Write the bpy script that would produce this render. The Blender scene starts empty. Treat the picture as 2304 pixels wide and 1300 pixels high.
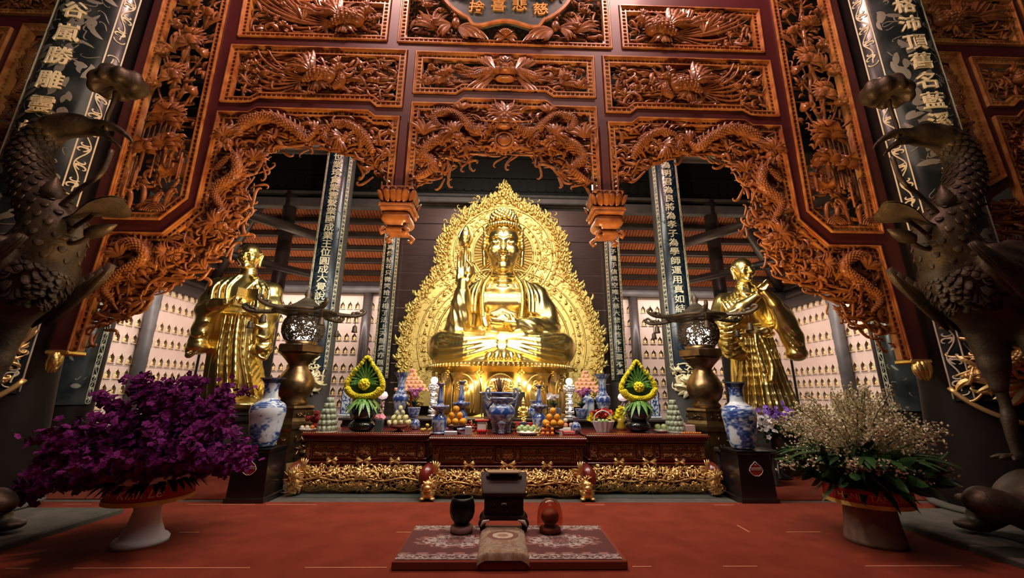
import bpy, math, random
import numpy as np
from mathutils import Vector, Matrix
import openvdb
PI=math.pi
S=bpy.context.scene
COL=S.collection
RNG=np.random.default_rng(7)
random.seed(7)
# ---------------------------------------------------------------- camera
CAM_H=1.5; CF=894.0
def _cam():
    p,y,r=[math.radians(a) for a in (14.7,1.5,.47)]
    fw=np.array([math.sin(y)*math.cos(p),math.cos(y)*math.cos(p),math.sin(p)])
    rt=np.array([math.cos(y),-math.sin(y),0.]); up=np.cross(rt,fw)
    return fw,math.cos(r)*rt+math.sin(r)*up,-math.sin(r)*rt+math.cos(r)*up
FW,RT,UP=_cam()
cd=bpy.data.cameras.new('camera'); cam=bpy.data.objects.new('camera',cd); COL.objects.link(cam)
cd.sensor_fit='HORIZONTAL'; cd.sensor_width=36; cd.lens=CF/2304*36; cd.clip_end=200
m=Matrix(((RT[0],UP[0],-FW[0],0),(RT[1],UP[1],-FW[1],0),(RT[2],UP[2],-FW[2],CAM_H),(0,0,0,1)))
cam.matrix_world=m; S.camera=cam
def at(px,py,d):
    "point of the depth plane y=d seen at a pixel of the photograph"
    v=FW+RT*(px-1152)/CF+UP*(650-py)/CF
    return np.array([0,0,CAM_H])+v*(d/v[1])
def flr(px,py,z=0.):
    v=FW+RT*(px-1152)/CF+UP*(650-py)/CF
    return np.array([0,0,CAM_H])+v*((z-CAM_H)/v[2])
# ---------------------------------------------------------------- materials
MATS={}
def mat(name,col=(.5,.5,.5),rough=.5,metal=0.,col2=None,scale=4.,detail=4.,bump=0.,bscale=30.,emit=None,estr=0.,coat=0.,trans=0.,ior=1.45,attr=False,stretch=None,spec=.5,sss=0.,contrast=(.35,.65),alpha=1.,double=False):
    m=bpy.data.materials.new(name); m.use_nodes=True; nt=m.node_tree; b=nt.nodes['Principled BSDF']
    def inp(k,v):
        if k in b.inputs: b.inputs[k].default_value=v
    c=(*col,1)
    inp('Base Color',c); inp('Roughness',rough); inp('Metallic',metal); inp('Coat Weight',coat); inp('Coat Roughness',.15)
    inp('Transmission Weight',trans); inp('IOR',ior); inp('Specular IOR Level',spec); inp('Alpha',alpha)
    L=nt.links.new
    def coords():
        t=nt.nodes.new('ShaderNodeNewGeometry'); mp=nt.nodes.new('ShaderNodeMapping'); L(t.outputs['Position'],mp.inputs['Vector'])
        if stretch: mp.inputs['Scale'].default_value=stretch
        return mp.outputs['Vector']
    if attr:
        a=nt.nodes.new('ShaderNodeAttribute'); a.attribute_name='Col'; L(a.outputs['Color'],b.inputs['Base Color'])
    elif col2 is not None:
        n=nt.nodes.new('ShaderNodeTexNoise'); n.inputs['Scale'].default_value=scale; n.inputs['Detail'].default_value=detail
        L(coords(),n.inputs['Vector'])
        r=nt.nodes.new('ShaderNodeValToRGB'); r.color_ramp.elements[0].position=contrast[0]; r.color_ramp.elements[1].position=contrast[1]
        r.color_ramp.elements[0].color=c; r.color_ramp.elements[1].color=(*col2,1)
        L(n.outputs['Fac'],r.inputs['Fac']); L(r.outputs['Color'],b.inputs['Base Color'])
    if bump:
        n2=nt.nodes.new('ShaderNodeTexNoise'); n2.inputs['Scale'].default_value=bscale; n2.inputs['Detail'].default_value=5
        L(coords(),n2.inputs['Vector'])
        bp=nt.nodes.new('ShaderNodeBump'); bp.inputs['Strength'].default_value=bump; bp.inputs['Distance'].default_value=.02
        L(n2.outputs['Fac'],bp.inputs['Height']); L(bp.outputs['Normal'],b.inputs['Normal'])
    if emit is not None:
        inp('Emission Color',(*emit,1)); inp('Emission Strength',estr)
    MATS[name]=m
    return m
# ---------------------------------------------------------------- mesh builder
def V3(*a): return np.array(a,float)
def unit(v,ax=-1):
    n=np.linalg.norm(v,axis=ax,keepdims=True); n[n<1e-9]=1
    return v/n
WLOC={}
def tagit(o,label=None,cat=None,group=None,kind=None):
    if label: o['label']=label
    if cat: o['category']=cat
    if group: o['group']=group
    if kind: o['kind']=kind
    return o
def thing(name,label,cat,loc=(0,0,0),group=None):
    o=bpy.data.objects.new(name,None); COL.objects.link(o); o.location=loc; o.empty_display_size=.1
    WLOC[o.name]=np.array(loc,float)
    return tagit(o,label,cat,group)
def link(name,me,parent=None,loc=None,**kw):
    o=bpy.data.objects.new(name,me); COL.objects.link(o)
    if parent is not None: o.parent=parent; WLOC[o.name]=WLOC[parent.name]
    elif loc is not None: o.location=loc; WLOC[o.name]=np.array(loc,float)
    else: WLOC[o.name]=np.zeros(3)
    return tagit(o,**kw)
class MB:
    def __init__(s): s.V=[];s.F=[];s.C=[];s.n=0
    def add(s,V,F,mi=0,smooth=True,col=None):
        V=np.asarray(V,float).reshape(-1,3); s.V.append(V)
        if not isinstance(F,list): F=[F]
        for f in F:
            f=np.asarray(f,int)
            if f.size: s.F.append((f+s.n,mi,smooth))
        if col is None: col=(1,1,1)
        c=np.broadcast_to(np.asarray(col,float),(len(V),3)); s.C.append(c)
        s.n+=len(V); return s
    def merge(s,o,M=None,off=None):
        V=np.concatenate(o.V) if o.V else np.zeros((0,3))
        if M is not None: V=V@np.asarray(M).T
        if off is not None: V=V+np.asarray(off)
        s.V.append(V); s.C.append(np.concatenate(o.C) if o.C else np.zeros((0,3)))
        for f,mi,sm in o.F: s.F.append((f+s.n,mi,sm))
        s.n+=len(V); return s
    def verts(s): return np.concatenate(s.V)
    def mapv(s,fn):
        s.V=[fn(np.concatenate(s.V))]; s.C=[np.concatenate(s.C)]; return s
    def flip(s):
        s.F=[(f[:,::-1],mi,sm) for f,mi,sm in s.F]; return s
    def mirx(s):
        s.mapv(lambda v:v*np.array([-1,1,1])); return s.flip()
    def mesh(s,name,mats,colors=False):
        me=bpy.data.meshes.new(name)
        V=np.concatenate(s.V) if s.V else np.zeros((0,3))
        me.vertices.add(len(V)); me.vertices.foreach_set('co',V.astype(np.float32).ravel())
        if s.F:
            lv=np.concatenate([f.ravel() for f,_,_ in s.F]); tot=np.concatenate([np.full(len(f),f.shape[1]) for f,_,_ in s.F])
            st=np.concatenate([[0],np.cumsum(tot)[:-1]])
            me.loops.add(len(lv)); me.loops.foreach_set('vertex_index',lv.astype(np.int32))
            me.polygons.add(len(tot)); me.polygons.foreach_set('loop_start',st.astype(np.int32))
            me.polygons.foreach_set('material_index',np.concatenate([np.full(len(f),mi) for f,mi,_ in s.F]).astype(np.int32))
            me.polygons.foreach_set('use_smooth',np.concatenate([np.full(len(f),sm) for f,_,sm in s.F]).astype(bool))
        if colors:
            a=me.color_attributes.new('Col','FLOAT_COLOR','POINT')
            c=np.concatenate(s.C); c=np.concatenate([c,np.ones((len(c),1))],1)
            a.data.foreach_set('color',c.astype(np.float32).ravel())
        me.update(calc_edges=True)
        for m in (mats if isinstance(mats,(list,tuple)) else [mats]): me.materials.append(m)
        return me
    def build(s,name,mats,parent=None,world=True,loc=None,colors=False,**kw):
        "geometry is given in world coordinates unless world=False"
        o0=None
        if world:
            o0=WLOC[parent.name] if parent is not None else (np.array(loc,float) if loc is not None else None)
        if o0 is not None: s.mapv(lambda v:v-o0)
        me=s.mesh(name,mats,colors)
        return link(name,me,parent,loc,**kw)
    # ---- shapes
    def box(s,c,size,mi=0,rz=0.,col=None):
        x,y,z=[a/2 for a in size]
        V=np.array([[-x,-y,-z],[x,-y,-z],[x,y,-z],[-x,y,-z],[-x,-y,z],[x,-y,z],[x,y,z],[-x,y,z]])
        if rz: V=V@np.array([[math.cos(rz),math.sin(rz),0],[-math.sin(rz),math.cos(rz),0],[0,0,1]])
        F=[[0,3,2,1],[4,5,6,7],[0,1,5,4],[1,2,6,5],[2,3,7,6],[3,0,4,7]]
        return s.add(V+np.asarray(c,float),np.array(F),mi,False,col)
    def bbox(s,c,size,b=.01,mi=0,col=None):
        "box with chamfered edges"
        x,y,z=[a/2 for a in size]; b=min(b,x*.9,y*.9,z*.9)
        V=[]
        for sx in(-1,1):
            for sy in(-1,1):
                for sz in(-1,1):
                    V+= [(sx*x,sy*(y-b),sz*(z-b)),(sx*(x-b),sy*y,sz*(z-b)),(sx*(x-b),sy*(y-b),sz*z)]
        V=np.array(V); i=lambda a,bb,cc,k:((a*2+bb)*2+cc)*3+k
        Q=[];T=[]
        def q(*l):
            P=V[list(l)]; n=np.cross(P[1]-P[0],P[2]-P[0])
            Q.append(l if np.dot(n,P.mean(0))>0 else l[::-1])
        for a in(0,1):
            q(i(a,0,0,0),i(a,1,0,0),i(a,1,1,0),i(a,0,1,0)); q(i(0,a,0,1),i(1,a,0,1),i(1,a,1,1),i(0,a,1,1)); q(i(0,0,a,2),i(1,0,a,2),i(1,1,a,2),i(0,1,a,2))
            for e in(0,1):
                q(i(a,e,0,0),i(a,e,1,0),i(a,e,1,1),i(a,e,0,1)); q(i(a,0,e,0),i(a,1,e,0),i(a,1,e,2),i(a,0,e,2)); q(i(0,a,e,1),i(1,a,e,1),i(1,a,e,2),i(0,a,e,2))
                for g in(0,1):
                    l=(i(a,e,g,0),i(a,e,g,1),i(a,e,g,2)); P=V[list(l)]; n=np.cross(P[1]-P[0],P[2]-P[0])
                    T.append(l if np.dot(n,P.mean(0))>0 else l[::-1])
        return s.add(V+np.asarray(c,float),[np.array(Q),np.array(T)],mi,False,col)
    def tubes(s,P,R,n=6,ref=(0,-1,0),flat=1.,mi=0,closed=False,cap=True,smooth=True,col=None,phase=0.):
        "P (K,M,3) centre lines, R (K,M) radii; flat scales the section along ref"
        P=np.asarray(P,float)
        if P.ndim==2: P=P[None]; R=np.asarray(R,float)[None] if np.ndim(R)==1 else R
        K,M,_=P.shape; R=np.broadcast_to(np.asarray(R,float),(K,M))
        T=unit(np.roll(P,-1,1)-np.roll(P,1,1)) if closed else unit(np.gradient(P,axis=1))
        ref=np.broadcast_to(np.asarray(ref,float),(K,M,3))
        N=np.cross(T,ref); ln=np.linalg.norm(N,axis=-1,keepdims=True)
        alt=np.cross(T,np.broadcast_to(np.array([.31,.12,.94]),(K,M,3)))
        N=unit(np.where(ln<.05,alt,N)); B=unit(np.cross(N,T))
        a=np.arange(n)/n*2*PI+phase
        ring=(N[:,:,None,:]*np.cos(a)[None,None,:,None]+B[:,:,None,:]*np.sin(a)[None,None,:,None]*flat)*R[:,:,None,None]+P[:,:,None,:]
        V=ring.reshape(-1,3)
        k=np.arange(K)[:,None,None]*M*n; mm=np.arange(M if closed else M-1)[None,:,None]; j=np.arange(n)[None,None,:]
        m2=(mm+1)%M; j2=(j+1)%n
        F=np.stack(np.broadcast_arrays(k+mm*n+j,k+m2*n+j,k+m2*n+j2,k+mm*n+j2),-1).reshape(-1,4)
        Fs=[F]
        if cap and not closed:
            kk=np.arange(K)[:,None]*M*n; jj=np.arange(n)[None,:]
            Fs.append((kk+jj)); Fs.append(kk+(M-1)*n+jj[:,::-1])
        if col is not None and np.ndim(col)==2: col=np.repeat(np.asarray(col),M*n,0)
        return s.add(V,Fs,mi,smooth,col)
    def tube(s,pts,r,n=8,**kw):
        pts=np.asarray(pts,float); r=np.broadcast_to(np.asarray(r,float),(len(pts),))
        return s.tubes(pts[None],r[None],n,**kw)
    def bar(s,a,b,r,n=8,r2=None,**kw):
        return s.tube([a,b],[r,r if r2 is None else r2],n,**kw)
    def lathe(s,prof,c=(0,0,0),n=32,mi=0,smooth=True,col=None,sq=None,cap=True,a0=0.):
        "prof list of (r,z)"
        prof=np.asarray(prof,float); M=len(prof); a=np.arange(n)/n*2*PI+a0
        k=np.ones(n)
        if sq: k=np.minimum(1/np.maximum(np.abs(np.cos(a)),1e-6),1/np.maximum(np.abs(np.sin(a)),1e-6))
        V=np.stack([prof[:,0][:,None]*np.cos(a)*k,prof[:,0][:,None]*np.sin(a)*k,np.repeat(prof[:,1][:,None],n,1)],-1)+np.asarray(c,float)
        mm=np.arange(M-1)[:,None]; j=np.arange(n)[None,:]; j2=(j+1)%n
        F=np.stack(np.broadcast_arrays(mm*n+j,mm*n+j2,(mm+1)*n+j2,(mm+1)*n+j),-1).reshape(-1,4)
        Fs=[F]
        if cap: Fs+= [np.arange(n)[None,::-1],(np.arange(n)+(M-1)*n)[None]]
        cc=None
        if col is not None:
            col=np.asarray(col,float); cc=np.repeat(col,n,0) if (col.ndim==2 and len(col)==M) else (col.reshape(-1,3) if col.ndim==3 else col)
        return s.add(V.reshape(-1,3),Fs,mi,smooth,cc)
    def grid(s,fn,nu,nv,mi=0,smooth=True,col=None,wrapu=False):
        u=np.linspace(0,1,nu,endpoint=not wrapu); v=np.linspace(0,1,nv); U,W=np.meshgrid(u,v,indexing='ij')
        P=fn(U,W); V=np.stack(np.broadcast_arrays(*P),-1).reshape(-1,3)
        i=np.arange(nu if wrapu else nu-1)[:,None]; j=np.arange(nv-1)[None,:]; i2=(i+1)%nu
        F=np.stack(np.broadcast_arrays(i*nv+j,i2*nv+j,i2*nv+j+1,i*nv+j+1),-1).reshape(-1,4)
        if callable(col): col=np.stack(np.broadcast_arrays(*col(U,W)),-1).reshape(-1,3)
        return s.add(V,F,mi,smooth,col)
    def inst(s,src,mats,mi=0,cols=None):
        "src=(V,F,smooth); mats list of 3x4"
        V,F,sm=src; Mx=np.asarray(mats,float); K=len(Mx)
        if K==0: return s
        W=np.einsum('kij,vj->kvi',Mx[:,:,:3],V)+Mx[:,None,:,3]
        Fs=[]
        for f in (F if isinstance(F,list) else [F]):
            f=np.asarray(f); Fs.append((f[None]+np.arange(K)[:,None,None]*len(V)).reshape(-1,f.shape[1]))
        c=None
        if cols is not None: c=np.repeat(np.asarray(cols,float),len(V),0)
        return s.add(W.reshape(-1,3),Fs,mi,sm,c)
    def ball(s,c,r,nu=16,nv=10,mi=0,col=None,rot=None):
        src=SPH(nu,nv); r=np.broadcast_to(np.asarray(r,float),(3,))
        V=src[0]*r
        if rot is not None: V=V@np.asarray(rot).T
        return s.add(V+np.asarray(c,float),src[1],mi,True,col)
_SPH={}
def SPH(nu=16,nv=10):
    if (nu,nv) not in _SPH:
        th=np.linspace(0,PI,nv+1)[1:-1]; ph=np.arange(nu)/nu*2*PI
        V=[np.stack([np.sin(t)*np.cos(ph),np.sin(t)*np.sin(ph),np.full(nu,math.cos(t))],-1) for t in th]
        V=np.concatenate(V+[np.array([[0,0,1.],[0,0,-1.]])]); top=(nv-1)*nu
        i=np.arange(nv-2)[:,None]; j=np.arange(nu)[None]; j2=(j+1)%nu
        Q=np.stack(np.broadcast_arrays(i*nu+j,(i+1)*nu+j,(i+1)*nu+j2,i*nu+j2),-1).reshape(-1,4)
        j=np.arange(nu); T=np.concatenate([np.stack([np.full(nu,top),j,(j+1)%nu],-1),np.stack([np.full(nu,top+1),(nv-2)*nu+(j+1)%nu,(nv-2)*nu+j],-1)])
        _SPH[(nu,nv)]=(V,[Q,T],True)
    return _SPH[(nu,nv)]
def rotm(rx=0,ry=0,rz=0):
    from mathutils import Euler
    return np.array(Euler((rx,ry,rz)).to_matrix())
def xf(R,t):
    M=np.zeros((3,4)); M[:,:3]=R; M[:,3]=t; return M
def axes(zdir,up=(0,0,1)):
    "rotation whose local z points along zdir"
    z=unit(np.asarray(zdir,float)); u=np.asarray(up,float)
    if abs(np.dot(z,u))>.98: u=np.array([0,1.,0]) if abs(z[1])<.9 else np.array([1.,0,0])
    x=unit(np.cross(u,z)); y=np.cross(z,x); return np.stack([x,y,z],1)
def spline(pts,n,closed=False):
    "Catmull-Rom through points"
    P=np.asarray(pts,float); K=len(P)
    if closed: Q=np.concatenate([P[-1:],P,P[:2]]); segs=K
    else: Q=np.concatenate([2*P[:1]-P[1:2],P,2*P[-1:]-P[-2:-1]]); segs=K-1
    t=np.linspace(0,segs,n,endpoint=not closed); i=np.minimum(t.astype(int),segs-1); f=(t-i)[:,None]
    a,b,c,d=Q[i],Q[i+1],Q[i+2],Q[i+3]
    return .5*((2*b)+(-a+c)*f+(2*a-5*b+4*c-d)*f**2+(-a+3*b-3*c+d)*f**3)
def lerp(a,b,t): return a+(b-a)*t
# curve-fill helper: outlines (lists of 2-D points) with holes -> extruded plate
def plate(outlines,depth,bevel=0.,frame=None,mb=None,mi=0):
    "2-D outlines in (u,v); frame=(origin,U,V): world = o+u*U+v*V, thickness along UxV both ways (total depth)"
    cu=bpy.data.curves.new('tmp','CURVE'); cu.dimensions='2D'; cu.fill_mode='BOTH'; cu.extrude=max(depth/2-bevel,0.0001); cu.bevel_depth=bevel; cu.bevel_resolution=0; cu.offset=-bevel
    for ol in outlines:
        sp=cu.splines.new('POLY'); sp.points.add(len(ol)-1); sp.use_cyclic_u=True
        for p,q in zip(sp.points,ol): p.co=(q[0],q[1],0,1)
    return _curve_to_mb(cu,frame,mb,mi)
def _curve_to_mb(cu,frame,mb,mi,smooth=False):
    o=bpy.data.objects.new('tmp',cu); COL.objects.link(o)
    dg=bpy.context.evaluated_depsgraph_get(); me=bpy.data.meshes.new_from_object(o.evaluated_get(dg))
    V=np.empty(len(me.vertices)*3,np.float32); me.vertices.foreach_get('co',V); V=V.reshape(-1,3).astype(float)
    lt=np.empty(len(me.polygons),np.int32); me.polygons.foreach_get('loop_total',lt)
    lv=np.empty(len(me.loops),np.int32); me.loops.foreach_get('vertex_index',lv)
    st=np.concatenate([[0],np.cumsum(lt)[:-1]]).astype(int); Fs=[]
    for k in np.unique(lt):
        ii=st[lt==k]; Fs.append(lv[ii[:,None]+np.arange(k)[None]])
    bpy.data.objects.remove(o); bpy.data.curves.remove(cu); bpy.data.meshes.remove(me)
    if frame is not None:
        oo,U,W=[np.asarray(a,float) for a in frame]; N=np.cross(U,W)
        V=oo+V[:,:1]*U+V[:,1:2]*W+V[:,2:3]*N
    if mb is None: mb=MB()
    mb.add(V,Fs,mi,smooth); return mb
def text(body,size,depth=.01,frame=None,mb=None,mi=0,align='CENTER',res=2,bold=0.,shear=0.,warp=None):
    cu=bpy.data.curves.new('tmp','FONT'); cu.body=body; cu.size=size; cu.extrude=depth/2; cu.align_x=align; cu.align_y='CENTER'; cu.resolution_u=res; cu.offset=bold*size; cu.shear=shear
    if warp is None: return _curve_to_mb(cu,frame,mb,mi)
    t=_curve_to_mb(cu,None,None,mi); t.mapv(warp)
    if mb is None: return t
    return mb.merge(t)
# ---------------------------------------------------------------- signed-distance sculpting
class Sdf:
    def __init__(s,lo,hi,vox):
        s.lo=np.asarray(lo,float); s.vox=vox
        n=np.ceil((np.asarray(hi,float)-s.lo)/vox).astype(int)+1
        s.ax=[(s.lo[i]+np.arange(n[i])*vox).astype(np.float32) for i in range(3)]
        s.f=np.full(n,.5,np.float32)
    def reg(s,lo,hi):
        sl=[]
        for i in range(3):
            a=int(max(0,math.floor((lo[i]-s.lo[i])/s.vox))); b=int(min(len(s.ax[i]),math.ceil((hi[i]-s.lo[i])/s.vox)+1)); sl.append(slice(a,max(a,b)))
        return tuple(sl),(s.ax[0][sl[0]][:,None,None],s.ax[1][sl[1]][None,:,None],s.ax[2][sl[2]][None,None,:])
    def put(s,fn,lo,hi,k=.03,op='u'):
        pad=k+3*s.vox; lo=np.asarray(lo,float)-pad; hi=np.asarray(hi,float)+pad
        sl,(x,y,z)=s.reg(lo,hi)
        if any(t.stop<=t.start for t in sl): return s
        a=s.f[sl]; b=np.asarray(fn(x,y,z),np.float32)
        if op=='u':
            h=np.clip(.5+.5*(a-b)/k,0,1) if k>0 else (a>b); s.f[sl]=a+(b-a)*h-k*h*(1-h)
        elif op=='s':
            b=-b; h=np.clip(.5-.5*(a-b)/k,0,1); s.f[sl]=a+(b-a)*h+k*h*(1-h)
        elif op=='i':
            h=np.clip(.5-.5*(a-b)/k,0,1); s.f[sl]=a+(b-a)*h+k*h*(1-h)
        return s
    def ell(s,c,r,rot=None,k=.03,op='u'):
        c=np.asarray(c,float); r=np.broadcast_to(np.asarray(r,float),(3,)); R=np.eye(3) if rot is None else np.asarray(rot)
        ext=np.sqrt(((R*r[None])**2).sum(1))
        def fn(x,y,z):
            x=x-c[0];y=y-c[1];z=z-c[2]
            q=[(R[0,i]*x+R[1,i]*y+R[2,i]*z)/r[i] for i in range(3)]
            k0=np.sqrt(q[0]**2+q[1]**2+q[2]**2)+1e-6; k1=np.sqrt((q[0]/r[0])**2+(q[1]/r[1])**2+(q[2]/r[2])**2)+1e-6
            return k0*(k0-1)/k1
        return s.put(fn,c-ext,c+ext,k,op)
    def cap(s,a,b,ra,rb=None,k=.03,op='u',sq=(1,1,1)):
        a=np.asarray(a,float);b=np.asarray(b,float); rb=ra if rb is None else rb; q=np.asarray(sq,float)
        ba=(b-a)/q; L=float(ba@ba)+1e-9; m=max(ra,rb)
        def fn(x,y,z):
            x=(x-a[0])/q[0];y=(y-a[1])/q[1];z=(z-a[2])/q[2]
            t=np.clip((x*ba[0]+y*ba[1]+z*ba[2])/L,0,1)
            return np.sqrt((x-ba[0]*t)**2+(y-ba[1]*t)**2+(z-ba[2]*t)**2)-(ra+(rb-ra)*t)
        return s.put(fn,np.minimum(a,b)-m*q,np.maximum(a,b)+m*q,k,op)
    def chain(s,pts,rad,k=.02,op='u',sq=(1,1,1)):
        rad=np.broadcast_to(np.asarray(rad,float),(len(pts),))
        for i in range(len(pts)-1): s.cap(pts[i],pts[i+1],rad[i],rad[i+1],k,op,sq)
        return s
    def box(s,c,h,rot=None,r=.02,k=.02,op='u'):
        c=np.asarray(c,float); h=np.asarray(h,float); R=np.eye(3) if rot is None else np.asarray(rot)
        ext=(np.abs(R)*h[None]).sum(1)
        def fn(x,y,z):
            x=x-c[0];y=y-c[1];z=z-c[2]
            d=[np.abs(R[0,i]*x+R[1,i]*y+R[2,i]*z)-h[i]+r for i in range(3)]
            return np.sqrt(sum(np.maximum(e,0)**2 for e in d))+np.minimum(np.maximum(np.maximum(d[0],d[1]),d[2]),0)-r
        return s.put(fn,c-ext,c+ext,k,op)
    def warp(s,fn,lo,hi):
        sl,(x,y,z)=s.reg(lo,hi); s.f[sl]=s.f[sl]+np.asarray(fn(x,y,z),np.float32); return s
    def tomb(s,mb=None,mi=0,smooth=1):
        f=s.f
        for _ in range(smooth):
            for ax in range(3):
                g=f.copy(); sl=[slice(None)]*3
                a=list(sl);b=list(sl);c=list(sl); a[ax]=slice(0,-2);b[ax]=slice(1,-1);c[ax]=slice(2,None)
                g[tuple(b)]=.25*f[tuple(a)]+.5*f[tuple(b)]+.25*f[tuple(c)]; f=g
        g=openvdb.FloatGrid(.5); g.copyFromArray(f)
        P,Q=g.convertToQuads(isovalue=0.)
        P=P.astype(float)*s.vox+s.lo
        if mb is None: mb=MB()
        return mb.add(P,Q.astype(int)[:,::-1] if VDBFLIP else Q.astype(int),mi,True)
VDBFLIP=False
# ================================================================ materials shared
M_carpet=mat('red carpet',(.185,.034,.017),.95,col2=(.145,.025,.012),scale=3,bump=.25,bscale=220,spec=.15)
M_stone=mat('grey stone',(.055,.055,.045),.85,col2=(.085,.08,.068),scale=6,bump=.15,bscale=40)
M_nwall=mat('pink plaster wall',(.62,.47,.40),.75,col2=(.68,.53,.46),scale=1.2)
M_ndark=mat('shaded niche recess',(.30,.20,.14),.8)  # wall colour darkened to put shade inside the niches
M_ntrim=mat('niche surround',(.62,.50,.37),.6)
M_darkwood=mat('dark stained timber',(.030,.023,.022),.42,col2=(.045,.033,.03),scale=3,stretch=(1,1,6),coat=.15)
M_plank=mat('brown plank',(.040,.022,.018),.35,col2=(.055,.032,.025),scale=4,stretch=(.5,1,8),coat=.2)
M_tile=mat('terracotta roof tile',(.36,.10,.032),.7,col2=(.24,.06,.02),scale=9)
M_grey=mat('grey beam',(.10,.095,.095),.5,col2=(.07,.066,.066),scale=3)
M_col=mat('dark column lacquer',(.010,.007,.007),.5,col2=(.014,.010,.009),scale=3,spec=.12)
M_lacq=mat('burgundy lacquer',(.088,.014,.016),.46,col2=(.068,.011,.012),scale=1.6,coat=.08)
M_carve=mat('gilded carved wood',(.38,.135,.036),.40,col2=(.16,.048,.018),scale=7,coat=.25,contrast=(.3,.7))
M_edge=mat('gilt moulding',(.54,.24,.07),.38,col2=(.34,.10,.03),scale=6,coat=.2)
M_gold=mat('polished gold',(.93,.73,.30),.28,1.,bump=.05,bscale=9)
M_goldc=mat('chased gold leaf',(.95,.73,.25),.36,1.,bump=.5,bscale=60)
M_goldr=mat('rough gilding',(.93,.70,.25),.34,1.,bump=.3,bscale=40)
M_black=mat('black lacquer',(.010,.014,.016),.22,col2=(.05,.058,.06),scale=2.2,contrast=(.45,.75),coat=.4)
M_navy=mat('navy lacquer',(.006,.014,.028),.25,col2=(.03,.05,.075),scale=3.5,contrast=(.5,.8),coat=.4)
M_cream=mat('inlaid mother of pearl',(.72,.68,.52),.35)
M_giltch=mat('gilt lettering',(.92,.80,.52),.35,.15); M_goldb=mat('gilt carving',(.80,.56,.24),.36,.8)
M_bronze=mat('dark bronze',(.045,.033,.024),.5,.55,col2=(.10,.072,.048),scale=5,bump=.3,bscale=30)
M_brass=mat('aged bronze',(.30,.19,.09),.33,.95,col2=(.16,.10,.055),scale=6,bump=.15,bscale=20)
# ================================================================ floor
b=MB(); b.box((0,5,-.05),(34,30,.1)); b.build('floor',M_stone,kind='structure')
b=MB(); b.box((0,.74,.006),(26,10.9,.012)); b.box((-8.3,8.0,.006),(9.4,3.3,.012)); b.box((8.6,7.8,.006),(9.2,2.9,.012))
o=b.build('carpet',M_carpet,label='large red carpet covering the hall floor in front of the altar',cat='carpet')
b=MB()
def frayed(x0,x1,y,z=.014,step=.5,den=.6,alongy=False):
    x=x0
    while x<x1:
        l=random.uniform(.15,step)
        if random.random()<den:
            c=(x+l/2,y,z) if not alongy else (y,x+l/2,z)
            b.box(c,(l,.012,.004) if not alongy else (.012,l,.004))
        x+=l
for y,d in((4.02,.5),(4.93,.22),(6.05,.3),(3.0,.5)): frayed(-6,-1,y,den=d); frayed(1.2,6,y,den=d*.8)
frayed(4.4,6.,2.82,den=.35,alongy=True); frayed(2.8,4.6,4.95,den=.25)
b.build('carpet_seam',mat('frayed carpet edge',(.55,.24,.14),.95),parent=o)
# ================================================================ niche walls
NW,NPX=.205,.31
def arch_outline(w,h,n=9):
    "ogee arch in (u,v), base at v=-h/2, clockwise from bottom left"
    hw=w/2; L=[(-hw,-h/2),(-hw,-.02*h)]
    L+= [(-hw*math.cos(t)*1.0-0*hw,-.02*h+.26*h*math.sin(t)) for t in np.linspace(.25,1.0,4)]
    L+= [(-hw*.16,.34*h),(0,.5*h)]
    R=[(-u,v) for u,v in L[:-1]][::-1]
    return np.array(L+R)
def niche_cell(w,h):
    "cell w x h with recessed arch; local (u,v,depth) facing -depth; mats 0 wall 1 trim 2 dark"
    mb=MB(); A=arch_outline(NW*1.22,.41); B=arch_outline(NW*.86,.345); B[:,1]-=.012
    n=len(A); sc=np.maximum(np.abs(A[:,0])/(w/2),np.abs(A[:,1])/(h/2)); O=A/sc[:,None]
    ins=[]
    for q,(sx,sy) in enumerate(((-1,-1),(-1,1),(1,1),(1,-1))): pass
    def ring(P,Q,zp,zq,mi):
        V=np.concatenate([np.column_stack([P,np.full(n,zp)]),np.column_stack([Q,np.full(n,zq)])]); i=np.arange(n); j=(i+1)%n
        mb.add(V,np.stack([i,j,j+n,i+n],-1)[:,::-1] if False else np.stack([i,j,n+j,n+i],-1),mi,False)
    # outer rect points incl. corners
    corners=[(-w/2,-h/2),(-w/2,h/2),(w/2,h/2),(w/2,-h/2)]
    O2=O.copy()
    for cx,cy in corners:
        k=np.argmin(np.hypot(O[:,0]-cx,O[:,1]-cy)); O2[k]=(cx,cy)
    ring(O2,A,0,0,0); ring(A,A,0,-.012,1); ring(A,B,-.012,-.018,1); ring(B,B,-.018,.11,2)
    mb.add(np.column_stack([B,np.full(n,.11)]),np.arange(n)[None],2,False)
    mb.box((0,-.175,-.02),(NW*1.1,.018,.05),1)
    return mb
ROWS=[(5.03,.56),(4.47,.56),(3.72,.56),(3.17,.56),(2.50,.50),(2.02,.48),(1.55,.46),(1.10,.46)]
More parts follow.
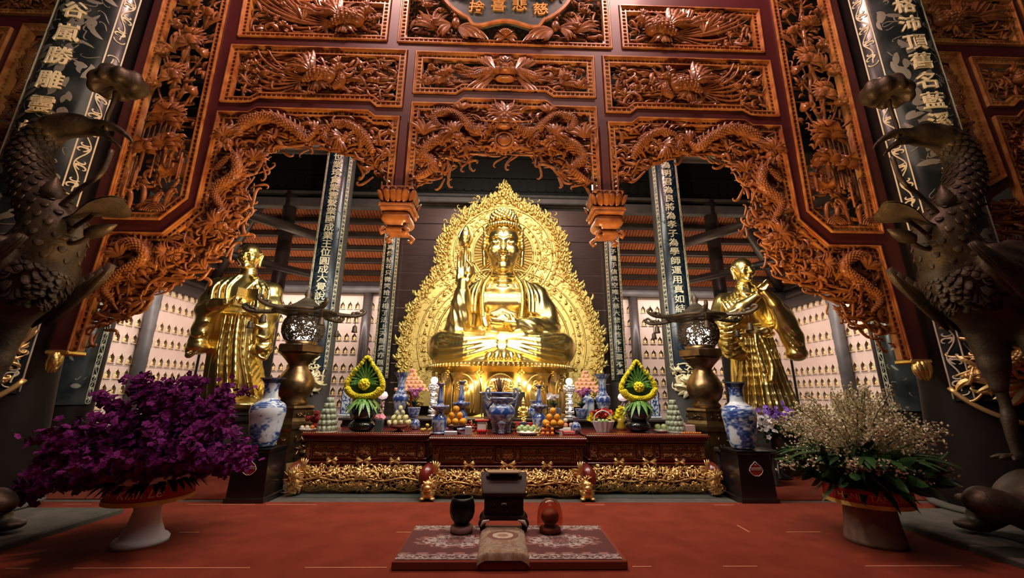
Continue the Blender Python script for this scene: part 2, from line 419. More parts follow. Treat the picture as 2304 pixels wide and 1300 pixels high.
def niche_wall(name,o,U,ncols,normal,ztop=5.62):
    "o = left bottom corner; U unit along; recess goes along -normal"
    o=np.array(o,float); U=np.array(U,float); Nn=-np.array(normal,float); Z=np.array([0,0,1.])
    mb=MB(); pos=[]
    def quad(z0,z1):
        L=ncols*NPX; P=[o+Z*z0,o+U*L+Z*z0,o+U*L+Z*z1,o+Z*z1]; mb.add(np.array(P),np.array([[0,1,2,3]]),0,False)
    edges=[]
    for z,h in ROWS:
        h=min(h,.5); c=niche_cell(NPX,h); src=c
        V=np.concatenate(src.V)
        for k in range(ncols):
            ctr=o+U*(NPX*(k+.5))+Z*z
            W=ctr+V[:,:1]*U+V[:,1:2]*Z+V[:,2:3]*Nn
            m2=MB(); m2.V=[W]; m2.C=[np.ones((len(W),3))]; m2.F=src.F; m2.n=len(W); mb.merge(m2)
            pos.append((ctr-Z*.166+Nn*.045,math.atan2(U[1],U[0])))
        edges.append((z-h/2,z+h/2))
    edges=sorted(edges); zc=0.
    for a,bb in edges:
        if a>zc+1e-4: quad(zc,a)
        zc=bb
    quad(zc,ztop)
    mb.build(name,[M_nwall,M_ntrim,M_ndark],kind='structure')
    return pos
WX=12.2; WY=16.5
nb=int(2*WX/NPX); x0=-nb*NPX/2
pos_b=niche_wall('wall_back',(x0,WY,0),(1,0,0),nb,(0,-1,0))
nsd=26
pos_l=niche_wall('wall_left',(-WX,WY-nsd*NPX,0),(0,1,0),nsd,(1,0,0))
pos_r=niche_wall('wall_right',(WX,WY,0),(0,-1,0),nsd,(-1,0,0))
# gilt figures in the niches: one seated figure, copied
sb=MB(); sb.box((0,0,.012),(.11,.07,.024)); sb.ball((0,0,.05),(.062,.042,.028),10,6); sb.ball((0,.003,.098),(.036,.028,.05),10,6); sb.ball((0,0,.165),(.021,.022,.026),8,6); sb.ball((0,0,.192),(.010,.010,.012),6,4)
for sx in(-1,1): sb.tube([(sx*.032,0,.13),(sx*.05,-.008,.085),(sx*.012,-.04,.066)],[.012,.012,.009],6)
sme=sb.mesh('gilt_figure',mat('figurine gilding',(.95,.74,.36),.35,.55))
M_allpos=[('rear',p) for p in pos_b]+[('left',p) for p in pos_l]+[('right',p) for p in pos_r]
def proj(p):
    d=np.asarray(p)-np.array([0,0,CAM_H]); z=d@FW; return 1152+CF*(d@RT)/z,650-CF*(d@UP)/z,z
VIS=[(735,680,862,925),(560,740,642,915),(205,650,480,870),(1395,690,1500,925),(1590,690,1650,915),(1770,640,1985,870),(2235,540,2304,600)]
vis=[];rest=[]
for w,(p,rz) in M_allpos:
    x,y,z=proj(p)
    (vis if any(a<=x<=c and b_<=y<=d for a,b_,c,d in VIS) else rest).append((z,w,p,rz))
vis.sort(key=lambda t:t[0])
rest=[r for r in rest if -50<proj(r[2])[0]<2354]+vis[296:]; vis=vis[:296]
WN={'rear':'small gilt seated figure in an arched niche of the pink rear wall','left':'small gilt seated figure in an arched niche of the left side wall','right':'small gilt seated figure in an arched niche of the right side wall'}
for z,w,p,rz in vis:
    o=bpy.data.objects.new('gilt_figurine',sme); COL.objects.link(o); o.location=p; o.rotation_euler=(0,0,rz); tagit(o,WN[w],'figurine','gilt figures in niches of the %s wall'%w)
rb=MB()
for z,w,p,rz in rest: rb.merge(sb,rotm(0,0,rz),p)
rb.build('gilt_figurines',sme.materials[0],kind='stuff',label='rows of further small gilt figures in the wall niches',cat='figurines')
# posts on the side walls, eave beams
for i,(sx,y) in enumerate(((-1,13.75),(1,13.75),(-1,10.6),(1,10.6))):
    b=MB(); b.tube([(sx*12.0,y,0),(sx*12.0,y,5.7)],[.19,.18],14); b.build('pillar',M_grey if y>12 else M_darkwood,kind='structure')
for sx in(-1,1):
    b=MB(); b.tube([(sx*5.55,16.25,0),(sx*5.55,16.25,5.8)],[.2,.19],14); b.build('pillar',M_darkwood,kind='structure')
# rear roof: sloping tiles between purlins
def slope(t): return np.array([16.6-3.4*t,5.85+2.2*t])
b=MB(); nt=60
for x in np.arange(-12.4,12.4,.115):
    a=slope(-.1); c=slope(1.0)
    b.tube([(x,a[0],a[1]+.12),(x,c[0],c[1]+.12)],[.065,.065],5,cap=False)
b.build('ceiling',M_tile,kind='structure')
for t in np.linspace(.04,.97,7):
    p=slope(t); b=MB(); b.bbox((0,p[0],p[1]),(25,.2,.2),.02); b.build('beam',M_darkwood,kind='structure')
b=MB(); b.tube([(-12.3,16.1,5.62),(12.3,16.1,5.62)],[.16,.16],12); b.build('beam',M_grey,kind='structure')
b=MB(); b.bbox((0,16.4,5.68),(24.6,.12,.34),.02); b.build('beam',M_plank,kind='structure')
b=MB(); b.bbox((0,13.15,8.0),(25,.3,.34),.03); b.bbox((0,13.1,8.38),(25,.2,.12),.02); b.build('beam',M_grey,kind='structure')
# upper clerestory with lattice, then shaded boarding
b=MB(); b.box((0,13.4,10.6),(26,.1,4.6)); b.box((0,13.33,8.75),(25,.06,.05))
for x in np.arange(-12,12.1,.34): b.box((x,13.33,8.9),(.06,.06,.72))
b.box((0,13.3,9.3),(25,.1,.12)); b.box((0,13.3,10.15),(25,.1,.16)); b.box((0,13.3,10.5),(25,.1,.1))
b.build('wall_upper',mat('shaded boarding',(.014,.012,.012),.5),kind='structure')  # near-black colour stands in for shade in the upper hall
# hip roof on the sides
for sx in(-1,1):
    b=MB()
    for y in np.arange(8.6,16.6,.115): b.tube([(sx*12.3,y,5.95),(sx*9.0,y,8.2)],[.065,.065],5,cap=False)
    b.build('ceiling_side',M_tile,kind='structure')
    for t in np.linspace(.05,.95,6):
        b=MB(); b.bbox((sx*(12.2-3.3*t),12.4,5.78+2.25*t),(.2,8.2,.2),.02); b.build('beam',M_darkwood,kind='structure')
    b=MB(); b.tube([(sx*12.1,12.4-4,5.6),(sx*12.1,16.4,5.6)],[.17,.17],10); b.bbox((sx*12.15,12.4,5.25),(.12,8.2,.4),.02); b.build('beam',M_darkwood,kind='structure')
    b=MB(); b.tube([(sx*12.2,16.4,5.7),(sx*8.6,13.2,8.1)],[.16,.16],8); b.build('beam',M_darkwood,kind='structure')
    # tie beams from the side columns
    for z,r in((6.6,.17),(5.2,.13)):
        b=MB(); b.tube([(sx*9.1,9.0,z),(sx*5.9,14.2,z+.2)],[r,r],10); b.build('beam',M_darkwood,kind='structure')
    b=MB(); b.tube([(sx*4.7,10.2,8.3),(sx*12.,10.2,8.3)],[.2,.2],10); b.build('beam',M_darkwood,kind='structure')
    b=MB(); b.tube([(sx*7.6,13.2,0),(sx*7.6,13.2,8.4)],[.22,.22],14); b.build('pillar',M_darkwood,kind='structure')
# boarded wall behind the halo
b=MB()
for i,z in enumerate(np.arange(.3,7.9,.6)): b.bbox((0,12.95,z),(7.4,.08,.585),.008)
b.build('wall_centre',M_plank,kind='structure')
b=MB(); b.bbox((0,12.8,8.02),(7.8,.3,.22),.03); b.build('beam',M_grey,kind='structure')
# main roof space above (dark)
M_ceil=mat('shaded timber',(.008,.007,.007),.6)  # timber colour darkened to paint in the shade of the roof space
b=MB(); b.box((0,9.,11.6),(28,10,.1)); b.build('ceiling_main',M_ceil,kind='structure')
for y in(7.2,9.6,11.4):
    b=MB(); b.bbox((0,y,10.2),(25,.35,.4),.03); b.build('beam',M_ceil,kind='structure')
# ---- columns
def column(x,y,r0,r1,h,m=M_col):
    b=MB(); b.lathe([(r0*.97,.02),(r0*1.0,.5),(r0,2),(r1,h)],(x,y,0),40,smooth=True); return b.build('column',m,kind='structure')
CX,CY,CR=6.57,5.5,.50
for sx in(-1,1):
    b=MB(); b.lathe([(.62,.02),(.635,.3),(.60,.9),(.55,1.6),(.515,2.6),(.48,9.6)],(sx*CX,CY,0),48); b.build('column',M_col,kind='structure')
    column(sx*4.62,10.25,.38,.35,9.8,M_grey); column(sx*3.72,12.75,.27,.25,8.2,M_darkwood); column(sx*9.15,9.0,.42,.4,8.8)
    b=MB(); b.bbox((sx*6.35,4.72,.03),(3.3,1.9,.09),.015); b.build('floor_slab',M_stone,kind='structure')
    b=MB(); b.lathe([(.72,.075),(.74,.10),(.72,.13),(.66,.14)],(sx*CX,CY,0),40); b.build('column_base',M_stone,kind='structure')
# ================================================================ carving toolkit (local panel space u,v,w ; w towards the viewer)
def inpoly(P,poly):
    x,y=P[...,0],P[...,1]; q=np.asarray(poly,float); r=np.zeros(x.shape,bool); j=len(q)-1
    for i in range(len(q)):
        c=((q[i,1]>y)!=(q[j,1]>y)); den=(q[j,1]-q[i,1]) or 1e-9
        r^=c&(x<(q[j,0]-q[i,0])*(y-q[i,1])/den+q[i,0]); j=i
    return r
class Carve:
    "collects carved elements; map(u,v,w) -> world"
    def __init__(s,seed=1): s.mb=MB(); s.r=np.random.default_rng(seed)
    def arc(s,base,ang,L,t0,t1,p,M=14):
        "spiralling strokes: turn t0 evenly plus t1 concentrated at the tip (power p)"
        base=np.asarray(base,float); K=len(base); q=np.linspace(0,1,M)[None]
        A=np.asarray(ang)[:,None]+np.asarray(t0)[:,None]*q+np.asarray(t1)[:,None]*q**p
        st=np.asarray(L)[:,None]/(M-1)*(1.25-.75*q**2)
        d=np.stack([np.cos(A),np.sin(A)],-1)*st[...,None]
        P=np.concatenate([np.zeros((K,1,2)),np.cumsum(d[:,:-1],1)],1)+base[:,None]
        return P
    def stroke(s,P2,w0,r,prof='taper',n=6,flat=.8,wave=.0,tilt=None):
        K,M,_=P2.shape; q=np.linspace(0,1,M)[None]
        w=np.asarray(w0,float).reshape(-1,1)+wave*np.sin(q*PI)+(0 if tilt is None else np.asarray(tilt).reshape(-1,1)*q)
        P=np.concatenate([P2,np.broadcast_to(w,(K,M))[...,None]],-1)
        f={'taper':.25+.85*np.sin(np.clip(q*.85+.12,0,1)*PI)**.8,'tail':(1-q)**.7*.95+.05,'bulb':.45+.55*q**2+.25*np.sin(q*PI),'even':np.ones_like(q),'leaf':.06+np.sin(np.clip(q,0,1)**.75*PI)}[prof]
        s.mb.tubes(P,np.asarray(r,float).reshape(-1,1)*f,n,ref=(0,0,1),flat=flat,cap=True,smooth=n>4); return s
    def pts(s,poly,n,margin=0.):
        q=np.asarray(poly); lo,hi=q.min(0),q.max(0); out=[]
        while sum(map(len,out))<n:
            P=s.r.uniform(lo,hi,(n*2+20,2)); out.append(P[inpoly(P,poly)])
        return np.concatenate(out)[:n]
    def clipK(s,P,poly):
        return inpoly(P,poly).all(1)
    def clouds(s,poly,n,L=(.25,.6),r=(.015,.030),w=(-.02,.06)):
        "long horizontal cloud bands ending in a curl"
        B=s.pts(poly,n*2); K=len(B); dr=s.r.choice([0,PI],K); t1=s.r.choice([-1,1],K)*s.r.uniform(4,6.5,K)
        P=s.arc(B,dr+s.r.normal(0,.08,K),s.r.uniform(*L,K),s.r.normal(0,.15,K),t1,7,18); k=s.clipK(P,poly); k&=np.cumsum(k)<=n
        P=P[k]; w0=s.r.uniform(*w,len(P)); s.stroke(P,w0,s.r.uniform(*r,len(P)),'taper',6,.8)
        e=P[:,-1]; m=[xf(np.eye(3)*x,(a,b_,c+.006)) for a,b_,c,x in zip(e[:,0],e[:,1],w0,s.r.uniform(.014,.024,len(P)))]
        s.mb.inst(SPH(8,5),m)
    def curls(s,poly,n,L=(.12,.32),r=(.012,.026),w=(-.01,.09),ang=None,spread=PI):
        B=s.pts(poly,n*2); K=len(B); a=s.r.uniform(-PI,PI,K) if ang is None else ang+s.r.uniform(-spread,spread,K)
        sg=s.r.choice([-1,1],K); P=s.arc(B,a,s.r.uniform(*L,K),-sg*s.r.uniform(.2,1.2,K),sg*s.r.uniform(3,6.5,K),3,14)
        k=s.clipK(P,poly); k&=np.cumsum(k)<=n; P=P[k]
        s.stroke(P,s.r.uniform(*w,len(P)),s.r.uniform(*r,len(P)),'taper',6,.85,wave=.03)
    def flames(s,poly,n,L=(.12,.30),r=(.018,.036),w=(0,.1),ang=None,spread=PI):
        B=s.pts(poly,n*2); K=len(B); a=s.r.uniform(-PI,PI,K) if ang is None else ang+s.r.uniform(-spread,spread,K)
        P=s.arc(B,a,s.r.uniform(*L,K),s.r.normal(0,1.,K),s.r.normal(0,1.,K),2,9); k=s.clipK(P,poly); k&=np.cumsum(k)<=n; P=P[k]
        s.stroke(P,s.r.uniform(*w,len(P)),s.r.uniform(*r,len(P)),'leaf',4,.45,wave=.03,tilt=s.r.uniform(-.03,.06,len(P)))
    def bars(s,poly,n,L=(.3,.8),r=(.008,.014),w=(-.05,-.01)):
        B=s.pts(poly,n*2); K=len(B); l=s.r.uniform(*L,K); q=np.linspace(-.5,.5,9)[None]
        P=np.stack([B[:,:1]+l[:,None]*q,B[:,1:]+.006*np.sin(q*9+B[:,:1]*20)],-1); k=s.clipK(P,poly); k&=np.cumsum(k)<=n; P=P[k]
        s.stroke(P,s.r.uniform(*w,len(P)),s.r.uniform(*r,len(P)),'taper',5,.8)
    # --- motifs
    def fan(s,c,ang,spread,n,L,r,w=.08,curv=.5,prof='leaf',flat=.4,Ls=None,M=10):
        a=ang+np.linspace(-spread,spread,n); l=np.full(n,L) if Ls is None else L*np.asarray(Ls)
        cc=np.broadcast_to(np.asarray(c,float),(n,2)); sg=np.sign(np.linspace(-1,1,n)+1e-6)
        P=s.arc(cc,a,l,sg*curv if np.ndim(curv)==0 else np.asarray(curv),np.zeros(n),2,M)
        s.stroke(P,np.full(n,w)+np.arange(n)%2*.012,np.full(n,r),prof,4 if prof=='leaf' else 6,flat,wave=.03)
    def scales(s,P,R,sz,rows=5):
        "overlapping scales on a sinuous body: P (M,3), R (M,)"
        M=len(P); T=unit(np.gradient(P,axis=0)); N=unit(np.cross(T,np.array([0,0,1.]))); B=np.cross(N,T); out=[]
        L=np.concatenate([[0],np.cumsum(np.linalg.norm(np.diff(P,axis=0),axis=1))]); nn=max(3,int(L[-1]/(sz*1.1)))
        for i,l in enumerate(np.linspace(.02*L[-1],.97*L[-1],nn)):
            k=np.interp(l,L,np.arange(M)); k0=int(min(k,M-2)); f=k-k0
            p=lerp(P[k0],P[k0+1],f); r=lerp(R[k0],R[k0+1],f); t=T[k0]
            for a in np.linspace(-1.15,1.15,rows)+(i%2)*1.15/(rows-1):
                nr=N[k0]*math.sin(a)-B[k0]*math.cos(a)*-1; nr=unit(nr*np.array([1,1,1.]))
                if nr[2]<-.3: continue
                z=unit(nr+t*.45); x=unit(np.cross(t,nr)); y=np.cross(z,x)
                out.append(xf(np.stack([x*sz*.55,y*sz*.62,z*sz*.28],1),p+nr*r*.97))
        s.mb.inst(SPH(6,4),out)
    def serpent(s,pts,r,scale=.035,fins=True,M=64,finr=.10):
        P=spline(pts,M); q=np.linspace(0,1,M); R=r*np.clip(np.minimum(.55+2.2*q,1.15*(1-q)**.55+.12),0,1)
        s.mb.tubes(P[None],R[None],10,ref=(0,0,1)); s.scales(P,R,scale)
        if fins:
            T=unit(np.gradient(P,axis=0)); N=np.cross(T,np.array([0,0,1.])); idx=np.arange(4,M-4,3)
            sg=1.; A=np.arctan2(N[idx,1],N[idx,0])-.5
            Q=s.arc(P[idx,:2]+N[idx,:2]*R[idx][:,None]*.8,A,np.full(len(idx),finr),np.full(len(idx),-.5),np.full(len(idx),0.),2,6)
            s.stroke(Q,P[idx,2]+.0,R[idx]*.38,'tail',4,.5)
        return P,R
    def leg(s,c,a,w,L=.16,r=.03):
        P=s.arc([c],[a],[L],[.9],[.3],2,8); s.stroke(P,[w],[r],'even',8,1.)
        e=P[0,-1]; s.fan(e,a+1.0,.9,4,L*.62,r*.55,w+.02,.8,'tail',.8,M=7)
        s.fan(e-np.array([math.cos(a),math.sin(a)])*.05,a+2.6,.7,4,L*.7,r*.5,w,.6)
    def dhead(s,c,a,w,k=1.):
        "dragon head facing angle a: snout, jaws, brow, horns, whiskers, mane"
        c=np.asarray(c,float); d=np.array([math.cos(a),math.sin(a)]); up=np.array([-d[1],d[0]])*(1 if d[0]>=0 else -1); sg=1 if d[0]>=0 else -1
        def P(f,u,ww): return (*(c+d*f*k+up*u*k),w+ww*k)
        R=np.stack([np.array([*d,0]),np.array([*up,0]),np.array([0,0,1.])],1)
        for f,u,ww,rr in((0,0,0,(.09,.075,.07)),(.10,.012,.015,(.075,.035,.055)),(.165,.03,.02,(.032,.03,.045)),(.085,-.05,.01,(.075,.022,.045)),(.04,.06,.045,(.035,.022,.025)),(.05,.035,.06,(.022,.022,.02)),(-.05,-.03,.02,(.05,.05,.05))):
            s.mb.ball(P(f,u,ww),np.array(rr)*k,12,8,rot=R)
        c2=np.array(P(-.02,.05,.03)); 
        for t in(-.25,.25):
            Q=s.arc([c2[:2]],[a+sg*2.3+t],[.20*k],[-sg*.9],[0.],2,8); s.stroke(Q,[c2[2]],[.016*k],'tail',6,1.)
        for f,u in((.15,-.02),(.16,.03)):
            q=np.array(P(f,u,.05)); Q=s.arc([q[:2]],[a+sg*.9],[.26*k],[-sg*2.4],[-sg*2.5],3,12); s.stroke(Q,[q[2]],[.008*k],'tail',5,1.)
        m=np.array(P(-.06,0,0)); s.fan(m[:2],a+PI,1.25,11,.26*k,.026*k,m[2]+.02,.7); s.fan(m[:2],a+PI,.9,7,.18*k,.024*k,m[2]+.06,.6)
        q=np.array(P(.06,-.06,.02)); s.fan(q[:2],a-sg*1.6,.7,6,.12*k,.016*k,q[2],.6)
        tq=np.array([P(.12,-.01+.02*i,.055) for i in range(2)]); 
        s.mb.inst(SPH(6,4),[xf(np.eye(3)*.010*k,P(.09+.03*i,-.022,.05)) for i in range(3)])
    def phoenix(s,c,a,w,k=1.,flip=1):
        "bird with scaly breast, raised wings and long tail; a = facing 0 right / PI left"
        c=np.asarray(c,float); sg=1 if math.cos(a)>0 else -1
        P=np.array([(c[0]-sg*.16*k,c[1]-.02*k,w),(c[0],c[1],w+.05),(c[0]+sg*.14*k,c[1]+.03*k,w+.07),(c[0]+sg*.24*k,c[1]+.0*k,w+.08),(c[0]+sg*.27*k,c[1]+.10*k,w+.10),(c[0]+sg*.36*k,c[1]+.15*k,w+.11)])
        Q=spline(P,28); R=np.interp(np.linspace(0,1,28),[0,.25,.45,.65,.85,1],[.03,.12,.115,.06,.045,.035])*k
        s.mb.tubes(Q[None],R[None],12,ref=(0,0,1)); s.scales(Q,R,.045*k,6)
        h=Q[-1]; s.mb.ball(h,np.array((.055,.048,.045))*k,10,7); s.mb.tubes(np.array([[h,h+np.array([sg*.06,-.0,0])*k,h+np.array([sg*.11,-.035,0])*k]]),np.array([[.028,.018,.003]])*k,6,ref=(0,0,1))
        s.fan(h[:2]+np.array([-sg*.01,.03])*k,PI/2+sg*.7,.6,5,.13*k,.016*k,h[2],.6); s.mb.ball(h+np.array([sg*.02,.012,.042])*k,.012*k,6,4)
        for j,(L,r) in enumerate(((.42,.036),(.32,.034),(.22,.034))):
            s.fan(c+np.array([-sg*.02,.03])*k,PI/2+sg*.55,.55,8,L*k,r*k,w+.05+j*.025,np.linspace(.9,.3,8)*sg)
        s.fan(c+np.array([sg*.06,-.06])*k,-PI/2+sg*.3,.5,5,.2*k,.03*k,w+.07,.5)
        n=7; B=np.repeat((c+np.array([-sg*.14,-.01])*k)[None],n,0); A=PI*(sg>0)+sg*np.linspace(-.75,.35,n)*-1; L=np.linspace(.6,.95,n)*k
        T=s.arc(B,A,L,-sg*np.linspace(.6,1.0,n),-sg*s.r.uniform(.2,1.3,n),3,18); s.stroke(T,np.full(n,w)+np.linspace(-.02,.05,n),np.full(n,.020*k),'bulb',5,.6)
        for t in T:
            e=t[-1]; an=math.atan2(t[-1,1]-t[-2,1],t[-1,0]-t[-2,0]); s.fan(e,an,.9,5,.07*k,.014*k,w+.03,.5)
        for x in(-.03,.05):
            p0=np.array([c[0]+sg*x*k,c[1]-.10*k]); s.stroke(s.arc([p0],[-PI/2-.3*sg],[.16*k],[.5*sg],[0],2,6),[w+.05],[.014*k],'even',6,1.); s.fan(p0+np.array([-.04*sg,-.15])*k,-PI/2,.9,4,.07*k,.01*k,w+.06,.5)
    def lotus(s,c,w,k=.16,openness=.75,n=9,ang=PI/2):
        "lotus blossom in profile, petals cupped upward"
        c=np.asarray(c,float); d=np.array([math.cos(ang),math.sin(ang)]); e=np.array([d[1],-d[0]])
        s.mb.ball((*(c+d*k*.15),w+.03),(k*.30,k*.30,k*.26),10,7)
        for row,(m,sp,L,dp) in enumerate(((n,1.75,1.25,-.01),(n-2,1.15,1.0,.05),(n-4,.6,.8,.10))):
            A=np.linspace(-sp,sp,m)*openness
            for j,a in enumerate(A):
                t=np.linspace(0,1,7); u=np.sin(a)*t*L*k*(1-.10*t); v=(np.cos(a)*t*L*.8+.18*t*t*abs(np.sin(a)))*k; ww=dp*k*3+np.sin(t*PI)*k*.22*math.cos(a*.8)
                P=np.column_stack([c[0]+e[0]*u+d[0]*v,c[1]+e[1]*u+d[1]*v,w+ww+.0*t]); s.mb.tubes(P[None],(k*.20*np.sin(np.clip(t**.8*.97,0,1)*PI)+k*.01)[None],6,ref=(0,0,1),flat=.32)
    def bud(s,c,w,k=.07,ang=PI/2):
        c=np.asarray(c,float); d=np.array([math.cos(ang),math.sin(ang)]); t=np.linspace(0,1,9)
        P=np.column_stack([c[0]+d[0]*t*k*2,c[1]+d[1]*t*k*2,np.full(9,w)]); s.mb.tubes(P[None],(k*np.array([.3,.75,.98,1.,.9,.7,.45,.2,.03]))[None],10,ref=(0,0,1)); s.fan(c,ang,.9,5,k*1.4,k*.33,w+k*.7,.5)
    def pad(s,c,w,k=.2,tip=.35):
        "broad lotus leaf seen edge-on with a wavy rim"
        c=np.asarray(c,float)
        def fn(U,W):
            a=U*2*PI; r=W*k*(1+.12*np.sin(5*a)); return c[0]+r*np.cos(a),c[1]+r*np.sin(a)*tip*.5+W*W*.03*np.sin(5*a+1)+.0*U,w+r*np.sin(a)*.7+.02*W
        s.mb.grid(fn,30,5,wrapu=True); s.mb.grid(lambda U,W:(fn(U,W)[0],fn(U,W)[1]-.012,fn(U,W)[2]),30,5,wrapu=True)
    def stem(s,pts,r,w=0.,M=20):
        P=spline([(p[0],p[1],(p[2] if len(p)>2 else w)) for p in pts],M); s.mb.tubes(P[None],np.full((1,M),r),7,ref=(0,0,1))
    def waves(s,x0,x1,z,k=.13,rows=2,w=0.):
        for rr in range(rows):
            n=max(2,int((x1-x0)/(k*1.7)))
            for x in np.linspace(x0+k*(.3+.8*(rr%2)),x1-k*.3,n):
                for q in np.linspace(.35,1,4):
                    a=np.linspace(.15,PI-.15,10); P=np.column_stack([x+np.cos(a)*k*q,z+rr*k*.5+np.sin(a)*k*q*.9,np.full(10,w+.05-.03*rr)]); s.mb.tubes(P[None],np.full((1,10),.011),5,ref=(0,0,1))
    def spout(s,x,z,h,w,k=.05,sg=1):
        s.stroke(s.arc([(x,z)],[PI/2],[h],[sg*.2],[sg*5.2],5,16),[w],[k*.5],'taper',7,.8)
        s.stroke(s.arc([(x-sg*.03,z)],[PI/2],[h*.9],[sg*.2],[sg*5.2],5,16),[w-.01],[k*.35],'taper',6,.8)
    def world(s,name,mats,parent,y,sx=1,**kw):
        "panel plane at depth y, u->x (mirrored when sx<0), w -> -y"
        def f(v): return np.column_stack([v[:,0]*sx,y-v[:,2],v[:,1]])
        m=MB().merge(s.mb); m.mapv(f)
        if sx<0: m.flip()
        return m.build(name,mats,parent,**kw)
# mapping (u,v,w)->(u,y-w,v) keeps orientation: det=+1
def offset_poly(P,d,closed=True):
    "offset a polyline to its left by d (2-D)"
    P=np.asarray(P,float); n=len(P); out=[]
    for i in range(n):
        a=P[i-1] if (closed or i>0) else None; b=P[i]; c=P[(i+1)%n] if (closed or i<n-1) else None
        def nr(p,q): t=unit(q-p); return np.array([-t[1],t[0]])
        if a is None: out.append(b+nr(b,c)*d)
        elif c is None: out.append(b+nr(a,b)*d)
        else:
            n1,n2=nr(a,b),nr(b,c); m=n1+n2; out.append(b+m*d/max(.35,(1+n1@n2)))
    return np.array(out)
def strip(mb,P,w0,w1,z0,z1,closed=True):
    "rectangular bar along polyline P, between left offsets w0..w1 and heights z0..z1 (panel space)"
    A=offset_poly(P,w0,closed); B=offset_poly(P,w1,closed); n=len(A)
    V=np.concatenate([np.column_stack([X,np.full(n,z)]) for X,z in((A,z0),(B,z0),(B,z1),(A,z1))])
    i=np.arange(n if closed else n-1); j=(i+1)%n; Fs=[]
    for k in range(4):
        q=(k+1)%4; Fs.append(np.stack([k*n+i,k*n+j,q*n+j,q*n+i],-1))
    F=[np.concatenate(Fs)[:, ::-1] if w1>w0 else np.concatenate(Fs)]
    if not closed: F.append(np.array([[0,n,2*n,3*n],[n-1,4*n-1,3*n-1,2*n-1]]))
    mb.add(V,F,0,False)
def pborder(P,closed=True,wd=.118,pitch=.078,z=.03):
    "pierced border: outer lip, chain of bridges leaving oval holes, inner lip (inside = left of P)"
    mb=MB(); strip(mb,P,0,.016,-.05,z+.032,closed); strip(mb,P,.016,.034,-.05,z+.012,closed); strip(mb,P,wd-.022,wd,-.06,z,closed); strip(mb,P,.034,.042,-.05,z-.004,closed)
    C=offset_poly(P,(.042+wd-.022)/2,closed)
    if closed: C=np.concatenate([C,C[:1]])
    for a,b in zip(C[:-1],C[1:]):
        L=np.linalg.norm(b-a)
        if L<.03: continue
        n=max(1,int(round(L/pitch))); t=(b-a)/L; nn=np.array([-t[1],t[0]]); hw=(wd-.022-.042)/2
        for i in range(n):
            p=a+t*L*(i+.5)/n
            for s in(-1,1):
                q=p+nn*s*hw*.5
                V=[]
                for zz in(-.05,z-.006):
                    V+=[(*(q+t*.0055-nn*s*hw*.52),zz),(*(q+t*.017+nn*s*hw*.52),zz),(*(q-t*.017+nn*s*hw*.52),zz),(*(q-t*.0055-nn*s*hw*.52),zz)]
                F=np.array([[0,1,2,3],[4,7,6,5],[0,4,5,1],[1,5,6,2],[2,6,7,3],[3,7,4,0]]); mb.add(V,F if s<0 else F[:,::-1],0,False)
    return mb
def bworld(mb,name,m,parent,y,sx=1,**kw):
    mb=MB().merge(mb)
    mb.mapv(lambda v:np.column_stack([v[:,0]*sx,y-v[:,2],v[:,1]]))
    if sx<0: mb.flip()
    return mb.build(name,m,parent,**kw)
# ================================================================ the great carved screen
SY=5.5
scr=thing('carved_screen','towering burgundy and gilt carved wooden screen with three arches framing the seated statue','carved screen',(0,SY,0))
# outlines (counter-clockwise so that left = inside)
P_A=[(1.97,7.14),(4.40,7.14),(4.44,8.05),(1.97,8.05)]
P_B=[(1.62,5.86),(2.03,5.86),(2.14,5.96),(3.86,5.96),(3.98,5.87),(4.45,5.87),(4.46,6.96),(1.62,6.96)]
P_G=[(4.92,3.86),(5.70,3.86),(5.76,9.),(4.72,9.),(4.60,4.20)]
P_D=[(-1.79,7.12),(1.79,7.12),(1.79,9.),(-1.79,9.)]
P_E=[(-1.47,6.13),(-.78,6.13),(-.66,6.22),(.66,6.22),(.78,6.13),(1.47,6.13),(1.47,6.94),(-1.47,6.94)]
ARC_C=[(1.64,4.43),(1.64,5.68),(2.02,5.68),(2.14,5.78),(3.86,5.78),(3.98,5.69),(4.44,5.69),(4.45,4.06),(4.82,3.66),(5.60,3.66),(5.66,2.0)]
ARC_F=[(-1.47,4.43),(-1.47,5.95),(-.78,5.95),(-.66,6.05),(.66,6.05),(.78,5.95),(1.47,5.95),(1.47,4.43)]
IN_C=[(1.68,4.46),(2.14,4.80),(2.34,4.97),(2.77,5.13),(3.13,5.17),(3.42,5.11),(3.62,4.95),(3.66,4.81),(3.74,4.60),(3.80,4.32),(3.68,4.12),(3.76,3.89),(3.95,3.38),(4.18,3.12),(4.52,2.98),(4.76,2.80),(4.84,2.71),(4.97,2.56),(5.13,2.44),(5.38,2.29),(5.5,2.2)]
IN_F=[(-1.36,4.46),(-1.17,4.60),(-.85,4.71),(-.79,4.87),(-.51,4.98),(-.5,5.09),(-.31,5.15),(0,5.07),(.31,5.15),(.5,5.09),(.51,4.98),(.79,4.87),(.85,4.71),(1.17,4.60),(1.36,4.46)]
mx=lambda P:[(-u,v) for u,v in P][::-1]
